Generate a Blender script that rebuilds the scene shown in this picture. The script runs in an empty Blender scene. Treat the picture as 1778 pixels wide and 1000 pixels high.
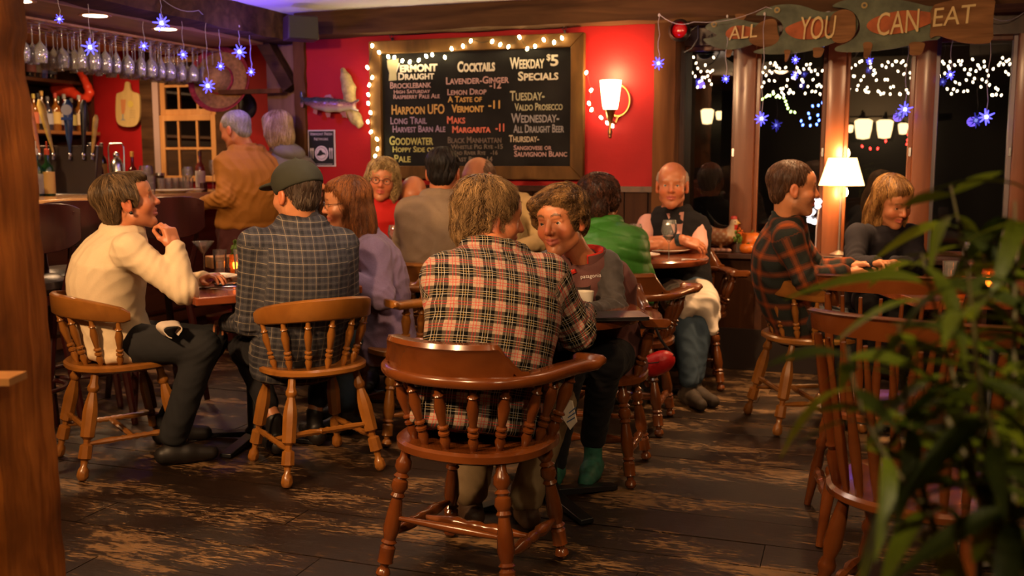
import bpy, bmesh, math, random
import numpy as np
from mathutils import Vector, Matrix

# ---------------------------------------------------------------- camera, world, light
SC = bpy.context.scene
COL = SC.collection
F, TH, A, H = 1729.0, math.radians(7.25), math.radians(19), 1.3
cA, sA = math.cos(A), math.sin(A)

def W(x, y):                       # camera-levelled ground coordinates -> room coordinates
    return (cA * x - sA * y, sA * x + cA * y)

cam_data = bpy.data.cameras.new('camera')
cam = bpy.data.objects.new('camera', cam_data)
COL.objects.link(cam)
cam.location = (0, 0, H)
cam.rotation_euler = (math.radians(90) - TH, 0, A)
cam_data.sensor_width = 36
cam_data.lens = F / 1778 * 36
cam_data.dof.use_dof = True
cam_data.dof.focus_distance = 3.4
cam_data.dof.aperture_fstop = 3.2
cam_data.clip_start = 0.05
SC.camera = cam

world = bpy.data.worlds.new('night')
world.use_nodes = True
world.node_tree.nodes['Background'].inputs[0].default_value = (0.006, 0.007, 0.012, 1)
world.node_tree.nodes['Background'].inputs[1].default_value = 0.25
SC.world = world

SC.view_settings.view_transform = 'Standard'
SC.view_settings.look = 'None'
SC.view_settings.gamma = 1
SC.view_settings.use_curve_mapping = False
SC.view_settings.exposure = -0.3
SC.cycles.use_denoising = True
SC.cycles.max_bounces = 8
SC.cycles.diffuse_bounces = 3
SC.cycles.glossy_bounces = 4
SC.cycles.transmission_bounces = 8
SC.cycles.transparent_max_bounces = 16
SC.cycles.sample_clamp_indirect = 4.0
SC.cycles.caustics_reflective = False
SC.cycles.caustics_refractive = False

def area(xc, yc, z, power, size=0.3, color=(1, .60, .30), target=None):
    d = bpy.data.lights.new('ceiling_or_fill_light', 'AREA')
    d.shape = 'DISK'; d.size = size; d.energy = power; d.color = color
    d.spread = math.radians(118)
    o = bpy.data.objects.new('ceiling_or_fill_light', d); COL.objects.link(o)
    x, y = W(xc, yc); o.location = (x, y, z)
    if target:
        tx, ty = W(target[0], target[1])
        v = Vector((tx - x, ty - y, target[2] - z))
        o.rotation_euler = v.to_track_quat('-Z', 'Y').to_euler()
    return o
WARM = (1, .58, .27)
area(-2.2, 1.7, 2.15, 62, .22, WARM, (-1.2, 4.2, 1.25))
area(-.97, 1.16, 2.15, 34, .15, WARM, (0.1, 3.6, 1.2))
area(1.3, 1.7, 2.15, 12, .14, WARM, (1.7, 4.2, 1.2))
for xc_, yc_, e_ in ((-.6, 3.5, 5), (.75, 4.15, 6), (-1.0, 4.9, 4)):  # unseen point lights added to brighten the ceiling
    d = bpy.data.lights.new('ceiling_fill_light', 'POINT'); d.energy = e_; d.color = (1, .62, .36); d.shadow_soft_size = .07
    o = bpy.data.objects.new('ceiling_fill_light', d); COL.objects.link(o); o.location = (*W(xc_, yc_), 2.10)
area(1.5, 4.6, 2.22, 9, .2, WARM, (1.5, 5.0, 0))
area(-1.5, 5.2, 2.22, 10, .2, WARM, (-1.4, 5.2, 0))
o = area(1.55, 5.2, 2.24, 15, .12, WARM, (1.55, 5.1, 0)); o.data.spread = math.radians(75)
o = area(-.3, 3.9, 1.98, 24, .3, (1, .78, .60)); o.rotation_euler = (math.pi, 0, 0)  # unseen up-facing fill, added to lift the ceiling strip
area(.85, .21, 2.2, 12, .14, (1, .72, .4), (.75, 1.2, 1.2))  # unseen light added to brighten the near plant

# ---------------------------------------------------------------- helpers: photo geometry
def ray(px, py):
    dx = (px - 889) / F; dz = -(py - 500) / F
    return dx, math.cos(TH) + dz * math.sin(TH), -math.sin(TH) + dz * math.cos(TH)
def pt(px, py, D):                 # camera-levelled point at forward distance D
    x, y, z = ray(px, py); t = D / y
    return (x * t, D, H + z * t)
def on_h(px, py, h):
    x, y, z = ray(px, py); t = (h - H) / z
    return (x * t, y * t, h)
def on_wall(px, py, V):            # room coordinates on the plane y=V
    x, y, z = ray(px, py); a, b = W(x, y); t = V / b
    return (a * t, V, H + z * t)
def PW(px, py, D):                 # room coordinates
    x, y, z = pt(px, py, D); a, b = W(x, y)
    return (a, b, z)
def HW(px, py, h):
    x, y, z = on_h(px, py, h); a, b = W(x, y)
    return (a, b, z)
# ---------------------------------------------------------------- materials
MATS = {}
def _base(name):
    m = bpy.data.materials.new(name); m.use_nodes = True
    nt = m.node_tree
    return m, nt, nt.nodes['Principled BSDF']
def N(nt, typ, **kw):
    n = nt.nodes.new(typ)
    for k, v in kw.items(): setattr(n, k, v)
    return n
def ramp(nt, stops, fac=None):
    r = N(nt, 'ShaderNodeValToRGB')
    e = r.color_ramp.elements
    while len(e) < len(stops): e.new(0.5)
    for i, (p, c) in enumerate(stops):
        e[i].position = p; e[i].color = (*c, 1) if len(c) == 3 else c
    if fac is not None: nt.links.new(fac, r.inputs[0])
    return r
def plain(name, color, rough=.5, metal=0, var=0.0, scale=8, bump=0.0, bscale=60, spec=.5, coat=0, trans=0, ior=1.45, alpha=1, sheen=0):
    if name in MATS: return MATS[name]
    m, nt, b = _base(name)
    b.inputs['Base Color'].default_value = (*color, 1)
    b.inputs['Roughness'].default_value = rough
    b.inputs['Metallic'].default_value = metal
    b.inputs['Specular IOR Level'].default_value = spec
    b.inputs['Coat Weight'].default_value = coat
    b.inputs['Coat Roughness'].default_value = .12
    b.inputs['Transmission Weight'].default_value = trans
    b.inputs['IOR'].default_value = ior
    b.inputs['Sheen Weight'].default_value = sheen
    tc = N(nt, 'ShaderNodeTexCoord')
    if var:
        n = N(nt, 'ShaderNodeTexNoise'); n.inputs['Scale'].default_value = scale; n.inputs['Detail'].default_value = 5
        nt.links.new(tc.outputs['Object'], n.inputs['Vector'])
        lo = tuple(max(0, v * (1 - var)) for v in color); hi = tuple(min(1, v * (1 + var)) for v in color)
        r = ramp(nt, [(.3, lo), (.7, hi)], n.outputs['Fac'])
        nt.links.new(r.outputs[0], b.inputs['Base Color'])
    if bump:
        n = N(nt, 'ShaderNodeTexNoise'); n.inputs['Scale'].default_value = bscale; n.inputs['Detail'].default_value = 4
        nt.links.new(tc.outputs['Object'], n.inputs['Vector'])
        bp = N(nt, 'ShaderNodeBump'); bp.inputs['Strength'].default_value = bump; bp.inputs['Distance'].default_value = .01
        nt.links.new(n.outputs['Fac'], bp.inputs['Height']); nt.links.new(bp.outputs[0], b.inputs['Normal'])
    MATS[name] = m
    return m
def wood(name, c1, c2, rough=.35, coat=.3, grain=(2, 30, 30), bump=.15, dirt=0.0, c3=None, spec=.4):
    if name in MATS: return MATS[name]
    m, nt, b = _base(name)
    tc = N(nt, 'ShaderNodeTexCoord'); mp = N(nt, 'ShaderNodeMapping')
    mp.inputs['Scale'].default_value = grain
    nt.links.new(tc.outputs['Object'], mp.inputs[0])
    n = N(nt, 'ShaderNodeTexNoise'); n.inputs['Scale'].default_value = 1.0; n.inputs['Detail'].default_value = 6; n.inputs['Distortion'].default_value = .6
    nt.links.new(mp.outputs[0], n.inputs['Vector'])
    r = ramp(nt, [(.3, c1), (.7, c2)], n.outputs['Fac'])
    out = r.outputs[0]
    if dirt:
        n2 = N(nt, 'ShaderNodeTexNoise'); n2.inputs['Scale'].default_value = 4; n2.inputs['Detail'].default_value = 8
        nt.links.new(tc.outputs['Object'], n2.inputs['Vector'])
        rr = ramp(nt, [(.45, (0, 0, 0)), (.7, (1, 1, 1))], n2.outputs['Fac'])
        mx = N(nt, 'ShaderNodeMix', data_type='RGBA')
        ml = N(nt, 'ShaderNodeMath', operation='MULTIPLY'); ml.inputs[1].default_value = dirt
        nt.links.new(rr.outputs[0], ml.inputs[0]); nt.links.new(ml.outputs[0], mx.inputs[0])
        nt.links.new(out, mx.inputs[6]); mx.inputs[7].default_value = (*(c3 or tuple(v * .3 for v in c1)), 1)
        out = mx.outputs[2]
    nt.links.new(out, b.inputs['Base Color'])
    b.inputs['Roughness'].default_value = rough; b.inputs['Specular IOR Level'].default_value = .12 if rough > .55 else spec
    b.inputs['Coat Weight'].default_value = coat; b.inputs['Coat Roughness'].default_value = .15
    if bump:
        bp = N(nt, 'ShaderNodeBump'); bp.inputs['Strength'].default_value = bump; bp.inputs['Distance'].default_value = .004
        nt.links.new(n.outputs['Fac'], bp.inputs['Height']); nt.links.new(bp.outputs[0], b.inputs['Normal'])
    MATS[name] = m
    return m
def glow(name, color, strength, sample=True):
    if name in MATS: return MATS[name]
    m, nt, b = _base(name)
    nt.nodes.remove(b)
    e = N(nt, 'ShaderNodeEmission'); e.inputs[0].default_value = (*color, 1); e.inputs[1].default_value = strength
    nt.links.new(e.outputs[0], nt.nodes['Material Output'].inputs[0])
    if not sample: m.cycles.emission_sampling = 'NONE'
    MATS[name] = m
    return m
def glassy(name, color=(1, 1, 1), mixf=.12, rough=.02, haze=0):
    """thin clear glass: transparent with a fresnel-weighted reflection"""
    if name in MATS: return MATS[name]
    m, nt, b = _base(name)
    nt.nodes.remove(b)
    t = N(nt, 'ShaderNodeBsdfTransparent'); t.inputs[0].default_value = (*color, 1)
    g = N(nt, 'ShaderNodeBsdfGlossy'); g.inputs['Roughness'].default_value = rough
    lw = N(nt, 'ShaderNodeLayerWeight'); lw.inputs[0].default_value = .25
    ad = N(nt, 'ShaderNodeMath', operation='ADD'); ad.use_clamp = True; ad.inputs[1].default_value = mixf
    nt.links.new(lw.outputs['Fresnel'], ad.inputs[0])
    mx = N(nt, 'ShaderNodeMixShader')
    nt.links.new(ad.outputs[0], mx.inputs[0]); nt.links.new(t.outputs[0], mx.inputs[1]); nt.links.new(g.outputs[0], mx.inputs[2])
    out = mx.outputs[0]
    if haze:
        df = N(nt, 'ShaderNodeBsdfDiffuse'); df.inputs[0].default_value = (.9, .88, .85, 1); m2 = N(nt, 'ShaderNodeMixShader'); m2.inputs[0].default_value = haze
        nt.links.new(out, m2.inputs[1]); nt.links.new(df.outputs[0], m2.inputs[2]); out = m2.outputs[0]
    nt.links.new(out, nt.nodes['Material Output'].inputs[0])
    MATS[name] = m
    return m

# ---------------------------------------------------------------- object helpers
def tag(o, label=None, cat=None, group=None, kind=None):
    if label: o['label'] = label
    if cat: o['category'] = cat
    if group: o['group'] = group
    if kind: o['kind'] = kind
    return o
def thing(name, label, cat, loc=(0, 0, 0), rotz=0, group=None):
    o = bpy.data.objects.new(name, None); COL.objects.link(o)
    o.empty_display_size = .1
    o.location = loc; o.rotation_euler = (0, 0, rotz)
    return tag(o, label, cat, group)
def link_mesh(name, me, mat=None, parent=None, smooth=None):
    if mat is not None and not me.materials:
        for mm in (mat if isinstance(mat, (list, tuple)) else [mat]): me.materials.append(mm)
    o = bpy.data.objects.new(name, me); COL.objects.link(o)
    if parent is not None: o.parent = parent
    return o
def obj(name, bm, mat=None, parent=None, smooth=40, bevel=0):
    me = bpy.data.meshes.new(name)
    if smooth:
        bm.normal_update()
        for f in bm.faces: f.smooth = True
        lim = math.radians(smooth)
        for e in bm.edges:
            if len(e.link_faces) == 2 and e.calc_face_angle(0) > lim: e.smooth = False
    bm.to_mesh(me); bm.free()
    o = link_mesh(name, me, mat, parent)
    if bevel:
        md = o.modifiers.new('bevel', 'BEVEL'); md.width = bevel; md.segments = 2; md.limit_method = 'ANGLE'
    return o
def nm(loc=(0, 0, 0), rot=None):
    return Matrix.Translation(loc) @ (rot.to_4x4() if rot is not None else Matrix.Identity(4))
def box(bm, c, sz, M=None, taper=1.0, mi=0):
    vs = []
    for z in (-.5, .5):
        t = taper if z > 0 else 1
        for x, y in ((-.5, -.5), (.5, -.5), (.5, .5), (-.5, .5)):
            v = Vector((c[0] + x * sz[0] * t, c[1] + y * sz[1] * t, c[2] + z * sz[2]))
            vs.append(bm.verts.new(M @ v if M else v))
    for f in ((0, 3, 2, 1), (4, 5, 6, 7), (0, 1, 5, 4), (1, 2, 6, 5), (2, 3, 7, 6), (3, 0, 4, 7)):
        fc = bm.faces.new([vs[i] for i in f]); fc.material_index = mi
    return vs
def ortho(d):
    d = Vector(d).normalized()
    a = Vector((0, 0, 1)) if abs(d.z) < .9 else Vector((1, 0, 0))
    x = a.cross(d).normalized(); y = d.cross(x)
    return x, y, d
def turned(bm, p0, p1, prof, seg=12, mi=0, facet=None):
    """lathe profile [(t 0..1, r)] from p0 to p1"""
    p0, p1 = Vector(p0), Vector(p1); x, y, d = ortho(p1 - p0); L = (p1 - p0).length
    rings = []
    for t, r in prof:
        c = p0 + d * L * t
        rings.append([bm.verts.new(c + x * r * math.cos(2 * math.pi * i / seg) + y * r * math.sin(2 * math.pi * i / seg)) for i in range(seg)])
    for a, b in zip(rings, rings[1:]):
        for i in range(seg):
            f = bm.faces.new((a[i], a[(i + 1) % seg], b[(i + 1) % seg], b[i])); f.material_index = mi
    f = bm.faces.new(rings[0][::-1]); f.material_index = mi
    f = bm.faces.new(rings[-1]); f.material_index = mi
def lathe(bm, prof, c=(0, 0, 0), seg=20, mi=0, close=True, M=None):
    """profile [(r, z)] around z"""
    rings = []
    for r, z in prof:
        ring = []
        for i in range(seg):
            a = 2 * math.pi * i / seg
            v = Vector((c[0] + r * math.cos(a), c[1] + r * math.sin(a), c[2] + z))
            ring.append(bm.verts.new(M @ v if M else v))
        rings.append(ring)
    for a, b in zip(rings, rings[1:]):
        for i in range(seg):
            f = bm.faces.new((a[i], a[(i + 1) % seg], b[(i + 1) % seg], b[i])); f.material_index = mi
    if close:
        if prof[0][0] > 1e-5: bm.faces.new(rings[0][::-1]).material_index = mi
        if prof[-1][0] > 1e-5: bm.faces.new(rings[-1]).material_index = mi
def tube(bm, pts, r, seg=8, mi=0, closed=False):
    pts = [Vector(p) for p in pts]; n = len(pts)
    rad = r if isinstance(r, (list, tuple)) else [r] * n
    rings = []; up = None
    for i, p in enumerate(pts):
        d = (pts[(i + 1) % n] - pts[i - 1]) if closed else (pts[min(i + 1, n - 1)] - pts[max(i - 1, 0)])
        if d.length < 1e-9: d = Vector((0, 0, 1))
        d.normalize()
        if up is None: x, y, _ = ortho(d)
        else:
            x = (up - d * up.dot(d))
            x = x.normalized() if x.length > 1e-6 else ortho(d)[0]
            y = d.cross(x)
        up = x
        rings.append([bm.verts.new(p + x * rad[i] * math.cos(2 * math.pi * k / seg) + y * rad[i] * math.sin(2 * math.pi * k / seg)) for k in range(seg)])
    pr = list(zip(rings, rings[1:])) + ([(rings[-1], rings[0])] if closed else [])
    for a, b in pr:
        for k in range(seg):
            bm.faces.new((a[k], a[(k + 1) % seg], b[(k + 1) % seg], b[k])).material_index = mi
    if not closed:
        bm.faces.new(rings[0][::-1]).material_index = mi; bm.faces.new(rings[-1]).material_index = mi
def prism(bm, outline, z0, z1, M=None, mi=0, zf=None):
    """extrude 2-D outline between z0 and z1"""
    lo = []; hi = []
    for (x, y) in outline:
        a = Vector((x, y, z0)); b = Vector((x, y, z1 + (zf(x, y) if zf else 0)))
        lo.append(bm.verts.new(M @ a if M else a)); hi.append(bm.verts.new(M @ b if M else b))
    n = len(outline)
    bm.faces.new(lo[::-1]).material_index = mi; bm.faces.new(hi).material_index = mi
    for i in range(n):
        bm.faces.new((lo[i], lo[(i + 1) % n], hi[(i + 1) % n], hi[i])).material_index = mi
def ball(bm, c, r, u=12, v=8, mi=0, sc=(1, 1, 1), M=None):
    lathe_pts = [(math.sin(math.pi * i / v), -math.cos(math.pi * i / v)) for i in range(v + 1)]
    rings = []
    for rr, z in lathe_pts:
        if rr < 1e-6:
            p = Vector((c[0], c[1], c[2] + z * r * sc[2])); rings.append([bm.verts.new(M @ p if M else p)])
        else:
            rg = []
            for k in range(u):
                a = 2 * math.pi * k / u
                p = Vector((c[0] + rr * r * sc[0] * math.cos(a), c[1] + rr * r * sc[1] * math.sin(a), c[2] + z * r * sc[2]))
                rg.append(bm.verts.new(M @ p if M else p))
            rings.append(rg)
    for a, b in zip(rings, rings[1:]):
        for k in range(u):
            k2 = (k + 1) % u
            if len(a) == 1: f = bm.faces.new((a[0], b[k2], b[k]))
            elif len(b) == 1: f = bm.faces.new((a[k], a[k2], b[0]))
            else: f = bm.faces.new((a[k], a[k2], b[k2], b[k]))
            f.material_index = mi
def dup(root, loc, rotz, label=None, group=None):
    r = root.copy(); COL.objects.link(r); r.location = loc; r.rotation_euler = (0, 0, rotz)
    if label: r['label'] = label
    if group: r['group'] = group
    for ch in root.children:
        c = ch.copy(); COL.objects.link(c); c.parent = r
        for g in ch.children:
            d = g.copy(); COL.objects.link(d); d.parent = c
    return r
def text(name, s, size, mat, parent, loc, rot=(math.pi / 2, 0, 0), small=None, ext=.0006, align='LEFT', sx=1.0, shear=0, offs=0):
    o = _text(name, s, size, mat, parent, loc, rot, small, ext, align, sx, shear, offs)
    return o
def _text(name, s, size, mat, parent, loc, rot, small, ext, align, sx, shear, offs):
    cu = bpy.data.curves.new(name, 'FONT'); cu.body = s; cu.size = size; cu.extrude = ext
    cu.align_x = align; cu.shear = shear; cu.offset = offs
    cu.resolution_u = 3
    if small:
        cu.small_caps_scale = small
        for i in range(len(s)): cu.body_format[i].use_small_caps = True
    cu.materials.append(mat)
    tmp = bpy.data.objects.new('tmp_text', cu); COL.objects.link(tmp)
    bpy.context.view_layer.update()
    me = bpy.data.meshes.new_from_object(tmp.evaluated_get(bpy.context.evaluated_depsgraph_get()))
    bpy.data.objects.remove(tmp)
    if not me.materials: me.materials.append(mat)
    o = bpy.data.objects.new(name, me); COL.objects.link(o); o.parent = parent
    o.location = loc; o.rotation_euler = rot; o.scale = (sx, 1, 1)
    return o

# ---------------------------------------------------------------- implicit-surface modeller for bodies, cloth, fruit, birds
class Field:
    def __init__(s): s.pr = []
    def _add(s, fn, c, R, op, k): s.pr.append((fn, np.array(c, np.float32), R, op, k)); return s
    def cone(s, a, b, ra, rb, k=.02, op='u'):
        a = np.array(a, np.float32); b = np.array(b, np.float32); ab = b - a; L2 = float(ab @ ab) + 1e-12
        def fn(p):
            q = p - a; t = np.clip((q @ ab) / L2, 0, 1)
            return np.linalg.norm(q - t[..., None] * ab, axis=-1) - (ra + (rb - ra) * t)
        return s._add(fn, (a + b) / 2, math.sqrt(L2) / 2 + max(ra, rb), op, k)
    def ball(s, c, r, k=.02, op='u'): return s.cone(c, c, r, r, k, op)
    def ell(s, c, r, R=None, k=.02, op='u'):
        c = np.array(c, np.float32); r = np.array(r, np.float32); Rm = None if R is None else np.array(R, np.float32)
        def fn(p):
            q = p - c
            if Rm is not None: q = q @ Rm
            k0 = np.linalg.norm(q / r, axis=-1); k1 = np.linalg.norm(q / (r * r), axis=-1) + 1e-6
            return k0 * (k0 - 1) / k1
        return s._add(fn, c, float(max(r)), op, k)
    def box(s, c, h, rad, R=None, k=.01, op='u'):
        c = np.array(c, np.float32); h = np.array(h, np.float32) - rad; Rm = None if R is None else np.array(R, np.float32)
        def fn(p):
            q = p - c
            if Rm is not None: q = q @ Rm
            q = np.abs(q) - h
            return np.linalg.norm(np.maximum(q, 0), axis=-1) + np.minimum(q.max(-1), 0) - rad
        return s._add(fn, c, float(np.linalg.norm(h)) + rad, op, k)
    def torso(s, p0, p1, side, prof, bow=0.0, k=.03, op='u'):
        """prof [(t, half width, half depth)], bow pushes the middle backwards"""
        p0 = np.array(p0, np.float32); p1 = np.array(p1, np.float32); L = float(np.linalg.norm(p1 - p0)); u = (p1 - p0) / L
        sd = np.array(side, np.float32); sd = sd - u * (sd @ u); sd /= np.linalg.norm(sd); fr = np.cross(u, sd)
        T = np.array([q[0] for q in prof]); WA = np.array([q[1] for q in prof]); DB = np.array([q[2] for q in prof])
        def fn(p):
            q = p - p0; t = (q @ u) / L; tc = np.clip(t, T[0], T[-1])
            a = np.interp(tc, T, WA).astype(np.float32); b = np.interp(tc, T, DB).astype(np.float32)
            f = q @ fr + bow * 4 * np.clip(tc, 0, 1) * (1 - np.clip(tc, 0, 1)); x = q @ sd
            rr = np.sqrt((x / a) ** 2 + (f / b) ** 2) + 1e-6
            d = (rr - 1) * np.minimum(a, b) * (1 + .35 * np.clip(np.abs(x) / a, 0, 1))
            e = np.abs(t - tc) * L
            rc = .04
            return np.where(e > 0, np.sqrt(np.maximum(d + rc, 0) ** 2 + e * e) - rc, d)
        return s._add(fn, (p0 + p1) / 2, L * .75 + float(WA.max()), op, k)
    def plane(s, o, n, k=.01):        # cuts away the side the normal points to
        o = np.array(o, np.float32); n = np.array(n, np.float32); n = n / np.linalg.norm(n)
        def fn(p): return -((p - o) @ n)
        return s._add(fn, o, 9., 's', k)
    def __call__(s, p, sel=None):
        d = np.full(p.shape[:-1], 1.0, np.float32)
        for fn, c, R, op, k in s.pr:
            v = fn(p)
            if op == 'u':
                h = np.clip(.5 + .5 * (d - v) / k, 0, 1); d = d + (v - d) * h - k * h * (1 - h)
            else:
                v = -v
                h = np.clip(.5 - .5 * (d - v) / k, 0, 1); d = d + (v - d) * h + k * h * (1 - h)
        return d
    def bounds(s):
        lo = np.min([c - R for f, c, R, op, k in s.pr if op == 'u'], axis=0); hi = np.max([c + R for f, c, R, op, k in s.pr if op == 'u'], axis=0)
        return lo, hi
    def mesh(s, h):
        lo, hi = s.bounds(); B = 8
        lo = lo - 2 * h; nb = np.ceil((hi - lo + 2 * h) / (B * h)).astype(int) + 1
        n = nb * B
        G = np.ones(n, np.float32)
        bi = np.stack(np.meshgrid(*[np.arange(v) for v in nb], indexing='ij'), -1).reshape(-1, 3)
        ctr = (lo + (bi * B + (B - 1) / 2) * h).astype(np.float32)
        dc = s(ctr); half = B * h * .87
        act = np.abs(dc) < half * 1.6 + .02
        G4 = G.reshape(nb[0], B, nb[1], B, nb[2], B).transpose(0, 2, 4, 1, 3, 5).reshape(-1, B, B, B).copy()
        G4[dc < 0] = -1
        ai = np.nonzero(act)[0]
        off = (np.stack(np.meshgrid(np.arange(B), np.arange(B), np.arange(B), indexing='ij'), -1) * h).astype(np.float32).reshape(-1, 3)
        base = (lo + bi[ai] * B * h).astype(np.float32)
        P = base[:, None, :] + off[None]
        D = np.full(P.shape[:2], 1.0, np.float32); cc = ctr[ai]
        for fn, c, R, op, k in s.pr:
            m = np.linalg.norm(cc - c, axis=1) < R + half + k + .012
            if not m.any(): continue
            v = fn(P[m]); d = D[m]
            if op == 'u':
                hh = np.clip(.5 + .5 * (d - v) / k, 0, 1); D[m] = d + (v - d) * hh - k * hh * (1 - hh)
            else:
                v = -v
                hh = np.clip(.5 - .5 * (d - v) / k, 0, 1); D[m] = d + (v - d) * hh + k * hh * (1 - hh)
        G4[ai] = D.reshape(-1, B, B, B)
        G = G4.reshape(nb[0], nb[1], nb[2], B, B, B).transpose(0, 3, 1, 4, 2, 5).reshape(n)
        return surface_nets(G, lo, h)
def surface_nets(G, lo, h):
    S = G < 0
    nx, ny, nz = G.shape
    cnt = np.zeros((nx - 1, ny - 1, nz - 1), np.int8)
    cs = [(i, j, k) for i in (0, 1) for j in (0, 1) for k in (0, 1)]
    for i, j, k in cs: cnt += S[i:nx - 1 + i, j:ny - 1 + j, k:nz - 1 + k]
    cell = np.argwhere((cnt > 0) & (cnt < 8))
    idx = -np.ones(cnt.shape, np.int32); idx[tuple(cell.T)] = np.arange(len(cell))
    vals = {c: G[cell[:, 0] + c[0], cell[:, 1] + c[1], cell[:, 2] + c[2]] for c in cs}
    acc = np.zeros((len(cell), 3), np.float32); num = np.zeros(len(cell), np.float32)
    for c in cs:
        for ax in range(3):
            if c[ax] == 0:
                d = list(c); d[ax] = 1; d = tuple(d)
                a, b = vals[c], vals[d]; m = (a < 0) != (b < 0)
                t = np.where(m, a / np.where(m, a - b, 1), 0)
                p = np.tile(np.array(c, np.float32), (len(cell), 1)); p[:, ax] = t
                acc += p * m[:, None]; num += m
    V = lo + (cell + acc / num[:, None]) * h
    Q = []
    for ax in range(3):
        a = S; sl0 = [slice(None)] * 3; sl1 = [slice(None)] * 3; sl0[ax] = slice(0, -1); sl1[ax] = slice(1, None)
        e = np.argwhere(S[tuple(sl0)] != S[tuple(sl1)])
        o1, o2 = (ax + 1) % 3, (ax + 2) % 3
        e = e[(e[:, o1] > 0) & (e[:, o2] > 0) & (e[:, o1] < G.shape[o1] - 1) & (e[:, o2] < G.shape[o2] - 1)]
        inside = S[tuple(e.T)]
        def at(d1, d2):
            q = e.copy(); q[:, o1] -= d1; q[:, o2] -= d2
            return idx[tuple(q.T)]
        q = np.stack([at(1, 1), at(0, 1), at(0, 0), at(1, 0)], 1)
        q[~inside] = q[~inside][:, ::-1]
        Q.append(q)
    Q = np.concatenate(Q); Q = Q[(Q >= 0).all(1)]
    return V.astype(np.float32), Q
def np_mesh(name, V, Q):
    me = bpy.data.meshes.new(name); k = Q.shape[1]
    me.vertices.add(len(V)); me.vertices.foreach_set('co', np.ascontiguousarray(V, np.float32).ravel())
    me.loops.add(Q.size); me.loops.foreach_set('vertex_index', Q.astype(np.int32).ravel())
    me.polygons.add(len(Q)); me.polygons.foreach_set('loop_start', np.arange(0, Q.size, k, dtype=np.int32))
    me.polygons.foreach_set('use_smooth', np.ones(len(Q), bool))
    me.update(calc_edges=True)
    return me
def attr(me, name, data, typ='FLOAT_VECTOR'):
    a = me.attributes.new(name, typ, 'POINT')
    key = {'FLOAT_VECTOR': 'vector', 'FLOAT_COLOR': 'color', 'FLOAT': 'value'}[typ]
    a.data.foreach_set(key, np.ascontiguousarray(data, np.float32).ravel())
def vnormals(me):
    n = np.empty(len(me.vertices) * 3, np.float32); me.vertices.foreach_get('normal', n); return n.reshape(-1, 3)
# ---------------------------------------------------------------- materials shared
M_beam = wood('old beam', (.035, .016, .008), (.10, .05, .022), .75, 0, (1.5, 14, 14), .6)
M_beam2 = wood('old post', (.06, .024, .008), (.16, .066, .022), .8, 0, (9, 9, 1.2), .7)
M_post_near = wood('hewn post', (.24, .066, .009), (.52, .165, .026), .85, 0, (40, 40, 5), 1.0, .8, (.05, .012, .003))
M_red = plain('red painted plaster', (.35, .009, .011), .62, spec=.25, var=.12, scale=3, bump=.12, bscale=45)
M_ceil = plain('white ceiling paint', (.90, .87, .85), .8, var=.05, scale=2)
M_dark = plain('dark wall', (.030, .014, .010), .7, var=.3, scale=3)
M_wains = wood('wainscot boards', (.030, .010, .004), (.065, .024, .009), .6, 0, (14, 14, 1.2), .3)
M_frame = wood('window frame wood', (.13, .036, .011), (.24, .072, .020), .42, .25, (14, 14, 1.3), .2)
M_pine = wood('pine sash', (.42, .19, .06), (.60, .30, .10), .45, .2, (12, 12, 1.2), .1)
M_dkwood = wood('dark stained wood', (.035, .012, .006), (.09, .032, .014), .35, .3, (10, 2, 10), .15)
M_pane = glassy('window glass', (.96, .97, .98), .05, .0)
M_black = plain('black enamel', (.008, .008, .009), .35)
M_brass = plain('aged brass', (.42, .24, .08), .35, 1)
M_steel = plain('brushed steel', (.55, .55, .56), .25, 1)
M_white = plain('white enamel', (.75, .73, .70), .35)

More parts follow.
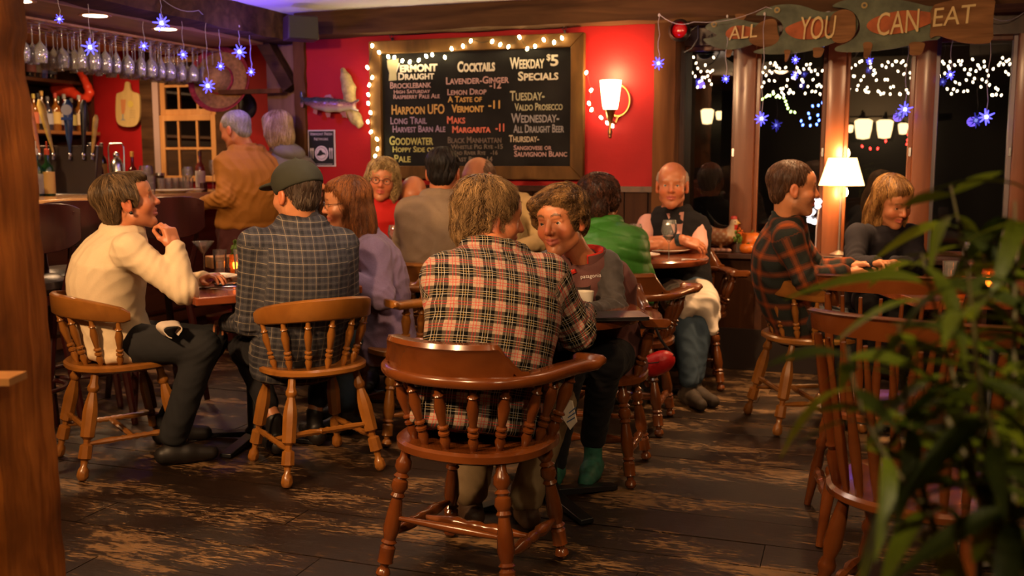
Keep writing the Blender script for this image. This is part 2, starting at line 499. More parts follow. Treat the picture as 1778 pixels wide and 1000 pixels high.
def worn_floor(name, seed):
    m, nt, b = _base(name)
    tc = N(nt, 'ShaderNodeTexCoord'); gp = N(nt, 'ShaderNodeNewGeometry')
    oi = N(nt, 'ShaderNodeObjectInfo')
    def mapped(sc):
        mp = N(nt, 'ShaderNodeMapping'); mp.inputs['Scale'].default_value = sc
        nt.links.new(gp.outputs['Position'], mp.inputs[0]); return mp.outputs[0]
    g = N(nt, 'ShaderNodeTexNoise'); g.inputs['Scale'].default_value = 1; g.inputs['Detail'].default_value = 8; g.inputs['Distortion'].default_value = .5
    nt.links.new(mapped((6, 90, 1)), g.inputs['Vector'])
    base = ramp(nt, [(.25, (.006, .003, .0015)), (.75, (.021, .0095, .0042))], g.outputs['Fac'])
    w = N(nt, 'ShaderNodeTexNoise'); w.inputs['Scale'].default_value = 1; w.inputs['Detail'].default_value = 9; w.inputs['Roughness'].default_value = .68
    nt.links.new(mapped((1.6, 5, 1)), w.inputs['Vector'])
    w2 = N(nt, 'ShaderNodeTexNoise'); w2.inputs['Scale'].default_value = 1; w2.inputs['Detail'].default_value = 10; w2.inputs['Roughness'].default_value = .82
    nt.links.new(mapped((16, 75, 1)), w2.inputs['Vector'])
    mm = N(nt, 'ShaderNodeMath', operation='MULTIPLY_ADD'); mm.inputs[1].default_value = 1.3
    nt.links.new(w2.outputs['Fac'], mm.inputs[0]); nt.links.new(w.outputs['Fac'], mm.inputs[2])
    rnd = N(nt, 'ShaderNodeMath', operation='MULTIPLY_ADD'); rnd.inputs[1].default_value = .05
    nt.links.new(oi.outputs['Random'], rnd.inputs[0]); nt.links.new(mm.outputs[0], rnd.inputs[2])
    hf = N(nt, 'ShaderNodeMath', operation='MULTIPLY'); hf.inputs[1].default_value = .5; nt.links.new(rnd.outputs[0], hf.inputs[0])
    wr = ramp(nt, [(.618, (0, 0, 0)), (.636, (1, 1, 1))], hf.outputs[0])
    mx = N(nt, 'ShaderNodeMix', data_type='RGBA')
    nt.links.new(wr.outputs[0], mx.inputs[0]); nt.links.new(base.outputs[0], mx.inputs[6])
    mx.inputs[7].default_value = (.22, .118, .045, 1)
    nt.links.new(mx.outputs[2], b.inputs['Base Color'])
    rr = ramp(nt, [(0, (.36,) * 3), (1, (.62,) * 3)], wr.outputs[0]); nt.links.new(rr.outputs[0], b.inputs['Roughness'])
    bp = N(nt, 'ShaderNodeBump'); bp.inputs['Strength'].default_value = .5; bp.inputs['Distance'].default_value = .004
    nt.links.new(mm.outputs[0], bp.inputs['Height']); nt.links.new(bp.outputs[0], b.inputs['Normal'])
    return m
M_floor = worn_floor('worn floor boards', 1)

def struct(name, bm, m, parent=None, smooth=30, bevel=0):
    o = obj(name, bm, m, parent, smooth, bevel); 
    if parent is None: o['kind'] = 'structure'
    return o
def B(c, sz):
    bm = bmesh.new(); box(bm, c, sz); return bm
def B2(x0, x1, y0, y1, z0, z1):
    return B(((x0 + x1) / 2, (y0 + y1) / 2, (z0 + z1) / 2), (x1 - x0, y1 - y0, z1 - z0))
CEIL = 2.29
# floor with its boards
fl = struct('floor', B2(-7.2, 2.8, -1.7, 8.0, -.12, -.022), plain('gap dirt', (.006, .004, .003), .9))
rng = random.Random(4)
y = -1.65
while y < 7.7:
    w = rng.choice([.17, .2, .23, .26, .22])
    if y < 2.1:
        w = 2.1 - y + .001; o = struct('plank', B2(-7.1, 2.7, y, y + w - .004, -.02, 0), M_floor, fl); y += w; continue
    x = -7.1 - rng.random() * 2
    while x < 2.7:
        L = rng.uniform(1.6, 3.8); a, b_ = max(x, -7.1), min(x + L, 2.7)
        if b_ - a > .05:
            dz = rng.uniform(-.0025, 0)
            o = struct('plank', B2(a + .0015, b_ - .0015, y + .002, y + w - .003, -.02, dz), M_floor, fl)
        x += L
    y += w
struct('ceiling', B2(-7.2, 2.8, -1.7, 8.0, CEIL, CEIL + .1), M_ceil)
V = 6.15
struct('wall_back', B2(-3.62, -1.12, V, V + .12, 1.14, CEIL), M_red)
wb = struct('wall_back_wainscot', B2(-3.62, -1.12, V + .01, V + .12, 0, 1.12), M_dark)
x = -3.62
while x < -1.15:
    struct('panel', B2(x + .004, min(x + .15, -1.12) - .004, V - .012, V + .01, .12, 1.11), M_wains, wb); x += .15
struct('trim_1', B2(-3.62, -1.12, V - .035, V + .01, 1.11, 1.145), M_dkwood)
struct('baseboard_back', B2(-3.62, -1.12, V - .03, V + .01, 0, .12), M_dkwood)
# bar alcove shell
V2 = 7.4
struct('wall_bar', B2(-7.1, -3.5, V2, V2 + .12, 0, CEIL), M_red)
struct('wall_bar_side', B2(-3.62, -3.5, V + .12, V2, 0, CEIL), M_red)
struct('wall_left', B2(-7.1, -7.0, -1.6, V2, 0, CEIL), M_dark)
struct('wall_right', B2(2.6, 2.7, -1.6, 6.8, 0, CEIL), M_dark)
struct('wall_front', B2(-7.0, 2.6, -1.6, -1.5, 0, CEIL), M_dark)
# beams
def hewn(name, x0, x1, y0, y1, z0, z1, m, ax, seed, amp=.012, n=24, parent=None):
    bm = bmesh.new(); r = random.Random(seed)
    lo = [x0, y0, z0]; hi = [x1, y1, z1]; o = [a for a in range(3) if a != ax]
    rings = []
    for i in range(n + 1):
        t = i / n; ring = []
        for a, b in ((0, 0), (.5, -.04), (1, 0), (1.02, .5), (1, 1), (.5, 1.03), (0, 1), (-.02, .5)):
            p = [0, 0, 0]; p[ax] = lo[ax] + (hi[ax] - lo[ax]) * t
            p[o[0]] = lo[o[0]] + (hi[o[0]] - lo[o[0]]) * a + r.uniform(-amp, amp)
            p[o[1]] = lo[o[1]] + (hi[o[1]] - lo[o[1]]) * b + r.uniform(-amp, amp)
            ring.append(bm.verts.new(p))
        rings.append(ring)
    for a, b in zip(rings, rings[1:]):
        for k in range(8): bm.faces.new((a[k], a[(k + 1) % 8], b[(k + 1) % 8], b[k]))
    bm.faces.new(rings[0]); bm.faces.new(rings[-1][::-1])
    bmesh.ops.recalc_face_normals(bm, faces=bm.faces)
    o_ = struct(name, bm, m, parent, 50)
    return o_
hewn('trim_beam_back', -3.62, 2.5, V - .14, V + .1, 2.135, CEIL, M_beam, 0, 1, .006, 40)
hewn('trim_beam_header', -3.92, -3.70, .2, 6.2, 2.115, CEIL, M_beam, 1, 2, .008, 40)
struct('trim_soffit', B2(-5.4, -3.92, 1.0, 6.1, 2.10, 2.16), wood('soffit boards', (.20, .085, .03), (.33, .15, .055), .5, .1, (14, 1.2, 14), .2))
struct('trim_soffit_edge', B2(-5.44, -5.4, 1.0, 6.1, 2.04, 2.2), M_dkwood)
hewn('trim_corner_post', -3.70, -3.615, V - .03, V + .10, 0, 2.14, M_beam2, 2, 3, .006)
hewn('trim_alcove_boards', -3.99, -3.71, 6.24, 6.28, 0, 2.12, wood('grey old board', (.16, .085, .055), (.30, .17, .11), .8, 0, (12, 12, 1), .6), 2, 5, .006)
# knee brace between post and header beam
bm = bmesh.new()
M = Matrix.Translation((-3.86, V + .02, 1.98)) @ Matrix.Rotation(math.radians(-32), 4, 'Y')
box(bm, (0, 0, 0), (.09, .10, .42), M)
struct('trim_knee_brace', bm, M_beam, bevel=.006)
struct('trim_peg_rail', B2(-4.3, -3.80, V - .05, V - .01, 1.77, 1.80), M_beam2)
hewn('trim_window_post', -1.19, -1.06, V - .05, V + .14, 0, 2.14, M_beam2, 2, 7, .004)
# the near hewn post at the left edge of the picture
bm = bmesh.new(); rr = random.Random(9); rings = []
for i in range(49):
    z = 2.29 * i / 48
    e = [(-.30, -.14), (-.30, .10), (0, .10), (.006, 0), (0, -.14)]
    jit = rr.uniform(-.0035, .0035) - (.008 if i in (31, 32) else 0)
    ring = []
    for ex, ey in e:
        X = -1.0165 + ex + (jit + .022 * (1 - z / 2.29) * 0 if ex > -.1 else 0) - .012 * (z - 1.1) * (1 if ex > -.1 else 0); Y = 2.05 + ey
        a, b = W(X, Y); ring.append(bm.verts.new((a, b, z)))
    rings.append(ring)
for a, b in zip(rings, rings[1:]):
    for k in range(5): bm.faces.new((a[k], a[(k + 1) % 5], b[(k + 1) % 5], b[k]))
bm.faces.new(rings[0]); bm.faces.new(rings[-1][::-1]); bmesh.ops.recalc_face_normals(bm, faces=bm.faces)
struct('trim_near_post', bm, M_post_near, smooth=25)
t = HW(4, 655, .95) if False else PW(-14, 657, 1.86)
o = struct('trim_post_ledge', B((0, 0, 0), (.10, .07, .014)), M_pine); o.location = t; o.rotation_euler = (0, 0, A)

# ---------------------------------------------------------------- bay of windows
VW = 6.5
struct('window_bench', B2(-1.06, 2.5, 6.3, 6.75, .1, .70), M_wains)
struct('trim_sill', B2(-1.08, 2.5, 6.24, 6.75, .70, .735), M_dkwood, bevel=.006)
struct('baseboard_bay', B2(-1.06, 2.5, 6.283, 6.6, 0, .26), plain('dark skirting', (.012, .005, .003), .6))
for k in range(8):
    xx = -1.0 + k * .43
    struct('trim_bench_stile', B2(xx, xx + .045, 6.288, 6.3, .26, .70), M_dkwood)
struct('wall_bay_left', B2(-1.12, -1.06, V + .14, 6.75, 0, CEIL), M_wains)
zt = on_wall(1300, 78, VW)[2]
struct('trim_window_head', B2(-1.08, 2.5, 6.42, 6.62, zt, CEIL), M_dkwood)
struct('trim_bay_ceiling_edge', B2(-1.08, 2.5, 6.2, 6.42, zt + .12, CEIL), M_beam)
def wx(px, py=250): return on_wall(px, py, VW)[0]
spans = [(1160, 1278), (1310, 1433), (1464, 1584), (1617, 1757)]
prev = wx(1140)
for i, (a, b) in enumerate(spans):
    xa, xb = wx(a), wx(b)
    hewn('trim_mullion_%d' % (i + 1), prev, xa, 6.42, 6.60, .735, zt, M_frame, 2, 20 + i, .0015, 6)
    fr = thing('window_%d' % (i + 1), None, None, ((xa + xb) / 2, VW, .735)); fr['kind'] = 'structure'
    w = xb - xa; hgt = zt - .735; f = .028
    bm = bmesh.new()
    box(bm, (-w / 2 + f / 2, 0, hgt / 2), (f, .04, hgt)); box(bm, (w / 2 - f / 2, 0, hgt / 2), (f, .04, hgt))
    obj('window_sash', bm, M_frame if i < 3 else plain('grey sash metal', (.22, .19, .19), .4, .5), fr, bevel=.004)
    bm = bmesh.new(); box(bm, (0, 0, hgt - f / 2), (w - 2 * f, .04, f)); box(bm, (0, 0, f / 2), (w - 2 * f, .04, f))
    obj('window_rail', bm, M_frame, fr, bevel=.004)
    bm = bmesh.new(); box(bm, (0, .01, hgt / 2), (w - 2 * f, .005, hgt - 2 * f)); obj('pane', bm, M_pane, fr)
    bm = bmesh.new(); box(bm, (w / 2 - f / 2, -.03, .62), (.012, .02, .05)); obj('latch', bm, M_steel, fr)
    prev = xb
hewn('trim_mullion_5', prev, prev + .12, 6.42, 6.60, .735, zt, M_frame, 2, 29, .002, 6)
struct('wall_bay_right', B2(prev + .12, 2.6, 6.42, 6.6, 0, CEIL), M_dark)

# bar alcove window
def wx2(px, py): p = on_wall(px, py, V2); return p[0], p[2]
x0, _ = wx2(283, 200); x1, _ = wx2(380, 200); _, zmid = wx2(330, 200); _, zb = wx2(330, 315); _, ztp = wx2(330, 108)
bw = thing('window_5', None, None, ((x0 + x1) / 2, V2 - .03, zb)); bw['kind'] = 'structure'
w = x1 - x0
def sash(z0, z1, rows, yoff):
    bm = bmesh.new(); f = .05
    box(bm, (-w / 2 + f / 2, yoff, (z0 + z1) / 2), (f, .03, z1 - z0)); box(bm, (w / 2 - f / 2, yoff, (z0 + z1) / 2), (f, .03, z1 - z0))
    box(bm, (0, yoff, z0 + f / 2), (w - 2 * f, .03, f)); box(bm, (0, yoff, z1 - f / 2), (w - 2 * f, .03, f))
    obj('window_sash', bm, M_pine, bw, bevel=.004)
    for k in (1, 2):
        bm = bmesh.new(); box(bm, (-w / 2 + w * k / 3, yoff, (z0 + z1) / 2), (.02, .02, z1 - z0 - 2 * f)); obj('muntin', bm, M_pine, bw)
    for k in range(1, rows):
        bm = bmesh.new(); box(bm, (0, yoff, z0 + (z1 - z0) * k / rows), (w - 2 * f, .019, .02)); obj('muntin', bm, M_pine, bw)
    for r_ in range(rows):
        for k in range(3):
            bm = bmesh.new(); cw = w / 3; ch = (z1 - z0) / rows
            box(bm, (-w / 2 + cw * (k + .5), yoff + .004, z0 + ch * (r_ + .5)), (cw - .03, .004, ch - .03)); obj('pane', bm, glassy('bar window glass', (.02, .02, .022), .25, .02), bw)
sash(0, zmid - zb, 2, -.01); sash(zmid - zb, ztp - zb + .05, 2, .012)
struct('trim_alcove_post_dark', B2(wx2(248, 200)[0], wx2(271, 200)[0], V2 - .03, V2, 0, CEIL), M_beam)
struct('trim_window_casing_white', B2(wx2(272, 200)[0], wx2(282, 200)[0], V2 - .05, V2, zb - .05, CEIL), plain('pale casing', (.42, .30, .28), .5))
struct('trim_window_casing_right', B2(x1 + .004, x1 + .26, V2 - .05, V2, zb - .05, CEIL), M_beam)

# night ground and a dark neighbouring house outside
struct('ground', B2(-6, 14, 7.6, 22, -.5, -.4), plain('night ground', (.01, .012, .008), .9))
# ---------------------------------------------------------------- chalkboard
M_boardframe = wood('gilded board frame', (.055, .026, .006), (.13, .062, .015), .6, 0, (10, 10, 3), .2)
bl = on_wall(1013, 312, V); trp = on_wall(1019, 58, V); tl = on_wall(648, 75, V)
bx0, bx1, bz0, bz1 = tl[0], trp[0], bl[2], trp[2]
bcx, bcz = (bx0 + bx1) / 2, (bz0 + bz1) / 2
bw_, bh_ = bx1 - bx0, bz1 - bz0
YB = V - .05
board = thing('chalkboard', 'large wood-framed chalkboard menu hanging on the red wall', 'chalkboard', (bcx, YB, bcz))
fw = .085
def mitre(bm, pts4, y0, y1):
    lo = [bm.verts.new((x, y1, z)) for x, z in pts4]; hi = [bm.verts.new((x, y0, z)) for x, z in pts4]
    bm.faces.new(lo); bm.faces.new(hi[::-1])
    for i in range(4): bm.faces.new((lo[i], hi[i], hi[(i + 1) % 4], lo[(i + 1) % 4]))
    bmesh.ops.recalc_face_normals(bm, faces=bm.faces)
X, Z = bw_ / 2, bh_ / 2
for pts4 in ([(-X, Z), (X, Z), (X - fw, Z - fw), (-X + fw, Z - fw)], [(-X, -Z), (X, -Z), (X - fw, -Z + fw), (-X + fw, -Z + fw)],
             [(-X, -Z), (-X, Z), (-X + fw, Z - fw), (-X + fw, -Z + fw)], [(X, -Z), (X, Z), (X - fw, Z - fw), (X - fw, -Z + fw)]):
    bm = bmesh.new(); mitre(bm, pts4, -.02, .03); obj('frame_side', bm, M_boardframe, board, bevel=.005)
bm = bmesh.new(); box(bm, (0, .012, 0), (bw_ - 2 * fw + .004, .016, bh_ - 2 * fw + .004))
M_slate = plain('slate', (.014, .013, .012), .9, spec=.1, var=.5, scale=3)
obj('slate', bm, M_slate, board)
def chalk(c): return plain('chalk %.2f %.2f %.2f' % c, c, .95)
CW, CP, CO, CV, CY, CR, CB, CG = (.62, .58, .46), (.42, .26, .25), (.50, .30, .09), (.30, .21, .30), (.40, .38, .12), (.62, .16, .10), (.27, .26, .27), (.38, .37, .24)
lines = [  # text, left, baseline, right (zoomed crop pixels), cap height, colour, weight
    ('Vermont', 205, 318, 468, 50, CW, 2.2), ('Draught', 235, 362, 443, 40, CW, 1.6),
    ('Brocklebank', 188, 412, 425, 36, CP, .8), ('High Saturday', 210, 442, 420, 22, CP, .8), ('Raspberry Pale Ale', 208, 473, 475, 26, CP, .8),
    ('Harpoon UFO', 197, 562, 502, 54, CO, 1.0), ('Long Trail', 190, 618, 400, 40, CV, .8), ('Harvest Barn Ale', 203, 666, 508, 38, CV, .9),
    ('Goodwater', 185, 738, 438, 50, CY, 1.0), ('Hoppy Side of', 203, 780, 443, 32, CY, .8), ('Pale', 212, 838, 306, 42, CY, .9),
    ('Cocktails', 580, 315, 797, 58, CW, 2.2), ('Lavender-Ginger', 512, 388, 875, 40, CP, 1.2), ('-12', 765, 412, 832, 42, CP, 1.2),
    ('Lemon Drop', 520, 450, 745, 34, CP, .9), ('A Taste of', 525, 492, 722, 34, CO, 1.0), ('Vermont', 548, 550, 735, 44, CO, 1.6), ('-11', 758, 528, 825, 46, CO, 1.2),
    ('Maks', 518, 615, 622, 42, CR, 1.0), ('Margarita', 548, 668, 770, 38, CR, 1.4), ('-11', 800, 660, 850, 44, CR, 1.4),
    ('Black Manhattan', 522, 728, 832, 36, (.13, .10, .08), 1.0), ('- Whistle Pig Rye -15', 522, 762, 842, 26, (.15, .12, .09), .8),
    ('- Mad River Rye   -16', 530, 796, 812, 24, (.15, .12, .09), .8), ('- Last Rye   -14', 540, 834, 782, 28, (.15, .12, .09), .8),
    ('Weekday', 885, 298, 1085, 64, CW, 1.4), ('$', 1095, 248, 1118, 34, CW, 1.2), ('5', 1116, 280, 1162, 62, CW, 1.6), ('Specials', 930, 366, 1163, 50, CW, 1.4),
    ('Tuesday-', 884, 482, 1084, 56, CG, .9), ('Valdo Prosecco', 912, 540, 1190, 42, CG, 1.0), ('Wednesday-', 892, 610, 1170, 54, CB, 1.0),
    ('All Draught Beer', 905, 668, 1198, 46, CB, 1.0), ('Thursday-', 878, 722, 1052, 40, (.50, .42, .30), .9), ('Sangiovese or', 905, 768, 1124, 28, CP, .9),
    ('Sauvignon Blanc', 908, 806, 1214, 32, CP, 1.0)]
texts = []
for s, l, bsl, r, cap, c, wt in lines:
    p = on_wall(620 + l * .3, 30 + bsl * .3, YB); q = on_wall(620 + r * .3, 30 + bsl * .3, YB)
    up = on_wall(620 + l * .3, 30 + (bsl - cap) * .3, YB)
    size = (up[2] - p[2]) / .70
    o = text('chalk_writing', s, size, chalk(c), board, (p[0] - bcx, 0.002, p[2] - bcz + (0)), small=.78, ext=.0004, offs=.0016 * wt * size / .1)
    # text follows the slight slant of the hand lettering
    texts.append((o, q[0] - p[0]))
bpy.context.view_layer.update()
for o, wd in texts:
    d = o.dimensions.x
    if d > 1e-4: o.scale = (wd / d, 1, 1)
# state-shaped chalk drawing before VERMONT
bm = bmesh.new(); out = [(172, 248), (240, 238), (236, 280), (226, 310), (228, 364), (183, 368), (186, 320), (176, 290)]
out = [(lambda p: (p[0] - bcx, p[2] - bcz))(on_wall(620 + a * .3, 30 + b_ * .3, YB)) for a, b_ in out]
prism(bm, out, -.0025, -.001, Matrix.Rotation(math.pi / 2, 4, 'X')); bmesh.ops.translate(bm, vec=(0, .0005, 0), verts=bm.verts)
obj('chalk_drawing', bm, chalk((.40, .36, .20)), board)
for px in (680, 980):   # eye hooks from which the board hangs
    p = on_wall(px, 66 if px < 800 else 50, YB); bm = bmesh.new()
    tube(bm, [(p[0] - bcx + .012 * math.cos(a), 0, bz1 - bcz + .03 + .016 * math.sin(a)) for a in [i * math.pi / 5 for i in range(10)]], .003, 6, closed=True)
    box(bm, (p[0] - bcx, 0.01, bz1 - bcz + .005), (.012, .01, .03)); obj('hook', bm, M_black, board)

# ---------------------------------------------------------------- string lights round the board
M_bulb = glow('warm fairy bulb', (1, .78, .40), 100)
M_cable = plain('green cable', (.012, .02, .01), .5)
pts = [(60, 290), (88, 348), (70, 392), (65, 448), (65, 498), (78, 552), (62, 605), (80, 663), (115, 705), (118, 762), (105, 803)][::-1] + \
      [(88, 165), (127, 203), (180, 228), (215, 232), (262, 252), (305, 258), (357, 248), (400, 225), (435, 217), (508, 232), (547, 182), (613, 167), (658, 137), (782, 140), (828, 158), (876, 170), (940, 115), (985, 182), (1030, 168), (1080, 130), (1140, 145), (1186, 120)]
pts2 = [(1327, 320), (1355, 422), (1342, 498), (1357, 535), (1412, 580), (1447, 612), (1478, 628)]
def garland(label, plist, yy, zoom=True, rad=.0085, mat=None, sampleoff=False, name='string_lights', wire=True):
    P = [on_wall(620 + a * .3, 30 + b_ * .3, yy) if zoom else on_wall(a, b_, yy) for a, b_ in plist]
    g = thing(name, label, 'string lights', P[0]); o0 = Vector(P[0])
    if wire:
        bm = bmesh.new(); L = []
        for i, p in enumerate(P):
            L.append(Vector(p) - o0 + Vector((0, .006, .012)))
            if i + 1 < len(P):
                L.append((Vector(p) + Vector(P[i + 1])) / 2 - o0 + Vector((0, .008, -.008)))
        tube(bm, L, .002, 5); obj('cable', bm, M_cable, g)
    me = None
    for p in P:
        if me is None:
            bm = bmesh.new(); ball(bm, (0, 0, 0), rad, 8, 6, sc=(1, 1, 1.5)); o = obj('bulb', bm, mat or M_bulb, g); me = o.data
        else: o = link_mesh('bulb', me, None, g)
        o.location = Vector(p) - o0; o.rotation_euler = (random.uniform(-.5, .5), random.uniform(-.6, .6), 0)
    return g
random.seed(3)
garland('warm string lights draped over the top and left side of the chalkboard', pts, YB - .045)
garland('short string of warm bulbs running from the chalkboard to the wall lamp', pts2, YB - .04)

# ---------------------------------------------------------------- wall sconce
p = on_wall(1060, 165, V - .10); q = on_wall(1074, 175, V)
sc = thing('wall_sconce', 'lit wall lamp with a white bell shade on the red wall', 'wall lamp', (p[0], V - .10, p[2]))
M_shade = glow('lit sconce glass', (1, .70, .34), 14)
bm = bmesh.new(); hgt = .18
lathe(bm, [(.042, -.085), (.047, -.07), (.054, -.02), (.062, .05), (.066, .088), (.063, .088), (.05, -.02), (.038, -.08)], seg=28, close=False); obj('shade', bm, M_shade, sc)
bm = bmesh.new(); tube(bm, [(q[0] - p[0] + .075 * math.cos(a), .09, q[2] - p[2] + .095 * math.sin(a)) for a in [i * math.pi / 16 for i in range(32)]], .007, 8, closed=True)
obj('back_ring', bm, M_brass, sc)
bm = bmesh.new(); tube(bm, [(q[0] - p[0], .10, q[2] - p[2] - .09), (.02, .06, -.17), (0, 0, -.15), (0, 0, -.09)], .007, 8)
lathe(bm, [(.012, -.24), (.016, -.22), (.008, -.20), (.016, -.15), (.03, -.10), (.04, -.088)], seg=16)
ball(bm, (0, 0, -.25), .012); obj('bracket', bm, M_brass, sc)
ld = bpy.data.lights.new('sconce_lamp', 'POINT'); ld.energy = 20; ld.color = (1, .55, .22); ld.shadow_soft_size = .05
lo = bpy.data.objects.new('sconce_lamp', ld); COL.objects.link(lo); lo.location = (p[0], V - .10, p[2] + .13)

# ---------------------------------------------------------------- blue star lights
M_star = glow('blue star glow', (.11, .09, 1), 4)
M_starcore = glow('pale blue star core', (.32, .36, 1), 9)
M_wire = plain('silver wire', (.45, .40, .48), .4)
def star_meshes():
    bm = bmesh.new(); r = random.Random(2)
    dirs = [(math.cos(a) , .25 * (-1) ** i, math.sin(a)) for i, a in enumerate([k * math.pi / 4.5 for k in range(9)])]
    for i, d in enumerate(dirs):
        L = (.030 if i % 2 else .026); turned(bm, (0, 0, 0), Vector(d).normalized() * L, [(0, .0045), (.5, .0032), (.95, .0018), (1, .0004)], 5)
    a = obj('star_rays', bm, M_star, None)
    bm = bmesh.new(); ball(bm, (0, 0, 0), .008, 8, 6); b_ = obj('star_core', bm, M_starcore, None)
    ma, mb = a.data, b_.data; bpy.data.objects.remove(a); bpy.data.objects.remove(b_)
    return ma, mb
SA, SB = star_meshes()
def star(px, py, D, size, label, wallV=None, top=None, name='star_light'):
    loc = PW(px, py, D)
    s = thing(name, label, 'star light', loc)
    for me, n in ((SA, 'star_rays'), (SB, 'star_core')):
        o = link_mesh(n, me, None, s); k = size / 30.; o.scale = (k * D / 5.2,) * 3; o.rotation_euler = (0, 0, A)
        if n == 'star_rays': o.rotation_euler = (0, (px * 7 % 10) * .06, A)
    zt_ = (top if top else 2.12)
    bm = bmesh.new(); n = 7; L = []
    for i in range(n + 1):
        t = i / n; L.append((.006 * math.sin(i * 1.9) * (0 if i in (0,) else 1), .004 * math.sin(i * 1.1), .012 + (zt_ - loc[2] - .012) * t))
    tube(bm, L, .0014 * D / 5.5, 5); obj('hanging_wire', bm, M_wire, s)
    bm = bmesh.new(); ball(bm, (0, 0, zt_ - loc[2]), .007, 8, 6, sc=(1, 1, 1.4)); obj('hanger_bulb', bm, plain('unlit bulb', (.6, .55, .55), .2), s)
    return s
LS = [(103, 33, 5.0, 26, 'small blue star light high in the corner left of the round ceiling lamps', 2.2), (281, 40, 5.6, 46, 'large blue star light hanging highest, between two round ceiling lamps', 2.2),
      (157, 82, 5.3, 46, 'large blue star light in front of the hanging wine glasses nearest the hewn post', 2.2), (250, 80, 5.9, 26, 'small blue star light in front of the middle of the hanging wine glasses', 2.2),
      (318, 95, 6.0, 26, 'small blue star light at the far end of the hanging wine glasses', 2.2), (383, 115, 6.3, 24, 'small blue star light in front of the top of the straw sombrero', 2.14),
      (361, 149, 6.1, 42, 'large blue star light in front of the middle of the straw sombrero', 2.14), (416, 90, 6.4, 40, 'large blue star light above the dark wall lamp, right of the sombrero', 2.14),
      (436, 125, 6.6, 24, 'small blue star light hanging nearest the corner post', 2.14)]
for a in LS: star(a[0], a[1], a[2], a[3], a[4], top=a[5])
RS = [(1143, 110, 5.85, 36, 'blue star light in front of the post between red wall and windows'), (1260, 137, 5.9, 24, 'small blue star light in front of the first window, beside the red wall end'),
      (1322, 206, 5.8, 40, 'large blue star light hanging low at the post between the first and second window'), (1381, 104, 5.8, 24, 'small blue star light right below the word YOU of the fish sign'),
      (1380, 131, 5.9, 24, 'small blue star light in the second window, lower of the two under the word YOU'), (1571, 190, 5.75, 42, 'large blue star light hanging low in the third window'),
      (1510, 106, 5.85, 22, 'small blue star light just below the word CAN of the fish sign'), (1650, 130, 5.75, 28, 'small blue star light in the fourth window'),
      (1712, 203, 5.7, 46, 'large blue star light hanging low in the fourth window')]
for a in RS: star(a[0], a[1], a[2], a[3], a[4], top=2.13)
for q_, e_ in ((PW(281, 60, 5.5), 1.2), (PW(395, 110, 6.2), 1.6), (PW(440, 60, 6.3), 1.4), (PW(436, 118, 6.45), 5.5), (PW(1143, 110, 5.75), .7), (PW(1712, 203, 5.6), .5), (PW(1571, 190, 5.6), .5)):
    ld = bpy.data.lights.new('star_lamp', 'POINT'); ld.energy = e_ * 1.1; ld.color = (.22, .12, 1); ld.shadow_soft_size = .03
    lo = bpy.data.objects.new('star_lamp', ld); COL.objects.link(lo); lo.location = q_
# wire the stars hang from
def wire_run(label, pl):
    P = [Vector(p) for p in pl]; g = thing('hanging_string', label, 'string', P[0])
    L = []
    for a, b_ in zip(P, P[1:]):
        for i in range(6):
            t = i / 6; v = a.lerp(b_, t); v.z -= .03 * 4 * t * (1 - t); L.append(v - P[0])
    L.append(P[-1] - P[0]); bm = bmesh.new(); tube(bm, L, .0018, 5); obj('cord', bm, M_wire, g)
wire_run('thin string of the star lights sagging along the dark beam by the bar', [PW(240, 2, 5.8), PW(281, -2, 5.7), PW(345, 18, 6.0), PW(380, 26, 6.3), PW(412, 24, 6.4), PW(440, 44, 6.6)])
wire_run('thin string of the star lights along the beam over the windows', [PW(1146, 26, 5.85), PW(1205, 38, 5.8), PW(1330, 12, 5.8), PW(1448, 18, 5.75), PW(1560, 5, 5.75), PW(1720, 30, 5.7), PW(1778, 22, 5.7)])

# ---------------------------------------------------------------- lamp reflections of the windows, built as bulbs on an added porch
random.seed(8)
M_out = glow('window reflection bulb', (1, .78, .50), 9, False)
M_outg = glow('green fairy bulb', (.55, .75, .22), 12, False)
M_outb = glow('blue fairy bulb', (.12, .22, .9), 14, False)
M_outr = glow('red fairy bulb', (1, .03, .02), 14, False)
def cluster(x0, x1, y0, y1, n, seed, drop=.5):
    r = random.Random(seed); L = []; c = 0
    while len(L) < n:
        x = x0 + (x1 - x0) * (len(L) + r.random()) / n
        L.append((x, y0 + (y1 - y0) * (r.random() ** 1.0)))
    return L
def outgar(label, pl, mat, yy, rad): return garland(label, pl, yy, False, rad, mat, name='reflection_bulbs', wire=False)
outgar('warm stand-in reflection bulbs outside the first window', cluster(1171, 1240, 98, 160, 36, 1), M_out, 9.0, .008)
outgar('warm stand-in reflection bulbs outside the second window', cluster(1317, 1432, 108, 166, 56, 2), M_out, 9.0, .008)
outgar('warm stand-in reflection bulbs outside the third window', cluster(1468, 1592, 104, 164, 54, 3), M_out, 9.0, .008)
outgar('warm stand-in reflection bulbs outside the fourth window', cluster(1636, 1760, 100, 168, 56, 4), M_out, 9.0, .008)
outgar('yellow-green stand-in reflection bulbs outside the second window', [(1318, 175), (1324, 172), (1330, 168), (1337, 166), (1343, 163), (1348, 168), (1354, 169), (1361, 170), (1364, 176), (1366, 182), (1368, 188), (1373, 194), (1380, 195)] , M_outg, 8.6, .008)
outgar('blue stand-in reflection bulbs outside the second window', [(1391, 210), (1404, 197), (1394, 217), (1407, 218), (1418, 216), (1422, 209), (1411, 184), (1421, 183), (1428, 178), (1420, 200), (1406, 205)], M_outb, 8.6, .008)
outgar('red stand-in reflection bulbs outside the third window', [(1577, 234), (1576, 243), (1575, 250), (1578, 256), (1538, 245), (1511, 258), (1524, 258), (1497, 254)], M_outr, 8.6, .008)
M_lantern = glow('window reflection glow', (1, .66, .30), 3.5, False)
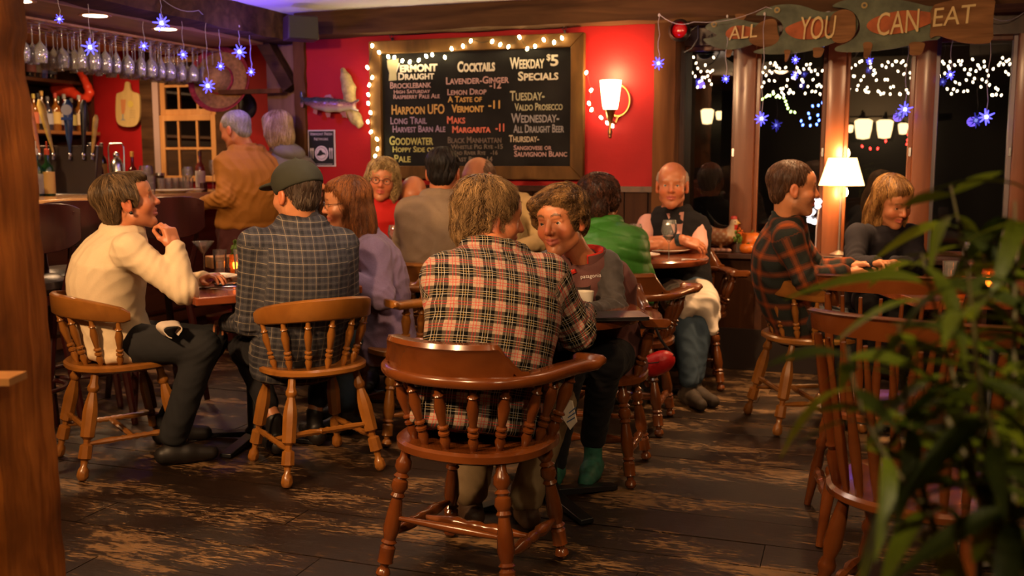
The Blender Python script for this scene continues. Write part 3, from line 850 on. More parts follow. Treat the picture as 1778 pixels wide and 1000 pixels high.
def lantern(px, py, w, label, yy=11.0):  # glowing shape standing in for a lamp mirrored in the window
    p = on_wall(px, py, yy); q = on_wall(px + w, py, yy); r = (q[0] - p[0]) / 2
    t = thing('reflection_lamp', label, 'lantern', p)
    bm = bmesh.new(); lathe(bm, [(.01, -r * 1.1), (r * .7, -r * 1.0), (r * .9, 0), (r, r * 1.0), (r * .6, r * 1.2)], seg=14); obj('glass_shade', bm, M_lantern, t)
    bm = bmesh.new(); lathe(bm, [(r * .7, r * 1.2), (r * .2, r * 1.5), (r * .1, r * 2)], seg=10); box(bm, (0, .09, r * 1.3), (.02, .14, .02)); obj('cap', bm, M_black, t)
lantern(1228, 203, 23, 'glowing stand-in lamp reflection outside the first window, left of the pair', 11)
lantern(1249, 201, 13, 'narrow glowing stand-in lamp reflection outside the first window, middle of three')
lantern(1263, 201, 19, 'glowing stand-in lamp reflection outside the first window, beside the sash')
lantern(1476, 224, 12, 'narrow glowing stand-in lamp reflection outside the third window, beside the bright post')
lantern(1499, 225, 32, 'widest glowing stand-in lamp reflection outside the third window')
lantern(1536, 225, 30, 'second wide glowing stand-in lamp reflection outside the third window')
lantern(1568, 224, 18, 'glowing stand-in lamp reflection outside the third window, beside its right post')
p = on_wall(1525, 208, 11.06); bm = bmesh.new(); box(bm, (0, 0, 0), (1.1, .12, .05)); box(bm, (0, .02, .34), (1.0, .05, .6))  # eave added above the stand-in lamp reflections
o = obj('added_eave', bm, plain('porch boards', (.12, .10, .07), .7), None); o.location = p; tag(o, 'pale added eave and wall outside the third window', 'porch')
ld = bpy.data.lights.new('eave_fill_light', 'POINT'); ld.energy = 12; ld.color = (1, .6, .3); lo = bpy.data.objects.new('eave_fill_light', ld); COL.objects.link(lo); lo.location = (p[0], p[1] - .6, p[2] - .1)  # unseen light added to brighten the eave

# added porch that carries the stand-in reflection bulbs
pw = thing('porch', 'dark added porch frame outside the windows carrying the reflection bulbs', 'porch', (2.5, 9.0, -.4)); M_porch = plain('porch timber', (.018, .016, .012), .8)
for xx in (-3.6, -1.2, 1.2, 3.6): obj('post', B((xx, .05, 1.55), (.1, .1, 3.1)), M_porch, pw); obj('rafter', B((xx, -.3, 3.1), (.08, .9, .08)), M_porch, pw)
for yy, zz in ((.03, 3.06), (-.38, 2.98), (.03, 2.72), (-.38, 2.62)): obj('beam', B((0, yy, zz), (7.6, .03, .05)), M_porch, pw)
pv = thing('neighbour_wall', 'dark house wall beyond the added porch outside the windows', 'wall', (4, 11.1, -.4)); obj('siding', B((0, .1, 1.7), (12, .1, 3.4)), plain('night siding', (.012, .011, .010), .8), pv)
# ---------------------------------------------------------------- fish sign ALL YOU CAN EAT
def SP(px, py, yy=6.0): p = on_wall(px, py, yy); return p
sx0 = SP(1220, 60); 
sign = thing('fish_sign', 'carved wooden sign of three fish swallowing each other reading ALL YOU CAN EAT', 'sign', SP(1470, 50))
so = Vector(SP(1470, 50))
M_fgreen = plain('weathered fish paint', (.085, .10, .065), .75, var=.35, scale=12, bump=.3)
M_fwood = wood('bare sign wood', (.10, .045, .018), (.24, .12, .05), .75, 0, (2.5, 10, 22), .5)
M_fred = plain('faded red paint', (.30, .075, .02), .75, var=.35, scale=14)
M_flet = plain('cream letters', (.55, .42, .20), .8, var=.15)
def zc(a, b_): return (1110 + a * .3757, b_ * .3757)
def outl(pl): return [(SP(*zc(a, b_))[0] - so.x, SP(*zc(a, b_))[2] - so.z) for a, b_ in pl]
RX = Matrix.Rotation(math.pi / 2, 4, 'X')
def smoothp(P, it=2):
    for _ in range(it):
        Q = []
        for i in range(len(P)):
            a, b_ = P[i], P[(i + 1) % len(P)]
            Q += [(a[0] * .75 + b_[0] * .25, a[1] * .75 + b_[1] * .25), (a[0] * .25 + b_[0] * .75, a[1] * .25 + b_[1] * .75)]
        P = Q
    return P
def plate(name, pl, m, y, th=.02, sm=2):
    bm = bmesh.new(); P = smoothp(outl(pl), sm); prism(bm, P, 0, th, RX); bmesh.ops.translate(bm, vec=(0, y, 0), verts=bm.verts)
    bmesh.ops.recalc_face_normals(bm, faces=bm.faces); return obj(name, bm, m, sign, 30)
# bodies: each fish is swallowed by the next
plate('fish_body', [(300, 130), (330, 105), (400, 85), (470, 90), (540, 110), (640, 105), (650, 150), (640, 190), (560, 190), (500, 215), (420, 235), (350, 220), (310, 200), (292, 180), (330, 178), (368, 165), (340, 150)], M_fgreen, 0)
plate('fish_body', [(530, 75), (600, 35), (680, 22), (760, 30), (830, 60), (900, 60), (990, 40), (1005, 80), (1015, 120), (1000, 160), (940, 185), (860, 215), (760, 245), (640, 255), (540, 250), (525, 240), (600, 220), (650, 180), (672, 140), (660, 105), (620, 80), (570, 75)], M_fgreen, -.022)
plate('fish_body', [(880, 40), (930, 12), (1010, -4), (1150, -4), (1280, 22), (1340, 40), (1400, 30), (1400, 190), (1330, 190), (1200, 228), (1040, 245), (910, 245), (900, 225), (975, 200), (1015, 160), (1022, 120), (1005, 75), (960, 45)], M_fgreen, -.044)
plate('fish_tail', [(1340, 38), (1420, 15), (1500, 5), (1560, -5), (1640, -10), (1625, 100), (1628, 205), (1560, 212), (1480, 205), (1420, 185), (1370, 170), (1335, 190), (1345, 120)], M_fwood, -.066, sm=1)
plate('fish_tail', [(540, 118), (600, 90), (640, 95), (640, 150), (655, 190), (600, 225), (540, 215), (500, 190)], M_fwood, -.024)
plate('fish_tail', [(880, 75), (950, 45), (1000, 70), (1000, 120), (1000, 170), (960, 205), (905, 205), (880, 170)], M_fwood, -.068 + .02)
plate('fish_stripe', [(400, 150), (440, 118), (520, 128), (560, 140), (520, 175), (440, 185), (405, 175)], M_fred, -.026, .006)
plate('fish_stripe', [(700, 120), (780, 90), (880, 95), (900, 130), (860, 180), (760, 190), (700, 175), (670, 140)], M_fred, -.046, .006)
plate('fish_stripe', [(1045, 120), (1090, 85), (1200, 55), (1320, 60), (1400, 80), (1340, 120), (1220, 160), (1120, 170), (1060, 150)], M_fred, -.068, .006)
for a, b_, c, d in ((395, 200, 440, 265), (670, 235, 705, 290), (1030, 200, 1080, 275), (800, 225, 860, 270), (1240, 200, 1320, 262), (440, 65, 500, 100)):
    plate('fin', [(a, b_), (c, b_), (c - 8, (b_ + d) / 2), (c - 20, d), (a + 4, d), (a + 8, (b_ + d) / 2)], M_fwood, -.05 if a > 600 else .004)
for a, b_ in ((348, 115), (640, 52), (1040, 33)):
    p = SP(*zc(a, b_)); bm = bmesh.new(); lathe(bm, [(.017, 0), (.017, .006)], seg=14, M=Matrix.Translation((p[0] - so.x, -.064 if a > 900 else (-.042 if a > 500 else -.02), p[2] - so.z)) @ RX)
    lathe(bm, [(.008, 0.005), (.008, .009)], seg=10, mi=1, M=Matrix.Translation((p[0] - so.x, -.064 if a > 900 else (-.042 if a > 500 else -.02), p[2] - so.z)) @ RX)
    obj('fish_eye', bm, [plain('fish eye ochre', (.28, .20, .06), .6), M_black], sign)
tl_ = []
for s_, l, bs, r, cap, yy in (('ALL', 418, 190, 548, 62, -.052), ('YOU', 740, 190, 900, 105, -.072), ('CAN', 1090, 175, 1285, 105, -.080), ('EAT', 1342, 135, 1540, 85, -.090)):
    p = SP(*zc(l, bs)); q = SP(*zc(r, bs)); u = SP(*zc(l, bs - cap))
    o = text('letters', s_, (u[2] - p[2]) / .70, M_flet, sign, (p[0] - so.x, yy, p[2] - so.z), ext=.002, offs=.0, shear=.15)
    o.rotation_euler = (math.pi / 2, -math.radians(4 if s_ in ('ALL', 'CAN', 'EAT') else 0), 0)
    tl_.append((o, q[0] - p[0]))
bpy.context.view_layer.update()
for o, wd in tl_: o.scale = (wd / max(o.dimensions.x, .01), 1, 1)

# ---------------------------------------------------------------- red signal lamp
p = SP(1182, 54, 6.02)
rl = thing('signal_lamp', 'round red signal lamp in a black housing at the beam end', 'lamp', p)
bm = bmesh.new(); lathe(bm, [(.04, 0), (.062, .01), (.066, .04), (.05, .075), (.046, .05)], seg=24, M=Matrix.Rotation(math.pi / 2, 4, 'X'), close=False); obj('housing', bm, M_black, rl)
bm = bmesh.new(); ball(bm, (0, -.035, 0), .046, 16, 10, sc=(1, .45, 1)); obj('lens', bm, plain('red lens', (.6, .005, .01), .12, coat=.6), rl)
bm = bmesh.new(); tube(bm, [(.06, -.01, 0), (.10, 0, .03), (.10, .02, -.04), (.06, .03, -.10), (.02, .03, -.12)], .004, 6); obj('cable', bm, M_black, rl)

# ---------------------------------------------------------------- mounted trout
p = on_wall(575, 185, V - .08); tr = thing('mounted_trout', 'mounted rainbow trout on a piece of driftwood on the red wall', 'mounted fish', p); po = Vector(p)
def LP(px, py, d=0): q = on_wall(px, py, V - .08); return (q[0] - po.x, d, q[2] - po.z)
def field_obj(name, f, h, mat, parent, colfn=None):
    Vv, Q = f.mesh(h); me = np_mesh(name, Vv, Q)
    if colfn is not None: attr(me, 'Col', colfn(Vv), 'FLOAT_COLOR')
    return link_mesh(name, me, mat, parent)
def vcolmat(name, rough=.5, spec=.5, coat=0, bump=0, bs=200, sss=0):
    if name in MATS: return MATS[name]
    m, nt, b = _base(name); a = N(nt, 'ShaderNodeAttribute', attribute_name='Col')
    nt.links.new(a.outputs['Color'], b.inputs['Base Color']); b.inputs['Roughness'].default_value = rough
    b.inputs['Specular IOR Level'].default_value = spec; b.inputs['Coat Weight'].default_value = coat
    if sss:
        b.inputs['Subsurface Weight'].default_value = sss; b.inputs['Subsurface Radius'].default_value = (.9, .3, .15); b.inputs['Subsurface Scale'].default_value = .006
    if bump:
        tc = N(nt, 'ShaderNodeTexCoord'); n = N(nt, 'ShaderNodeTexNoise'); n.inputs['Scale'].default_value = bs; n.inputs['Detail'].default_value = 4
        nt.links.new(tc.outputs['Object'], n.inputs['Vector'])
        bp = N(nt, 'ShaderNodeBump'); bp.inputs['Strength'].default_value = bump; bp.inputs['Distance'].default_value = .003
        nt.links.new(n.outputs['Fac'], bp.inputs['Height']); nt.links.new(bp.outputs[0], b.inputs['Normal'])
    MATS[name] = m; return m
f = Field()
pa = [(612, 184, .022), (590, 183, .043), (570, 182, .050), (550, 179, .042), (535, 176, .026), (527, 173, .014)]
for (a, b_, r), (c, d, r2) in zip(pa, pa[1:]): f.cone(LP(a, b_), LP(c, d), r, r2, .01)
f.cone(LP(612, 181), LP(622, 174), .014, .008, .01); f.cone(LP(612, 188), LP(621, 192), .012, .007, .008)
f.ell(LP(523, 165), (.014, .006, .03), None, .008); f.ell(LP(524, 180), (.014, .006, .028), None, .008)
def tcol(Vv):
    z = Vv[:, 2]; x = Vv[:, 0]; zc_ = LP(570, 183)[2]; c = np.ones((len(Vv), 4), np.float32)
    t = np.clip((z - zc_ + .03) / .06, 0, 1)[:, None]
    top = np.array([.035, .045, .05]); mid = np.array([.30, .12, .13]); bot = np.array([.45, .40, .36])
    col = np.where(t < .5, bot + (mid - bot) * t * 2, mid + (top - mid) * (t * 2 - 1))
    sp = (np.sin(x * 210) * np.sin(z * 260 + x * 60) > .72) & (t[:, 0] > .45); col[sp] *= .3
    c[:, :3] = col; return c
field_obj('trout_body', f, .005, vcolmat('trout skin', .25, coat=.4), tr, tcol)
for P_ in ([(545, 188), (552, 190), (550, 199), (544, 196)], [(565, 196), (574, 196), (573, 203), (568, 204)], [(562, 171), (578, 170), (574, 164), (566, 165)], [(590, 195), (600, 194), (603, 205), (597, 203)]):
    bm = bmesh.new(); prism(bm, [(LP(*q_)[0], LP(*q_)[2]) for q_ in P_], -.004, .004, RX); bmesh.ops.recalc_face_normals(bm, faces=bm.faces); obj('fin', bm, plain('trout fin', (.30, .12, .08), .4), tr)
bm = bmesh.new(); q_ = LP(613, 180); ball(bm, (q_[0], -.014, q_[2]), .005, 8, 6); obj('eye', bm, M_black, tr)
f = Field(); dw = [(590, 121, .018), (595, 135, .036), (600, 152, .046), (602, 172, .04), (603, 192, .04), (612, 205, .042), (618, 214, .028), (617, 221, .008)]
for (a, b_, r), (c, d, r2) in zip(dw, dw[1:]): f.cone(LP(a, b_, .045), LP(c, d, .045), r, r2, .012)
f.cone(LP(602, 190, .045), LP(590, 202, .045), .02, .008, .012); f.cone(LP(612, 150, .045), LP(604, 165, .045), .006, .02, .012)
field_obj('driftwood', f, .006, plain('driftwood', (.36, .27, .12), .75, var=.4, scale=25, bump=.6), tr)

# ---------------------------------------------------------------- food network poster
p0, p1 = on_wall(536, 226, V), on_wall(584, 289, V)
cx_, cz_ = (p0[0] + p1[0]) / 2, (p0[2] + p1[2]) / 2; w_, h_ = p1[0] - p0[0], p0[2] - p1[2]
ps = thing('food_network_sign', 'small black and white VERMONT FRESH NETWORK sign below the mounted trout', 'sign', (cx_, V - .012, cz_))
M_sw = plain('sign white', (.62, .55, .55), .5); M_sb = plain('sign black', (.012, .012, .014), .4)
bm = bmesh.new(); box(bm, (0, 0.004, 0), (w_, .008, h_)); obj('backing', bm, M_sw, ps)
bm = bmesh.new(); box(bm, (0, -.001, 0), (w_ - .016, .004, h_ - .016)); obj('black_field', bm, M_sb, ps)
ts = []
for s_, z_, hh, ww in (('Vermont Fresh', .088, .030, .82), ('Network', .054, .028, .52), ('Fork & Farm Partnership', -.112, .011, .8)):
    o = text('lettering', s_, hh, M_sw, ps, (0, -.0035, z_ * h_ / .25), small=.8, align='CENTER', ext=.0004); ts.append((o, w_ * ww))
bpy.context.view_layer.update()
for o, wd in ts: o.scale = (wd / max(o.dimensions.x, .01),) + (1, 1)
Rp = Matrix.Rotation(math.pi / 2, 4, 'X'); D = lambda x, z, y=-.003: Matrix.Translation((x, y, z)) @ Rp
bm = bmesh.new(); lathe(bm, [(.052, 0), (.052, .001)], seg=28, M=D(0, -.035)); obj('plate_disc', bm, M_sw, ps)
bm = bmesh.new(); lathe(bm, [(.041, 0), (.041, .001)], seg=28, M=D(0, -.035, -.0042)); obj('plate_ring', bm, M_sb, ps)
bm = bmesh.new(); lathe(bm, [(.038, 0), (.038, .001)], seg=28, M=D(0, -.035, -.0054)); obj('plate_centre', bm, M_sw, ps)
bm = bmesh.new(); prism(bm, smoothp([(-.036, -.045), (-.02, -.03), (-.012, -.01), (.002, -.012), (.01, -.028), (.03, -.032), (.034, -.048), (.015, -.042), (-.005, -.052), (-.03, -.052)], 2), .0055, .0075, RX); obj('barn_mark', bm, M_sb, ps)
for sx in (-1, 1):
    for k, dx in enumerate((.066, .082)):
        bm = bmesh.new(); box(bm, (sx * dx, -.0042, -.045), (.005, .002, .055)); ball(bm, (sx * dx, -.0042, -.01), .008, 8, 6, sc=(.8, .2, 1.6)); obj('cutlery_mark', bm, M_sw, ps)

# ---------------------------------------------------------------- loudspeaker in the corner
p = on_wall(560, 60, V - .22)
sp = thing('loudspeaker', 'dark corner loudspeaker under the ceiling beam beside the red wall', 'speaker', PW(522, 50, 6.55), A + math.radians(25))
bm = bmesh.new(); box(bm, (0, 0, 0), (.20, .16, .15), taper=.96); obj('cabinet', bm, plain('speaker cabinet', (.03, .012, .02), .5), sp, bevel=.008)
bm = bmesh.new(); box(bm, (0, -.083, 0), (.185, .01, .135)); obj('grille', bm, plain('speaker grille', (.045, .045, .035), .85, bump=.4, bscale=300), sp, bevel=.004)
bm = bmesh.new(); tube(bm, [(0, .08, 0), (0, .14, .04), (.0, .16, .10)], .012, 8); obj('bracket', bm, M_black, sp)
# ---------------------------------------------------------------- ceiling can lights over the bar
M_can = glow('can lamp lens', (1, .82, .58), 14)
for i, (px, py, lab) in enumerate(((75, 0, 'round lit ceiling lamp over the bar, nearest the hewn post'), (190, 27, 'round lit ceiling lamp over the bar, middle of three'), (320, 50, 'round lit ceiling lamp over the bar, nearest the sombrero'))):
    x, y, z = HW(px, py, 2.095); t = thing('ceiling_spotlight', lab, 'ceiling lamp', (-4.02, y, 2.10))
    bm = bmesh.new(); lathe(bm, [(.062, 0), (.085, -.004), (.088, .0), (.088, .004)], seg=28, close=False); obj('trim_ring', bm, M_pine, t)
    bm = bmesh.new(); lathe(bm, [(.064, -.003), (.03, -.006), (0.001, -.007)], seg=28); obj('lens', bm, M_can, t)
    d = bpy.data.lights.new('can_lamp_light', 'SPOT'); d.energy = 30; d.color = (1, .62, .32); d.spot_size = math.radians(110); d.spot_blend = .6; d.shadow_soft_size = .05
    lo = bpy.data.objects.new('can_lamp_light', d); COL.objects.link(lo); lo.location = (-4.02, y, 2.08)
d = bpy.data.lights.new('bar_lamp_light', 'AREA'); d.shape = 'DISK'; d.size = .25; d.energy = 26; d.color = (1, .6, .3)
for yy in (5.2, 6.6):
    lo = bpy.data.objects.new('bar_lamp_light', d); COL.objects.link(lo); lo.location = (-5.7, yy, 2.2); lo.rotation_euler = (0, 0, 0)

# ---------------------------------------------------------------- the bar counter
M_bartop = wood('bar top maple', (.50, .24, .075), (.68, .38, .13), .22, .5, (14, 1.5, 14), .06)
bar = thing('bar_counter', 'long bar counter with a thick pale wooden top', 'bar', (-4.9, 5.0, 0))
BT = 1.07
def rel(x0, x1, y0, y1, z0, z1):
    return B(((x0 + x1) / 2 + 4.9, (y0 + y1) / 2 - 5.0, (z0 + z1) / 2), (x1 - x0, y1 - y0, z1 - z0))
obj('counter_top', rel(-5.25, -4.60, 2.0, 7.05, BT - .055, BT), M_bartop, bar, bevel=.008)
obj('end_top', rel(-4.75, -4.60, 7.05, 7.06, BT - .055, BT), M_bartop, bar)
obj('body', rel(-5.18, -4.88, 2.0, 7.0, 0.08, BT - .055), M_dkwood, bar)
obj('kick_board', rel(-5.16, -4.90, 2.02, 6.68, 0, .08), M_dark, bar)
bm = bmesh.new(); tube(bm, [(.20, -3, .22), (.20, 1.7, .22)], .02, 10)
for k in range(5): tube(bm, [(.20, -2.8 + k * 1.1, .22), (.02, -2.8 + k * 1.1, .22)], .012, 8)
obj('foot_rail', bm, plain('dull brass rail', (.10, .06, .03), .4, 1), bar)

# ---------------------------------------------------------------- stools
M_leather = plain('black leather', (.012, .009, .009), .28, spec=.6, bump=.1, bscale=120)
M_mahog = wood('mahogany stool', (.018, .003, .003), (.040, .007, .006), .3, .35, (12, 12, 2), .1)
def bar_stool(label, loc, rz):
    t = thing('bar_stool', label, 'bar stool', loc, rz, 'bar stools along the counter')
    bm = bmesh.new(); lathe(bm, [(.02, .70), (.19, .70), (.21, .73), (.205, .76), (.17, .78), (.05, .785), (.002, .785)], seg=28); obj('seat', bm, M_leather, t)
    bm = bmesh.new(); lathe(bm, [(.19, .655), (.20, .66), (.20, .70), (.02, .70)], seg=28); obj('seat_ring', bm, M_mahog, t)
    for sx, sy in ((1, 1), (1, -1), (-1, 1), (-1, -1)):
        bm = bmesh.new(); turned(bm, (sx * .13, sy * .13, .66), (sx * .20, sy * .20, 0), [(0, .02), (.5, .022), (1, .016)], 8); obj('leg', bm, M_mahog, t)
    bm = bmesh.new(); tube(bm, [(.178 * math.cos(a), .178 * math.sin(a), .26) for a in [i * math.pi / 12 for i in range(24)]], .011, 8, closed=True); obj('foot_ring', bm, M_mahog, t)
    # curved back on two posts
    for s_ in (-1, 1):
        bm = bmesh.new(); tube(bm, [(s_ * .15, -.14, .68), (s_ * .17, -.20, .85), (s_ * .175, -.235, 1.08)], [.017, .015, .013], 8); obj('back_post', bm, M_mahog, t)
    bm = bmesh.new(); n = 14; rows = []
    for i in range(n + 1):
        a = -1 + 2 * i / n; x = .215 * a; y = -.205 - .055 * (1 - a * a); top = 1.115 - .03 * a ** 4; bot = .90 + .05 * abs(a) ** 3
        rows.append([bm.verts.new((x, y, bot)), bm.verts.new((x, y, top)), bm.verts.new((x, y - .022, top + .004)), bm.verts.new((x, y - .022, bot))])
    for a_, b_ in zip(rows, rows[1:]):
        for k in range(4): bm.faces.new((a_[k], a_[(k + 1) % 4], b_[(k + 1) % 4], b_[k]))
    bm.faces.new(rows[0]); bm.faces.new(rows[-1][::-1]); bmesh.ops.recalc_face_normals(bm, faces=bm.faces)
    obj('back_rest', bm, M_mahog, t, bevel=.004)
    return t
def stool_at(px, py, h, label, rz):
    x, y, z = HW(px, py, h); return bar_stool(label, (x, y, 0), rz)
stool_at(30, 478, .785, 'dark wooden bar stool with a black leather seat beside the hewn post', math.radians(62))
stool_at(135, 462, .785, 'dark wooden bar stool behind the woman in the cream sweater', math.radians(50))
stool_at(262, 446, .785, 'dark wooden bar stool between the cream sweater woman and the man in ochre', math.radians(60))

# ---------------------------------------------------------------- hanging glasses
M_glass = glassy('drinking glass', (.97, .96, .96),   .22, .08, .24)
M_glassd = glassy('drinking glass clear', (.97, .97, .97), .05, .05, .07)
def wine_profile(k=1.0, h=.20, r=.038):
    return [(r * .95, 0), (r * .9, .003), (.006, .008), (.0035, .02), (.0035, h * .45), (.008, h * .49), (r * .8, h * .60), (r * 1.08, h * .74), (r * .98, h * .90), (r * .86, h), (r * .84, h), (r * .96, h * .90), (r * 1.05, h * .74), (r * .77, h * .61), (.004, h * .51)]
bmg = bmesh.new(); lathe(bmg, wine_profile(h=.225, r=.036), seg=16, close=False); g0 = obj('tmp', bmg, M_glass, None); WG = g0.data; WG.name = 'wine_glass'; bpy.data.objects.remove(g0)
bmg = bmesh.new(); lathe(bmg, wine_profile(h=.225, r=.026), seg=14, close=False); g0 = obj('tmp', bmg, M_glass, None); WF = g0.data; bpy.data.objects.remove(g0)
rack = thing('glass_rack', 'wooden overhead rack holding the hanging wine glasses', 'glass rack', (-4.55, 5.3, 2.06))
for k in range(6):
    bm = bmesh.new(); box(bm, (-.26 + k * .095, -.4, .02), (.03, 2.6, .012)); obj('slat', bm, M_pine, rack)
r = random.Random(6); cnt = 0
ORD = 'first second third fourth fifth sixth seventh eighth ninth tenth eleventh twelfth thirteenth fourteenth fifteenth sixteenth seventeenth eighteenth nineteenth twentieth'.split()
def nth(k): return ORD[k - 1] if k <= 20 else ORD[k - 21].replace('first', 'twenty-first')

for row in range(4):
    xx = -4.375 - row * .10
    yy = 4.33; k_ = 0
    while yy < 6.25:
        if cnt == 0 or not (4.62 < yy < 4.82):
            o = link_mesh('wine_glass', WG if r.random() < .8 else WF, None, None)
            o.location = (xx + r.uniform(-.01, .01), yy, 2.075); o.rotation_euler = (math.pi, 0, 0)
            k_ += 1; tag(o, 'stemmed glass hanging over the bar, %s from the hewn post, %s row' % (nth(k_), ('front', 'second', 'third', 'back')[row]), 'wine glass', 'wine glasses hanging above the bar')
        yy += r.uniform(.088, .125); cnt += 1

# ---------------------------------------------------------------- bottle shelves on the left wall
SX = -6.52
M_shelf = wood('back bar shelf', (.13, .05, .015), (.28, .12, .04), .4, .3, (12, 2, 12), .1)
sh = thing('back_bar_shelf', 'tall dark wooden back bar shelving full of bottles', 'shelving', (-6.75, 6.3, 0))
def relb(x0, x1, y0, y1, z0, z1): return B(((x0 + x1) / 2 + 6.75, (y0 + y1) / 2 - 6.3, (z0 + z1) / 2), (x1 - x0, y1 - y0, z1 - z0))
SZ = (1.56, 2.0)
obj('shelf', relb(-7.0, -6.45, 5.2, 7.36, SZ[0] - .03, SZ[0]), M_shelf, sh, bevel=.003)
obj('shelf', relb(-7.0, -6.55, 5.2, 7.36, SZ[1] - .03, SZ[1]), M_dkwood, sh, bevel=.003)
obj('shelf', relb(-7.0, -6.45, 5.2, 7.36, .95, .99), M_shelf, sh, bevel=.003)
obj('back_panel', relb(-7.0, -6.97, 5.2, 7.36, .99, 2.28), M_dark, sh)
obj('cabinet_panel', relb(-6.62, -6.58, 5.2, 6.62, .99, SZ[0] - .03), M_shelf, sh)
obj('cabinet_panel', relb(-7.0, -6.5, 7.32, 7.36, .99, 2.28), M_dkwood, sh)
obj('lower_cabinet', relb(-7.0, -6.5, 5.2, 7.36, 0, .95), M_dkwood, sh)
obj('red_back', relb(-6.97, -6.96, 6.1, 6.75, SZ[0], SZ[1] - .03), M_red, sh)
def bottle(name, label, loc, h, r_, glass, label_c=None, cap=(.02, .02, .02), neck=.30, lz=(.18, .5), group=None, spout=False, cat='bottle'):
    t = thing(name, label, cat, loc, 0, group)
    gm = plain('bottle glass %.2f %.2f %.2f' % glass, glass, .08, coat=.5, spec=.7)
    bm = bmesh.new(); lathe(bm, [(r_ * .9, 0), (r_, .008), (r_, h * (1 - neck - .14)), (r_ * .85, h * (1 - neck - .06)), (r_ * .36, h * (1 - neck + .02)), (r_ * .33, h * .95)], seg=16); obj('glass_body', bm, gm, t)
    if label_c:
        lm = plain('bottle label %.2f %.2f %.2f' % label_c, label_c, .7)
        bm = bmesh.new(); lathe(bm, [(r_ + .0012, h * lz[0]), (r_ + .0012, h * lz[1])], seg=16, close=False); obj('paper_label', bm, lm, t)
    bm = bmesh.new(); cm = plain('bottle cap %.2f %.2f %.2f' % cap, cap, .4)
    lathe(bm, [(r_ * .38, h * .88), (r_ * .40, h * .9), (r_ * .40, h), (r_ * .3, h + .003)], seg=12)
    if spout: tube(bm, [(0, 0, h), (0, 0, h + .02), (.01, -.01, h + .05)], .005, 6)
    obj('cap', bm, cm, t)
    return t
def shelf_pt(px, py, x=SX + .02):  # point on the plane x=const seen at a pixel column
    rx, ry, rz = ray(px, py); a, b_ = W(rx, ry); t = x / a; return (x, b_ * t, H + rz * t)
DK = (.015, .008, .005); GR = (.01, .05, .015); AM = (.20, .07, .01); CL = (.35, .33, .30); BK = (.006, .006, .007)
row = [(22, .30, .038, AM, (.35, .22, .08), (.5, .1, .03), 'amber bottle with a gold top on the middle shelf beside the hewn post'), (29, .27, .05, BK, (.45, .20, .05), (.5, .2, .04), 'squat black liqueur bottle with a gold seal on the middle shelf'),
       (41, .33, .042, (.05, .06, .02), None, (.03, .05, .02), 'slim olive bottle without label on the middle shelf'), (50, .30, .044, GR, (.62, .58, .50), (.04, .04, .03), 'green bottle with a large white label on the middle shelf'),
       (62, .28, .036, AM, (.45, .12, .06), (.5, .4, .1), 'amber bottle with a red and gold label on the middle shelf'), (71, .29, .04, DK, (.25, .2, .15), (.03, .03, .03), 'dark bottle right of the red-gold one on the middle shelf'),
       (79, .31, .038, (.10, .04, .01), None, (.5, .3, .08), 'brown bottle with a copper top on the middle shelf'), (88, .27, .04, (.03, .03, .05), (.3, .3, .35), (.1, .1, .12), 'dark blue bottle behind the beer taps on the middle shelf'),
       (98, .30, .04, AM, (.5, .35, .1), (.4, .05, .04), 'amber bottle with a red cap behind the beer taps'), (108, .28, .04, DK, (.4, .35, .3), (.05, .1, .05), 'dark bottle with a cream label behind the beer taps'),
       (118, .30, .04, (.12, .02, .02), (.4, .3, .3), (.3, .3, .3), 'dark red bottle behind the beer taps'), (128, .27, .04, BK, (.35, .3, .1), (.1, .1, .1), 'black bottle with a yellow label behind the beer taps'),
       (140, .30, .04, AM, (.62, .5, .3), (.5, .5, .5), 'amber bottle with a pale label at the end of the middle shelf'), (150, .28, .04, DK, None, (.03, .03, .03), 'plain dark bottle at the end of the middle shelf')]
for px, h, r_, gl, lc, cp, lab in row:
    x, y, z = shelf_pt(px, 212); bottle('bottle', lab, (SX + random.uniform(-.02, .02), y, SZ[0]), h * 1.05, r_, gl, lc, cp, group='bottles on the middle shelf')
up = [(26, BK, (.5, .04, .03), 'dark bottle with a red label on the top shelf beside the hewn post'), (36, DK, (.12, .10, .02), 'dark bottle with an olive label on the top shelf'), (47, (.05, .045, .03), (.12, .10, .06), 'wide brown bottle on the top shelf'),
      (68, BK, (.16, .05, .05), 'black bottle with a dull red label on the top shelf'), (78, DK, (.10, .08, .06), 'dark bottle on the top shelf below the second hanging glass'), (88, (.02, .03, .12), (.05, .05, .18), 'deep blue bottle on the top shelf'), (104, BK, (.03, .03, .05), 'black bottle at the end of the top shelf')]
for px, gl, lc, lab in up:
    x, y, z = shelf_pt(px, 105); bottle('bottle', lab, (SX - .08, y, SZ[1]), .24, .045, gl, lc, (.05, .04, .03), group='bottles on the top shelf')

# ---------------------------------------------------------------- things standing on the bar
def bar_pt(px, x=-5.1): rx, ry, rz = ray(px, 330); a, b_ = W(rx, ry); t = x / a; return (x, b_ * t)
x, y = bar_pt(66, -5.15); bottle('bottle', 'tall green bottle with a pale label on the bar, left of the square vermouth bottle', (x, y, BT), .31, .038, GR, (.38, .40, .30), (.6, .58, .5), spout=True, lz=(.05, .48))
x, y = bar_pt(85, -5.12); bottle('bottle', 'green vermouth bottle with a yellow and red label on the bar', (x, y, BT), .31, .042, GR, (.62, .42, .12), (.55, .08, .03), spout=True, lz=(.05, .52))
x, y = bar_pt(54, -5.02); bottle('bottle', 'squat round green bottle with a white cap on the bar beside the lemon', (x, y, BT), .15, .045, GR, None, (.6, .58, .5), neck=.35)
x, y = bar_pt(172, -5.20); bottle('bottle', 'dark wine bottle with a large white label on the bar beside the beer taps', (x, y, BT), .30, .038, BK, (.62, .58, .55), (.03, .03, .03), lz=(.04, .45))
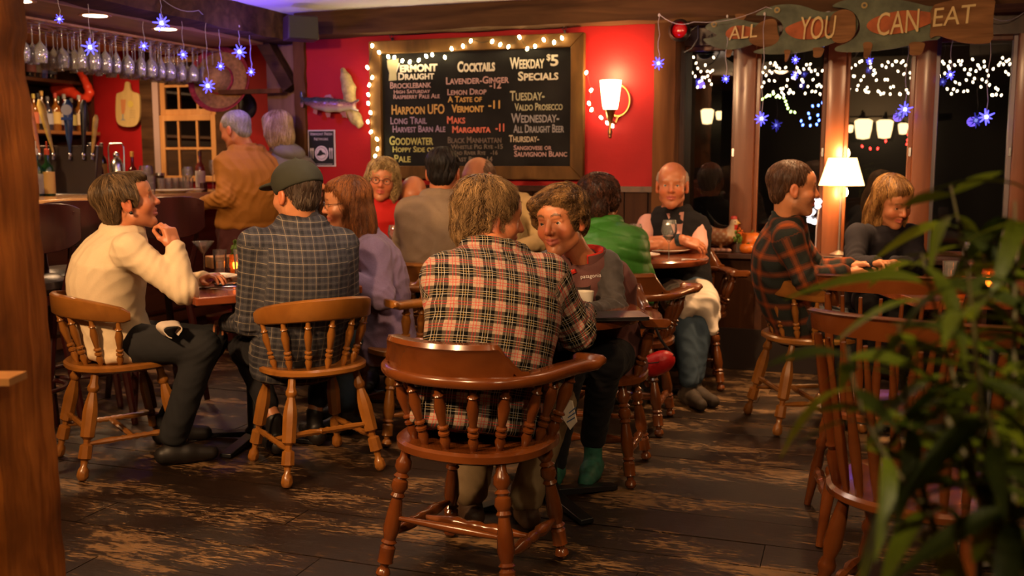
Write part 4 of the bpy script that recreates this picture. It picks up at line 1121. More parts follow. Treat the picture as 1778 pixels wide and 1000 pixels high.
x, y = bar_pt(160, -5.6); bottle('bottle', 'dark wine bottle with a grey label behind the bar', (x, y, 1.12), .32, .038, BK, (.40, .36, .34), (.03, .03, .03), lz=(.3, .6))
x, y = bar_pt(180, -5.62); bottle('bottle', 'dark bottle with a yellow band behind the bar', (x, y, 1.12), .32, .036, BK, (.55, .42, .08), (.1, .08, .08), lz=(.25, .5))
x, y = bar_pt(232, -5.2); bottle('bottle', 'red wine bottle with a yellow-green label and gold foil on the bar', (x, y, BT), .30, .034, (.10, .01, .01), (.50, .48, .20), (.62, .36, .06), lz=(.1, .4), neck=.36)
x, y = bar_pt(349, -4.95); bottle('bottle', 'wine bottle with a grey-white label on the bar beside the man in ochre', (x, y, BT), .31, .038, (.12, .02, .015), (.45, .40, .38), (.06, .02, .02), lz=(.08, .5))
# bench carrying the bottles behind the bar
wk = thing('back_counter', 'dark work counter behind the bar', 'counter', (-5.75, 5.75, 0)); obj('worktop', B((0, 0, 1.10), (.5, 3.0, .04)), M_dkwood, wk); obj('body', B((0, 0, .54), (.46, 2.96, 1.08)), M_dark, wk)
# lemon
x, y, z = HW(56, 334, BT + .03); f = Field(); f.ell((0, 0, 0), (.032, .028, .027)); f.cone((.028, 0, 0), (.038, 0, 0), .008, .004, .01)
o = field_obj('lemon', f, .003, plain('lemon peel', (.78, .50, .03), .4, bump=.15, bscale=300), None); o.location = (x, y, BT + .027); tag(o, 'yellow lemon lying on the bar edge beside the hewn post', 'fruit')
# small clear glasses at the left end
for i, (px, xx) in enumerate(((24, -5.1), (31, -5.0), (38, -5.12))):
    x, y = bar_pt(px, xx); bm = bmesh.new(); lathe(bm, [(.026, .002), (.03, .004), (.034, .09), (.032, .09), (.027, .01), (.001, .01)], seg=16, close=False)
    o = obj('short_glass', bm, M_glassd, None); o.location = (x, y, BT); tag(o, 'small clear glass on the bar beside the hewn post, %s from the post' % nth(i + 1), 'glass', 'small glasses at the left end of the bar')
# beer tap tower
x, y = bar_pt(118, -5.25)
tt = thing('beer_tap_tower', 'dark metal beer tap tower with tall coloured handles', 'beer tap', (x, y, BT - .06), A + .1)
M_tower = plain('tower metal', (.07, .055, .05), .32, .6)
bm = bmesh.new(); Mx = Matrix.Identity(4); prism(bm, [(-.20, 0), (.20, 0), (.24, .40), (-.24, .40)], -.06, .06, Matrix.Rotation(math.pi / 2, 4, 'X')); bmesh.ops.recalc_face_normals(bm, faces=bm.faces); obj('tower_body', bm, M_tower, tt, bevel=.01)
bm = bmesh.new(); box(bm, (0, -.1, .062), (.5, .2, .012)); obj('drip_tray', bm, M_steel, tt, bevel=.004)
th = [(-.14, (.55, .22, .09), 'shaped like a wooden paddle', .024, -.20), (-.05, (.45, .32, .08), 'h', .022, -.22), (.06, (.02, .05, .15), 'h', .03, 0), (.15, (.02, .02, .025), 'h', .022, .05), (-.22, (.12, .03, .015), 'h', .016, -.1), (.21, (.45, .30, .08), 'h', .018, .1)]
for k, (tx, col, s_, rr_, tilt) in enumerate(th):
    bm = bmesh.new(); tube(bm, [(tx, -.06, .33), (tx, -.10, .335), (tx, -.115, .30)], [.012, .012, .009], 10); ball(bm, (tx, -.10, .335), .015, 10, 8); tp = obj('tap', bm, M_steel, tt)
    bm = bmesh.new(); turned(bm, (tx, -.10, .35), (tx + tilt * .35, -.09, .35 + (.36 if k < 4 else .26)), [(0, .007), (.1, .009), (.3, rr_ * .7), (.6, rr_), (.9, rr_ * 1.15), (1, rr_ * .5)], 12)
    obj('tap_handle', bm, plain('tap handle %d' % k, col, .35, var=.3, scale=20), tp)
bm = bmesh.new(); lathe(bm, [(.036, 0), (.036, .012)], seg=20, M=Matrix.Translation((.06, -.115, .64)) @ RX); obj('badge', bm, plain('round badge', (.35, .38, .45), .4), tt)
bm = bmesh.new(); box(bm, (.06, -.12, .58), (.075, .02, .02)); obj('badge_plate', bm, plain('blue badge', (.01, .05, .25), .4), tt)
# steel siphon bottle and wire bail
x, y = bar_pt(205, -5.22); t = thing('soda_siphon', 'brushed steel siphon bottle in a wire frame on the bar', 'siphon', (x, y, BT), A)
bm = bmesh.new(); lathe(bm, [(.048, 0), (.05, .01), (.05, .20), (.035, .24), (.015, .26)], seg=20); obj('bottle_body', bm, M_steel, t)
bm = bmesh.new(); tube(bm, [(-.055, 0, .02), (-.058, 0, .33), (-.045, 0, .36), (.045, 0, .36), (.058, 0, .33), (.055, 0, .02)], .006, 8); obj('wire_frame', bm, M_steel, t)
bm = bmesh.new(); ball(bm, (0, 0, .275), .025, 12, 8); obj('valve', bm, M_steel, t)
# stemmed glass with red wine
def stem_glass(label, loc, wine=None, h=.20, r_=.038, fill=.5, cat='wine glass', name='wine_glass'):
    t = thing(name, label, cat, loc); bm = bmesh.new(); lathe(bm, wine_profile(h=h, r=r_), seg=24, close=False); obj('glass_body', bm, M_glassd, t)
    if wine:
        bm = bmesh.new(); zt_ = h * (.52 + .3 * fill); lathe(bm, [(.002, h * .53), (r_ * .72, h * .615), (r_ * 1.0, min(zt_, h * .74)), (r_ * 1.0, zt_), (.001, zt_)], seg=20); obj('drink', bm, wine, t)
    return t
M_redw = plain('red wine', (.10, .004, .006), .05, coat=.5); M_whitew = glassy('white wine', (.95, .85, .55), .12, .02)
x, y = bar_pt(255, -4.78); stem_glass('wide stemmed glass of red wine on the bar', (x, y, BT), M_redw, .20, .048, .3)
x, y = bar_pt(262, -4.70)
def tumbler(label, loc, r_=.034, h=.12, name='water_glass', group=None, fill=None):
    t = thing(name, label, 'glass', loc, 0, group); bm = bmesh.new(); lathe(bm, [(r_ * .8, .003), (r_ * .84, .0), (r_, h), (r_ - .002, h), (r_ * .78, .012), (.001, .012)], seg=22, close=False); obj('glass_body', bm, M_glassd, t)
    if fill:
        bm = bmesh.new(); lathe(bm, [(.001, .013), (r_ * .76, .013), (r_ * .80 + r_ * .17 * fill, h * fill), (.001, h * fill)], seg=20); obj('drink', bm, M_glass if fill is True else glassy('water', (.96, .97, .98), .06, .0), t)
    return t
tumbler('thick clear glass on a short foot in front of the red wine on the bar', (x, y, BT), .034, .13)
for i in range(9):
    px = 281 + (i % 5) * 12; x, y = bar_pt(px, -5.05 - .08 * (i // 5)); bm = bmesh.new(); lathe(bm, [(.026, .002), (.03, .004), (.034, .10), (.032, .10), (.027, .01), (.001, .01)], seg=16, close=False)
    o = obj('short_glass', bm, M_glassd, None); o.location = (x, y, BT); tag(o, 'empty clear glass below the pine window, %s from the left, %s row' % (nth(i % 5 + 1), 'front' if i < 5 else 'back'), 'glass', 'clustered empty glasses on the bar')
x, y = bar_pt(328, -4.80); stem_glass('tall stemmed water glass on the bar beside the grey-white labelled bottle', (x, y, BT), None, .19, .036)
x, y = bar_pt(324, -5.0); tumbler('tall straight glass on the bar behind the stemmed water glass', (x, y, BT), .03, .17)
x, y = bar_pt(370, -4.9); stem_glass('narrow flute glass on the bar beside the ochre shirt', (x, y, BT), None, .24, .026)
x, y = bar_pt(354, -4.70); bm = bmesh.new(); box(bm, (0, 0, .035), (.035, .05, .07)); o = obj('napkin_box', bm, plain('dark box', (.05, .012, .008), .5), None, bevel=.003); o.location = (x, y, BT); tag(o, 'small dark box on the bar beside the ochre shirt', 'box')
# plate of fries and the small plate
M_china = plain('white china', (.72, .66, .56), .18, coat=.4)
def dinner_plate(label, loc, r_=.13, rz=0, name='plate', oval=1.0, group=None):
    t = thing(name, label, 'plate', loc, rz, group); bm = bmesh.new()
    lathe(bm, [(r_ * .55, 0), (r_ * .62, .004), (r_ * .97, .018), (r_, .021), (r_ * .99, .024), (r_ * .64, .010), (.001, .008)], seg=36, close=False)
    if oval != 1: bmesh.ops.scale(bm, vec=(oval, 1, 1), verts=bm.verts)
    obj('dish', bm, M_china, t); return t
M_food = plain('golden food', (.70, .36, .06), .5, var=.35, scale=40, bump=.3); M_green = plain('salad leaf', (.10, .22, .03), .5); M_sauce = plain('red sauce', (.35, .03, .01), .3)
def food(t, seed, n=8, rad=.06, mats=None, z=.012):
    r = random.Random(seed)
    for i in range(n):
        a = r.uniform(0, 6.28); d = rad * math.sqrt(r.random()); bm = bmesh.new(); ball(bm, (d * math.cos(a), d * math.sin(a), z), r.uniform(.008, .018), 8, 6, sc=(1.3, 1, .6), M=None)
        obj('food_piece', bm, r.choice(mats or [M_food, M_food, M_green]), t)
x, y = bar_pt(300, -4.76); food(dinner_plate('long plate with golden food on the bar left of the ochre shirt', (x, y, BT), .13, 1.2, oval=1.2), 1, 12, .07)
x, y = bar_pt(343, -4.74); dinner_plate('small white plate on the bar beside the dark box', (x, y, BT), .06)
# coffee grinder jar
x, y = bar_pt(278, -5.18); t = thing('jar', 'dark glass jar with a metal lid on the bar', 'jar', (x, y, BT)); bm = bmesh.new(); lathe(bm, [(.035, 0), (.038, .01), (.038, .12)], seg=18); obj('jar_body', bm, plain('dark jar', (.03, .012, .008), .1, coat=.5), t); bm = bmesh.new(); lathe(bm, [(.04, .12), (.04, .14), (.001, .142)], seg=18); obj('lid', bm, M_steel, t)

# ---------------------------------------------------------------- things on the bar's red wall
YW = V2
def plac(px, py, yy): return on_wall(px, py, yy)
p = plac(223, 185, YW - .03); cb = thing('cutting_board', 'pale cutting board with a painted cocktail hanging on the red wall', 'cutting board', p); q = Vector(p)
def LQ(px, py, yy=YW - .03): a = on_wall(px, py, yy); return (a[0] - q.x, a[2] - q.z)
M_cb = wood('cutting board birch', (.52, .36, .13), (.66, .48, .20), .55, 0, (10, 10, 3), .05)
bm = bmesh.new(); prism(bm, smoothp([LQ(*v) for v in ((204, 165), (206, 162), (217, 159), (219, 150), (219, 144), (223, 141), (227, 144), (227, 150), (229, 159), (241, 162), (244, 166), (245, 190), (244, 210), (238, 219), (224, 221), (210, 218), (204, 210), (203, 190))], 2), 0, .018, RX); obj('board', bm, M_cb, cb)
M_p1 = plain('print peach', (.55, .22, .08), .7); M_p2 = plain('print yellow', (.62, .48, .10), .7); M_p3 = plain('print blue', (.28, .30, .30), .7)
bm = bmesh.new(); prism(bm, [LQ(*v) for v in ((212, 173), (221, 173), (220, 190), (218, 198), (214, 198), (213, 190))], .0185, .020, RX); obj('printed_glass', bm, M_p1, cb)
bm = bmesh.new(); prism(bm, [LQ(*v) for v in ((215, 198), (217, 198), (217, 206), (221, 209), (212, 209), (215, 206))], .0185, .020, RX); obj('printed_stem', bm, M_p3, cb)
a = LQ(229, 181); bm = bmesh.new(); lathe(bm, [(.03, 0), (.03, .0015)], seg=18, M=Matrix.Translation((a[0], -.0185, a[1])) @ RX); obj('printed_lemon', bm, M_p2, cb)
for k in range(4):
    a = LQ(232, 192 + k * 4); bm = bmesh.new(); box(bm, (a[0], -.019, a[1]), (.06, .001, .003)); obj('printed_line', bm, plain('print grey', (.35, .27, .14), .7), cb)
# inflatable flamingo: neck and body
fm = thing('flamingo', 'red inflatable flamingo behind the bottles on the bar wall', 'flamingo', plac(150, 130, YW - .15)); q = Vector(plac(150, 130, YW - .15))
def L3(px, py): a = on_wall(px, py, YW - .15); return (a[0] - q.x, 0, a[2] - q.z)
M_flam = plain('flamingo vinyl', (.80, .06, .025), .3, coat=.5)
f = Field(); nk = [(138, 122, .022), (137, 113, .026), (143, 106, .028), (149, 105, .03), (0, 0, 0)][:4][::-1] + [(139, 125, .028), (146, 137, .03), (152, 150, .032), (156, 162, .034), (152, 171, .034), (142, 173, .034), (132, 168, .036), (122, 160, .05)]
nk = [(150, 104, .022), (143, 106, .027), (138, 113, .028), (139, 125, .028), (146, 137, .03), (152, 150, .033), (156, 161, .035), (151, 170, .036), (141, 171, .036), (131, 165, .04), (118, 157, .06), (102, 155, .07)]
for a, b_ in zip(nk, nk[1:]): f.cone(L3(a[0], a[1]), L3(b_[0], b_[1]), a[2], b_[2], .015)
field_obj('neck_and_body', f, .009, M_flam, fm)
bm = bmesh.new(); tube(bm, [L3(150, 104), L3(158, 106), L3(161, 112)], [.02, .016, .006], 8); obj('beak', bm, M_black, fm)
# sombrero
p = PW(384, 140, 7.25); sb = thing('sombrero', 'wide straw sombrero with a red rim hanging on the alcove wall', 'hat', p)
f = Field(); bm = bmesh.new()
M_straw = plain('straw', (.42, .22, .085), .8, var=.35, scale=30, bump=.6, bscale=150); M_rim = plain('red woven rim', (.42, .045, .06), .8, var=.4, scale=40, bump=.5, bscale=120)
prof = [(.001, .20), (.05, .195), (.085, .16), (.10, .08), (.115, .02), (.15, .0), (.20, -.005), (.235, .01)]
lathe(bm, prof, seg=40, close=False); crown = obj('straw_brim', bm, M_straw, sb)
bm = bmesh.new(); lathe(bm, [(.235, .01), (.262, .03), (.268, .045), (.262, .05), (.232, .018)], seg=40, close=False); rim = obj('rim', bm, M_rim, sb)
bm = bmesh.new(); lathe(bm, [(.118, .02), (.122, .03), (.118, .045), (.112, .05)], seg=40, close=False); band = obj('hat_band', bm, M_rim, sb)
for o in (crown, rim, band): o.rotation_euler = (math.radians(80), 0, math.radians(8)); o.scale = (.88,) * 3
# small dark lamp and hanging black bag
p = plac(415, 170, V2 - .12); lm_ = thing('shaded_wall_lamp', 'small wall lamp with a black shade and candle tube right of the sombrero', 'wall lamp', PW(414, 172, 7.6))
bm = bmesh.new(); lathe(bm, [(.075, 0), (.05, .13), (.048, .13), (.073, 0)], seg=20, close=False); obj('shade', bm, plain('dark shade', (.04, .012, .012), .7), lm_)
bm = bmesh.new(); lathe(bm, [(.014, -.09), (.014, .02)], seg=10); obj('candle_tube', bm, plain('candle ivory', (.7, .55, .35), .5), lm_)
bm = bmesh.new(); tube(bm, [(0, 0, -.09), (0, .03, -.12), (0, .12, -.11)], .008, 8); obj('bracket', bm, M_black, lm_)
p = PW(431, 185, 7.5); f = Field(); f.ell((0, 0, 0), (.07, .04, .09)); f.ell((-.02, 0, .07), (.04, .03, .05))
o = field_obj('black_bag', f, .008, plain('black cloth bag', (.012, .010, .012), .6), None); o.location = p; tag(o, 'black cloth bag hanging below the small wall lamp', 'bag')
# ---------------------------------------------------------------- chairs
M_maple = wood('honey maple', (.18, .062, .009), (.29, .110, .018), .30, .40, (5, 14, 9), .06, .35, (.22, .07, .012))
M_cherry = wood('cherry varnish', (.10, .025, .005), (.18, .050, .010), .24, .6, (5, 12, 8), .05, .3, (.12, .02, .005))
M_walnut = wood('walnut varnish', (.10, .027, .006), (.165, .048, .011), .26, .5, (5, 12, 8), .05, .3, (.12, .03, .006))
SP_A = [(0, .008), (.07, .011), (.16, .0155), (.23, .010), (.25, .016), (.285, .016), (.30, .010), (.33, .010), (.345, .016), (.37, .0155), (.39, .010), (.5, .0135), (.66, .0175), (.80, .011), (.83, .0155), (.86, .010), (1, .009)]
LEG_A = [(0, .015), (.10, .017), (.135, .024), (.165, .024), (.19, .016), (.28, .026), (.36, .031), (.60, .029), (.625, .014), (.66, .013), (.68, .026), (.80, .028), (.82, .015), (.87, .013), (.90, .022), (.955, .025), (.985, .021), (1, .015)]
LEG_B = [(0, .015), (.07, .017), (.10, .025), (.15, .027), (.19, .016), (.215, .025), (.235, .016), (.25, .024), (.30, .027), (.34, .018), (.365, .024), (.385, .017), (.50, .024), (.62, .027), (.70, .019), (.72, .026), (.74, .018), (.76, .025), (.86, .024), (.875, .026), (.89, .014), (.915, .013), (.93, .020), (.965, .024), (.99, .018), (1, .010)]
ST_A = [(0, .008), (.08, .010), (.25, .014), (.36, .010), (.38, .014), (.42, .010), (.46, .014), (.5, .010), (.54, .014), (.58, .010), (.62, .014), (.66, .010), (.75, .014), (.92, .010), (1, .008)]
ST_B = [(0, .008), (.1, .010), (.25, .019), (.34, .021), (.42, .013), (.46, .018), (.54, .018), (.58, .013), (.66, .021), (.75, .019), (.9, .010), (1, .008)]
def seat_mesh(hw, hd, z0, z1, front=1.0, back=.78):
    bm = bmesh.new(); n = 36; top = []; mid = []; bot = []
    P = []
    for i in range(n):
        a = 2 * math.pi * i / n; ca, sa = math.cos(a), math.sin(a); e = .62 if sa > 0 else .85
        x = hw * math.copysign(abs(ca) ** e, ca) * (front if sa > 0 else 1); y = hd * math.copysign(abs(sa) ** (.7 if sa > 0 else .95), sa)
        P.append((x, y))
    rings = []
    for k, (sc, z) in enumerate([(.90, z0), (1.0, z0 + .012), (1.0, z1 - .008), (.955, z1), (.72, z1 - .004), (.4, z1 - .014)]):
        rings.append([bm.verts.new((x * sc, y * sc, z)) for x, y in P])
    for a, b in zip(rings, rings[1:]):
        for i in range(n): bm.faces.new((a[i], a[(i + 1) % n], b[(i + 1) % n], b[i]))
    bm.faces.new(rings[0][::-1]); bm.faces.new(rings[-1])
    return bm
def sweep(bm, pts, sec):
    """pts [(pos, outward 2-D dir)], sec(i) -> list of (out, z) section points"""
    rings = []
    for i, (p, d) in enumerate(pts):
        rings.append([bm.verts.new((p[0] + d[0] * o, p[1] + d[1] * o, p[2] + z)) for o, z in sec(i)])
    m = len(rings[0])
    for a, b in zip(rings, rings[1:]):
        for k in range(m): bm.faces.new((a[k], a[(k + 1) % m], b[(k + 1) % m], b[k]))
    bm.faces.new(rings[0]); bm.faces.new(rings[-1][::-1]); bmesh.ops.recalc_face_normals(bm, faces=bm.faces)
def legs(t, m, LEG, top, front, rear, seg, ztop=.43, names='leg'):
    for sx in (-1, 1):
        for (fy, fx, ty) in ((front[1], front[0], top[1]), (-rear[1], rear[0], -top[1])):
            bm = bmesh.new(); turned(bm, (sx * top[0], ty, ztop), (sx * fx, fy, .002), LEG, seg); obj('leg', bm, m, t)
def lerp3(a, b, t): return tuple(a[i] + (b[i] - a[i]) * t for i in range(3))
def stretchers(t, m, ST, top, front, rear, ztop, zs, rearbar=True, frontbar=False, seg=8):
    def at(sx, fr, z):
        fx, fy = (front if fr else (rear[0], -rear[1])); ty = top[1] if fr else -top[1]
        u = 1 - z / ztop; return (sx * (top[0] + (fx - top[0]) * u), ty + (fy - ty) * u, z)
    for sx in (-1, 1):
        bm = bmesh.new(); turned(bm, at(sx, 0, zs), at(sx, 1, zs), ST, seg); obj('stretcher', bm, m, t)
    a, b = lerp3(at(-1, 0, zs), at(-1, 1, zs), .5), lerp3(at(1, 0, zs), at(1, 1, zs), .5)
    bm = bmesh.new(); turned(bm, a, b, ST, seg); obj('stretcher', bm, m, t)
    if rearbar: bm = bmesh.new(); turned(bm, at(-1, 0, zs + .055), at(1, 0, zs + .055), ST if ST is ST_A else [(0, .007), (.3, .011), (.6, .015), (.8, .011), (1, .007)], seg); obj('stretcher', bm, m, t)
    if frontbar: bm = bmesh.new(); turned(bm, at(-1, 1, zs + .06), at(1, 1, zs + .06), ST, seg); obj('stretcher', bm, m, t)
def mates_chair(label, xc, yc, phi, mat=None):
    m = mat or M_maple; x, y = W(xc, yc); t = thing('mates_chair', label, 'chair', (x, y, 0), phi + A, 'low-backed wooden chairs')
    obj('seat', seat_mesh(.225, .215, .425, .46), m, t)
    top, fr, re = (.14, .13), (.20, .215), (.21, .22); legs(t, m, LEG_A, top, fr, re, 8); stretchers(t, m, ST_A, top, fr, re, .43, .145)
    # bent back rail
    bm = bmesh.new(); pts = []; n = 28; A0 = math.radians(82)
    for i in range(n + 1):
        a = -A0 + 2 * A0 * i / n; k = abs(a) / A0
        pts.append(((.245 * math.sin(a), .03 - .27 * math.cos(a), .712 - .045 * k * k), (math.sin(a), -math.cos(a))))
    def sec(i):
        k = abs(i - n / 2) / (n / 2); hh = .044 * (1 - .35 * k ** 3) * (1 if k < .96 else .6); th = .013
        return [(-th, -hh), (th * .2, -hh - .002), (th, -hh + .006), (th + .004, hh - .006), (th * .4 + .002, hh + .002), (-th + .002, hh)]
    sweep(bm, pts, sec); obj('back_rail', bm, m, t, 50)
    for i in range(7):
        a = math.radians(-72 + 24 * i); p0 = (.185 * math.sin(a), .02 - .185 * math.cos(a), .452); p1 = (.243 * math.sin(a), .03 - .266 * math.cos(a), .68 - .042 * (abs(a) / 1.43) ** 2)
        bm = bmesh.new(); turned(bm, p0, p1, SP_A, 10); obj('spindle', bm, m, t)
    return t
def captains_chair(label, xc, yc, phi, mat=None, seg=12):
    m = mat or M_cherry; x, y = W(xc, yc); t = thing('captains_chair', label, 'chair', (x, y, 0), phi + A, 'wooden armchairs with spindle backs')
    obj('seat', seat_mesh(.25, .225, .405, .445), m, t)
    top, fr, re = (.165, .145), (.215, .20), (.225, .205); legs(t, m, LEG_B, top, fr, re, seg, .415); stretchers(t, m, ST_B, top, fr, re, .415, .14, seg=10)
    key = [(-.305, .215), (-.30, .16), (-.278, .09), (-.268, .02), (-.255, -.06), (-.225, -.13), (-.17, -.19), (-.09, -.222), (0, -.232)]
    key = key + [(-a, b) for a, b in key[-2::-1]]
    P = key
    for _ in range(2):
        Q = [P[0]]
        for a, b in zip(P, P[1:]): Q += [(a[0] * .75 + b[0] * .25, a[1] * .75 + b[1] * .25), (a[0] * .25 + b[0] * .75, a[1] * .25 + b[1] * .75)]
        P = Q + [P[-1]]
    pts = []; n = len(P)
    for i, (px_, py_) in enumerate(P):
        a, b = P[max(i - 1, 0)], P[min(i + 1, n - 1)]; d = Vector((b[0] - a[0], b[1] - a[1])).normalized()
        pts.append(((px_, py_, .665 + (.012 if i < 4 or i > n - 5 else 0)), (-d.y * -1, d.x * -1)))
    def sec(i):
        k = abs(i - (n - 1) / 2) / ((n - 1) / 2); w = .038 + (.022 * max(0, 1 - abs(k - .93) * 9)) - (.022 if k > .985 else 0); h = .016
        return [(-w, -h * .5), (-w * .8, -h), (w * .8, -h), (w, -h * .4), (w, h * .5), (w * .8, h), (-w * .8, h), (-w, h * .5)]
    bm = bmesh.new(); sweep(bm, pts, sec); obj('arm_rail', bm, m, t, 50)
    bm = bmesh.new(); pts = []; n2 = 24; A0 = math.radians(60)
    for i in range(n2 + 1):
        a = -A0 + 2 * A0 * i / n2; pts.append(((.255 * math.sin(a), .02 - .255 * math.cos(a), .651), (math.sin(a), -math.cos(a))))
    def sec2(i):
        k = abs(i - n2 / 2) / (n2 / 2); hh = .128 if k < .70 else .128 - .085 * min(1, ((k - .70) / .22)) ** .7 if k < .92 else .04
        q = 1 if k < .70 else 0
        return [(-.018, 0), (.022, 0), (.024, .03), (.030, hh - .028), (.036 + .006 * q, hh - .014), (.030 + .006 * q, hh), (.006, hh + .002), (-.006, hh - .01), (-.012, hh * .5)]
    sweep(bm, pts, sec2); obj('crest', bm, m, t, 50)
    angs = [-96, -72, -46, -24, 0, 24, 46, 72, 96][::1]
    for a in angs:
        a = math.radians(a); p0 = (.205 * math.sin(a), .01 - .19 * math.cos(a), .437); p1 = (.268 * math.sin(a), .01 - .245 * math.cos(a), .655)
        bm = bmesh.new(); turned(bm, p0, p1, [(q, r * 1.12) for q, r in SP_A], 10); obj('spindle', bm, m, t)
    for sx in (-1, 1):
        bm = bmesh.new(); turned(bm, (sx * .215, .10, .437), (sx * .283, .12, .66), [(q, r * 1.35) for q, r in SP_A], 10); obj('arm_post', bm, m, t)
    return t
def windsor_chair(label, xc, yc, phi, mat=None):
    m = mat or M_cherry; x, y = W(xc, yc); t = thing('windsor_chair', label, 'chair', (x, y, 0), phi + A, 'tall-backed spindle chairs')
    obj('seat', seat_mesh(.235, .225, .425, .46, .95), m, t)
    top, fr, re = (.15, .14), (.22, .21), (.215, .225); legs(t, m, [(0, .014), (.15, .022), (.28, .026), (.36, .016), (.40, .024), (.43, .024), (.46, .017), (.6, .022), (1, .013)], top, fr, re, 12); stretchers(t, m, ST_B, top, fr, re, .43, .16)
    bm = bmesh.new(); pts = []; n = 24; A0 = math.radians(64)
    for i in range(n + 1):
        a = -A0 + 2 * A0 * i / n; k = abs(a) / A0; pts.append(((.265 * math.sin(a), -.06 - .245 * math.cos(a), .91 - .01 * k * k), (math.sin(a), -math.cos(a))))
    def sec(i):
        k = abs(i - n / 2) / (n / 2); hh = .027 * (1 - .15 * k * k); e = .7 if k > .98 else 1
        return [(-.012 * e, -hh), (.010 * e, -hh), (.014 * e, 0), (.014 * e, hh - .008), (.024 * e, hh), (.010, hh + .006), (-.008 * e, hh)]
    sweep(bm, pts, sec); obj('crest', bm, m, t, 50)
    for i in range(9):
        a = math.radians(-56 + 14 * i); p0 = (.205 * math.sin(a) * 1.05, -.02 - .17 * math.cos(a), .452); p1 = (.262 * math.sin(a), -.06 - .242 * math.cos(a), .865)
        post = i in (0, 8)
        bm = bmesh.new(); turned(bm, p0, p1, [(0, .009), (.15, .013), (.35, .015), (.45, .012), (.7, .009), (1, .006)] if not post else [(0, .012), (.12, .018), (.2, .020), (.25, .012), (.28, .018), (.31, .012), (.5, .016), (.8, .014), (1, .010)], 10); obj('back_post' if post else 'spindle', bm, m, t)
    return t
RAD = math.radians
mates_chair('honey-coloured low-backed chair under the woman in the cream sweater', -1.71, 4.25, RAD(-53.6))
mates_chair('honey-coloured low-backed chair under the man in the grey cap', -.85, 4.16, RAD(33.5))
mates_chair('honey-coloured low-backed chair under the bearded man in orange plaid', 1.46, 4.86, RAD(-84))
captains_chair('reddish wooden armchair in front, under the man in the red and black plaid shirt', -.115, 3.07, RAD(-27))
captains_chair('honey-coloured wooden armchair under the woman in the lavender sweater', -.50, 4.72, RAD(118), M_maple)
captains_chair('dark reddish wooden armchair under the woman in the maroon vest', .32, 4.10, RAD(165))
captains_chair('brown wooden armchair with one curved arm showing, under the person in the green jacket', .55, 4.87, RAD(-18), M_walnut)
captains_chair('brown wooden armchair under the bald man in the black vest', 1.0, 5.78, RAD(174), M_walnut)
captains_chair('honey-coloured wooden armchair under the man in the grey sweater', -.42, 5.36, RAD(2), M_maple)
captains_chair('brown wooden armchair under the blonde woman in the black cardigan', 1.98, 5.3, RAD(165), M_walnut)
windsor_chair('tall-backed spindle chair nearest the camera behind the green plant', 1.07, 2.52, RAD(-38))
windsor_chair('tall-backed spindle chair behind the nearest one, its crest just showing over it', 1.30, 3.42, RAD(-12))
captains_chair('dark wooden armchair hidden behind the man in the cap', -1.20, 5.56, RAD(-80), M_walnut)
wbn = thing('wall_bench', 'long dark wooden bench along the red wall behind the far guests', 'bench', (-2.35, 5.72, 0))
obj('bench_seat', B((0, 0, .425), (2.2, .70, .04)), M_dkwood, wbn, bevel=.004); obj('bench_front', B((0, -.30, .20), (2.1, .03, .40)), M_wains, wbn)
for sx in (-1.05, 1.05): obj('bench_end', B((sx, .02, .20), (.04, .62, .40)), M_dkwood, wbn)
obj('bench_back', B((0, .37, .68), (2.2, .03, .46)), M_dkwood, wbn, bevel=.004)
# ---------------------------------------------------------------- tables
M_table = wood('red-brown table varnish', (.15, .030, .010), (.27, .065, .02), .20, .8, (3, 12, 8), .03)
def corner_round(hx, hy, r, n=6):
    P = []
    for cx, cy, a0 in ((hx - r, hy - r, 0), (-hx + r, hy - r, 90), (-hx + r, -hy + r, 180), (hx - r, -hy + r, 270)):
        for i in range(n + 1):
            a = RAD(a0 + 90 * i / n); P.append((cx + r * math.cos(a), cy + r * math.sin(a)))
    return P
def pedestal(t, h, L=.30):
    bm = bmesh.new(); lathe(bm, [(.05, .05), (.035, .07), (.033, h - .07), (.09, h - .06), (.12, h - .035)], seg=16); obj('column', bm, M_black, t)
    for k in range(4):
        bm = bmesh.new(); Mr = Matrix.Rotation(RAD(45 + 90 * k), 4, 'Z'); v = box(bm, (L / 2, 0, .035), (L, .055, .03), Mr); 
        for q in v:
            if (Mr.inverted() @ q.co).x > L * .9: q.co.z = .004 if q.co.z < .03 else .022
        ball(bm, (L - .02, 0, .012), .012, 8, 6, M=Mr); obj('foot', bm, M_black, t, bevel=.004)
def rect_table(label, xc, yc, phi, hx, hy, h=.75):
    x, y = W(xc, yc); t = thing('dining_table', label, 'table', (x, y, 0), phi + A)
    bm = bmesh.new(); prism(bm, corner_round(hx, hy, .012), h - .035, h); obj('table_top', bm, M_table, t, bevel=.005)
    pedestal(t, h); return t
def round_table(label, xc, yc, r, h=.75):
    x, y = W(xc, yc); t = thing('round_table', label, 'table', (x, y, 0))
    bm = bmesh.new(); lathe(bm, [(r * .9, h - .035), (r - .006, h - .033), (r, h - .02), (r, h - .008), (r - .008, h), (.001, h)], seg=64); obj('table_top', bm, M_table, t)
    pedestal(t, h); return t
e1 = (.83, .55); e2 = (-.55, .83)
c1 = (-1.28 + e1[0] * .37 + e2[0] * .42, 4.0 + e1[1] * .37 + e2[1] * .42)
rect_table('red-brown rectangular table between the cream sweater woman and the man in the cap', c1[0], c1[1], math.atan2(e1[1], e1[0]), .37, .42)
round_table('round red-brown table between the plaid shirt man and the woman in the maroon vest', .14, 3.72, .35)
T3H = .79
round_table('round red-brown table in front of the bald man in the black vest', .70, 5.42, .37, T3H)
round_table('round table at the red wall behind the man in the grey sweater', -.50, 5.62, .30)
rect_table('dark red table on the right behind the green plant', 2.12, 4.32, 0, .50, .42)

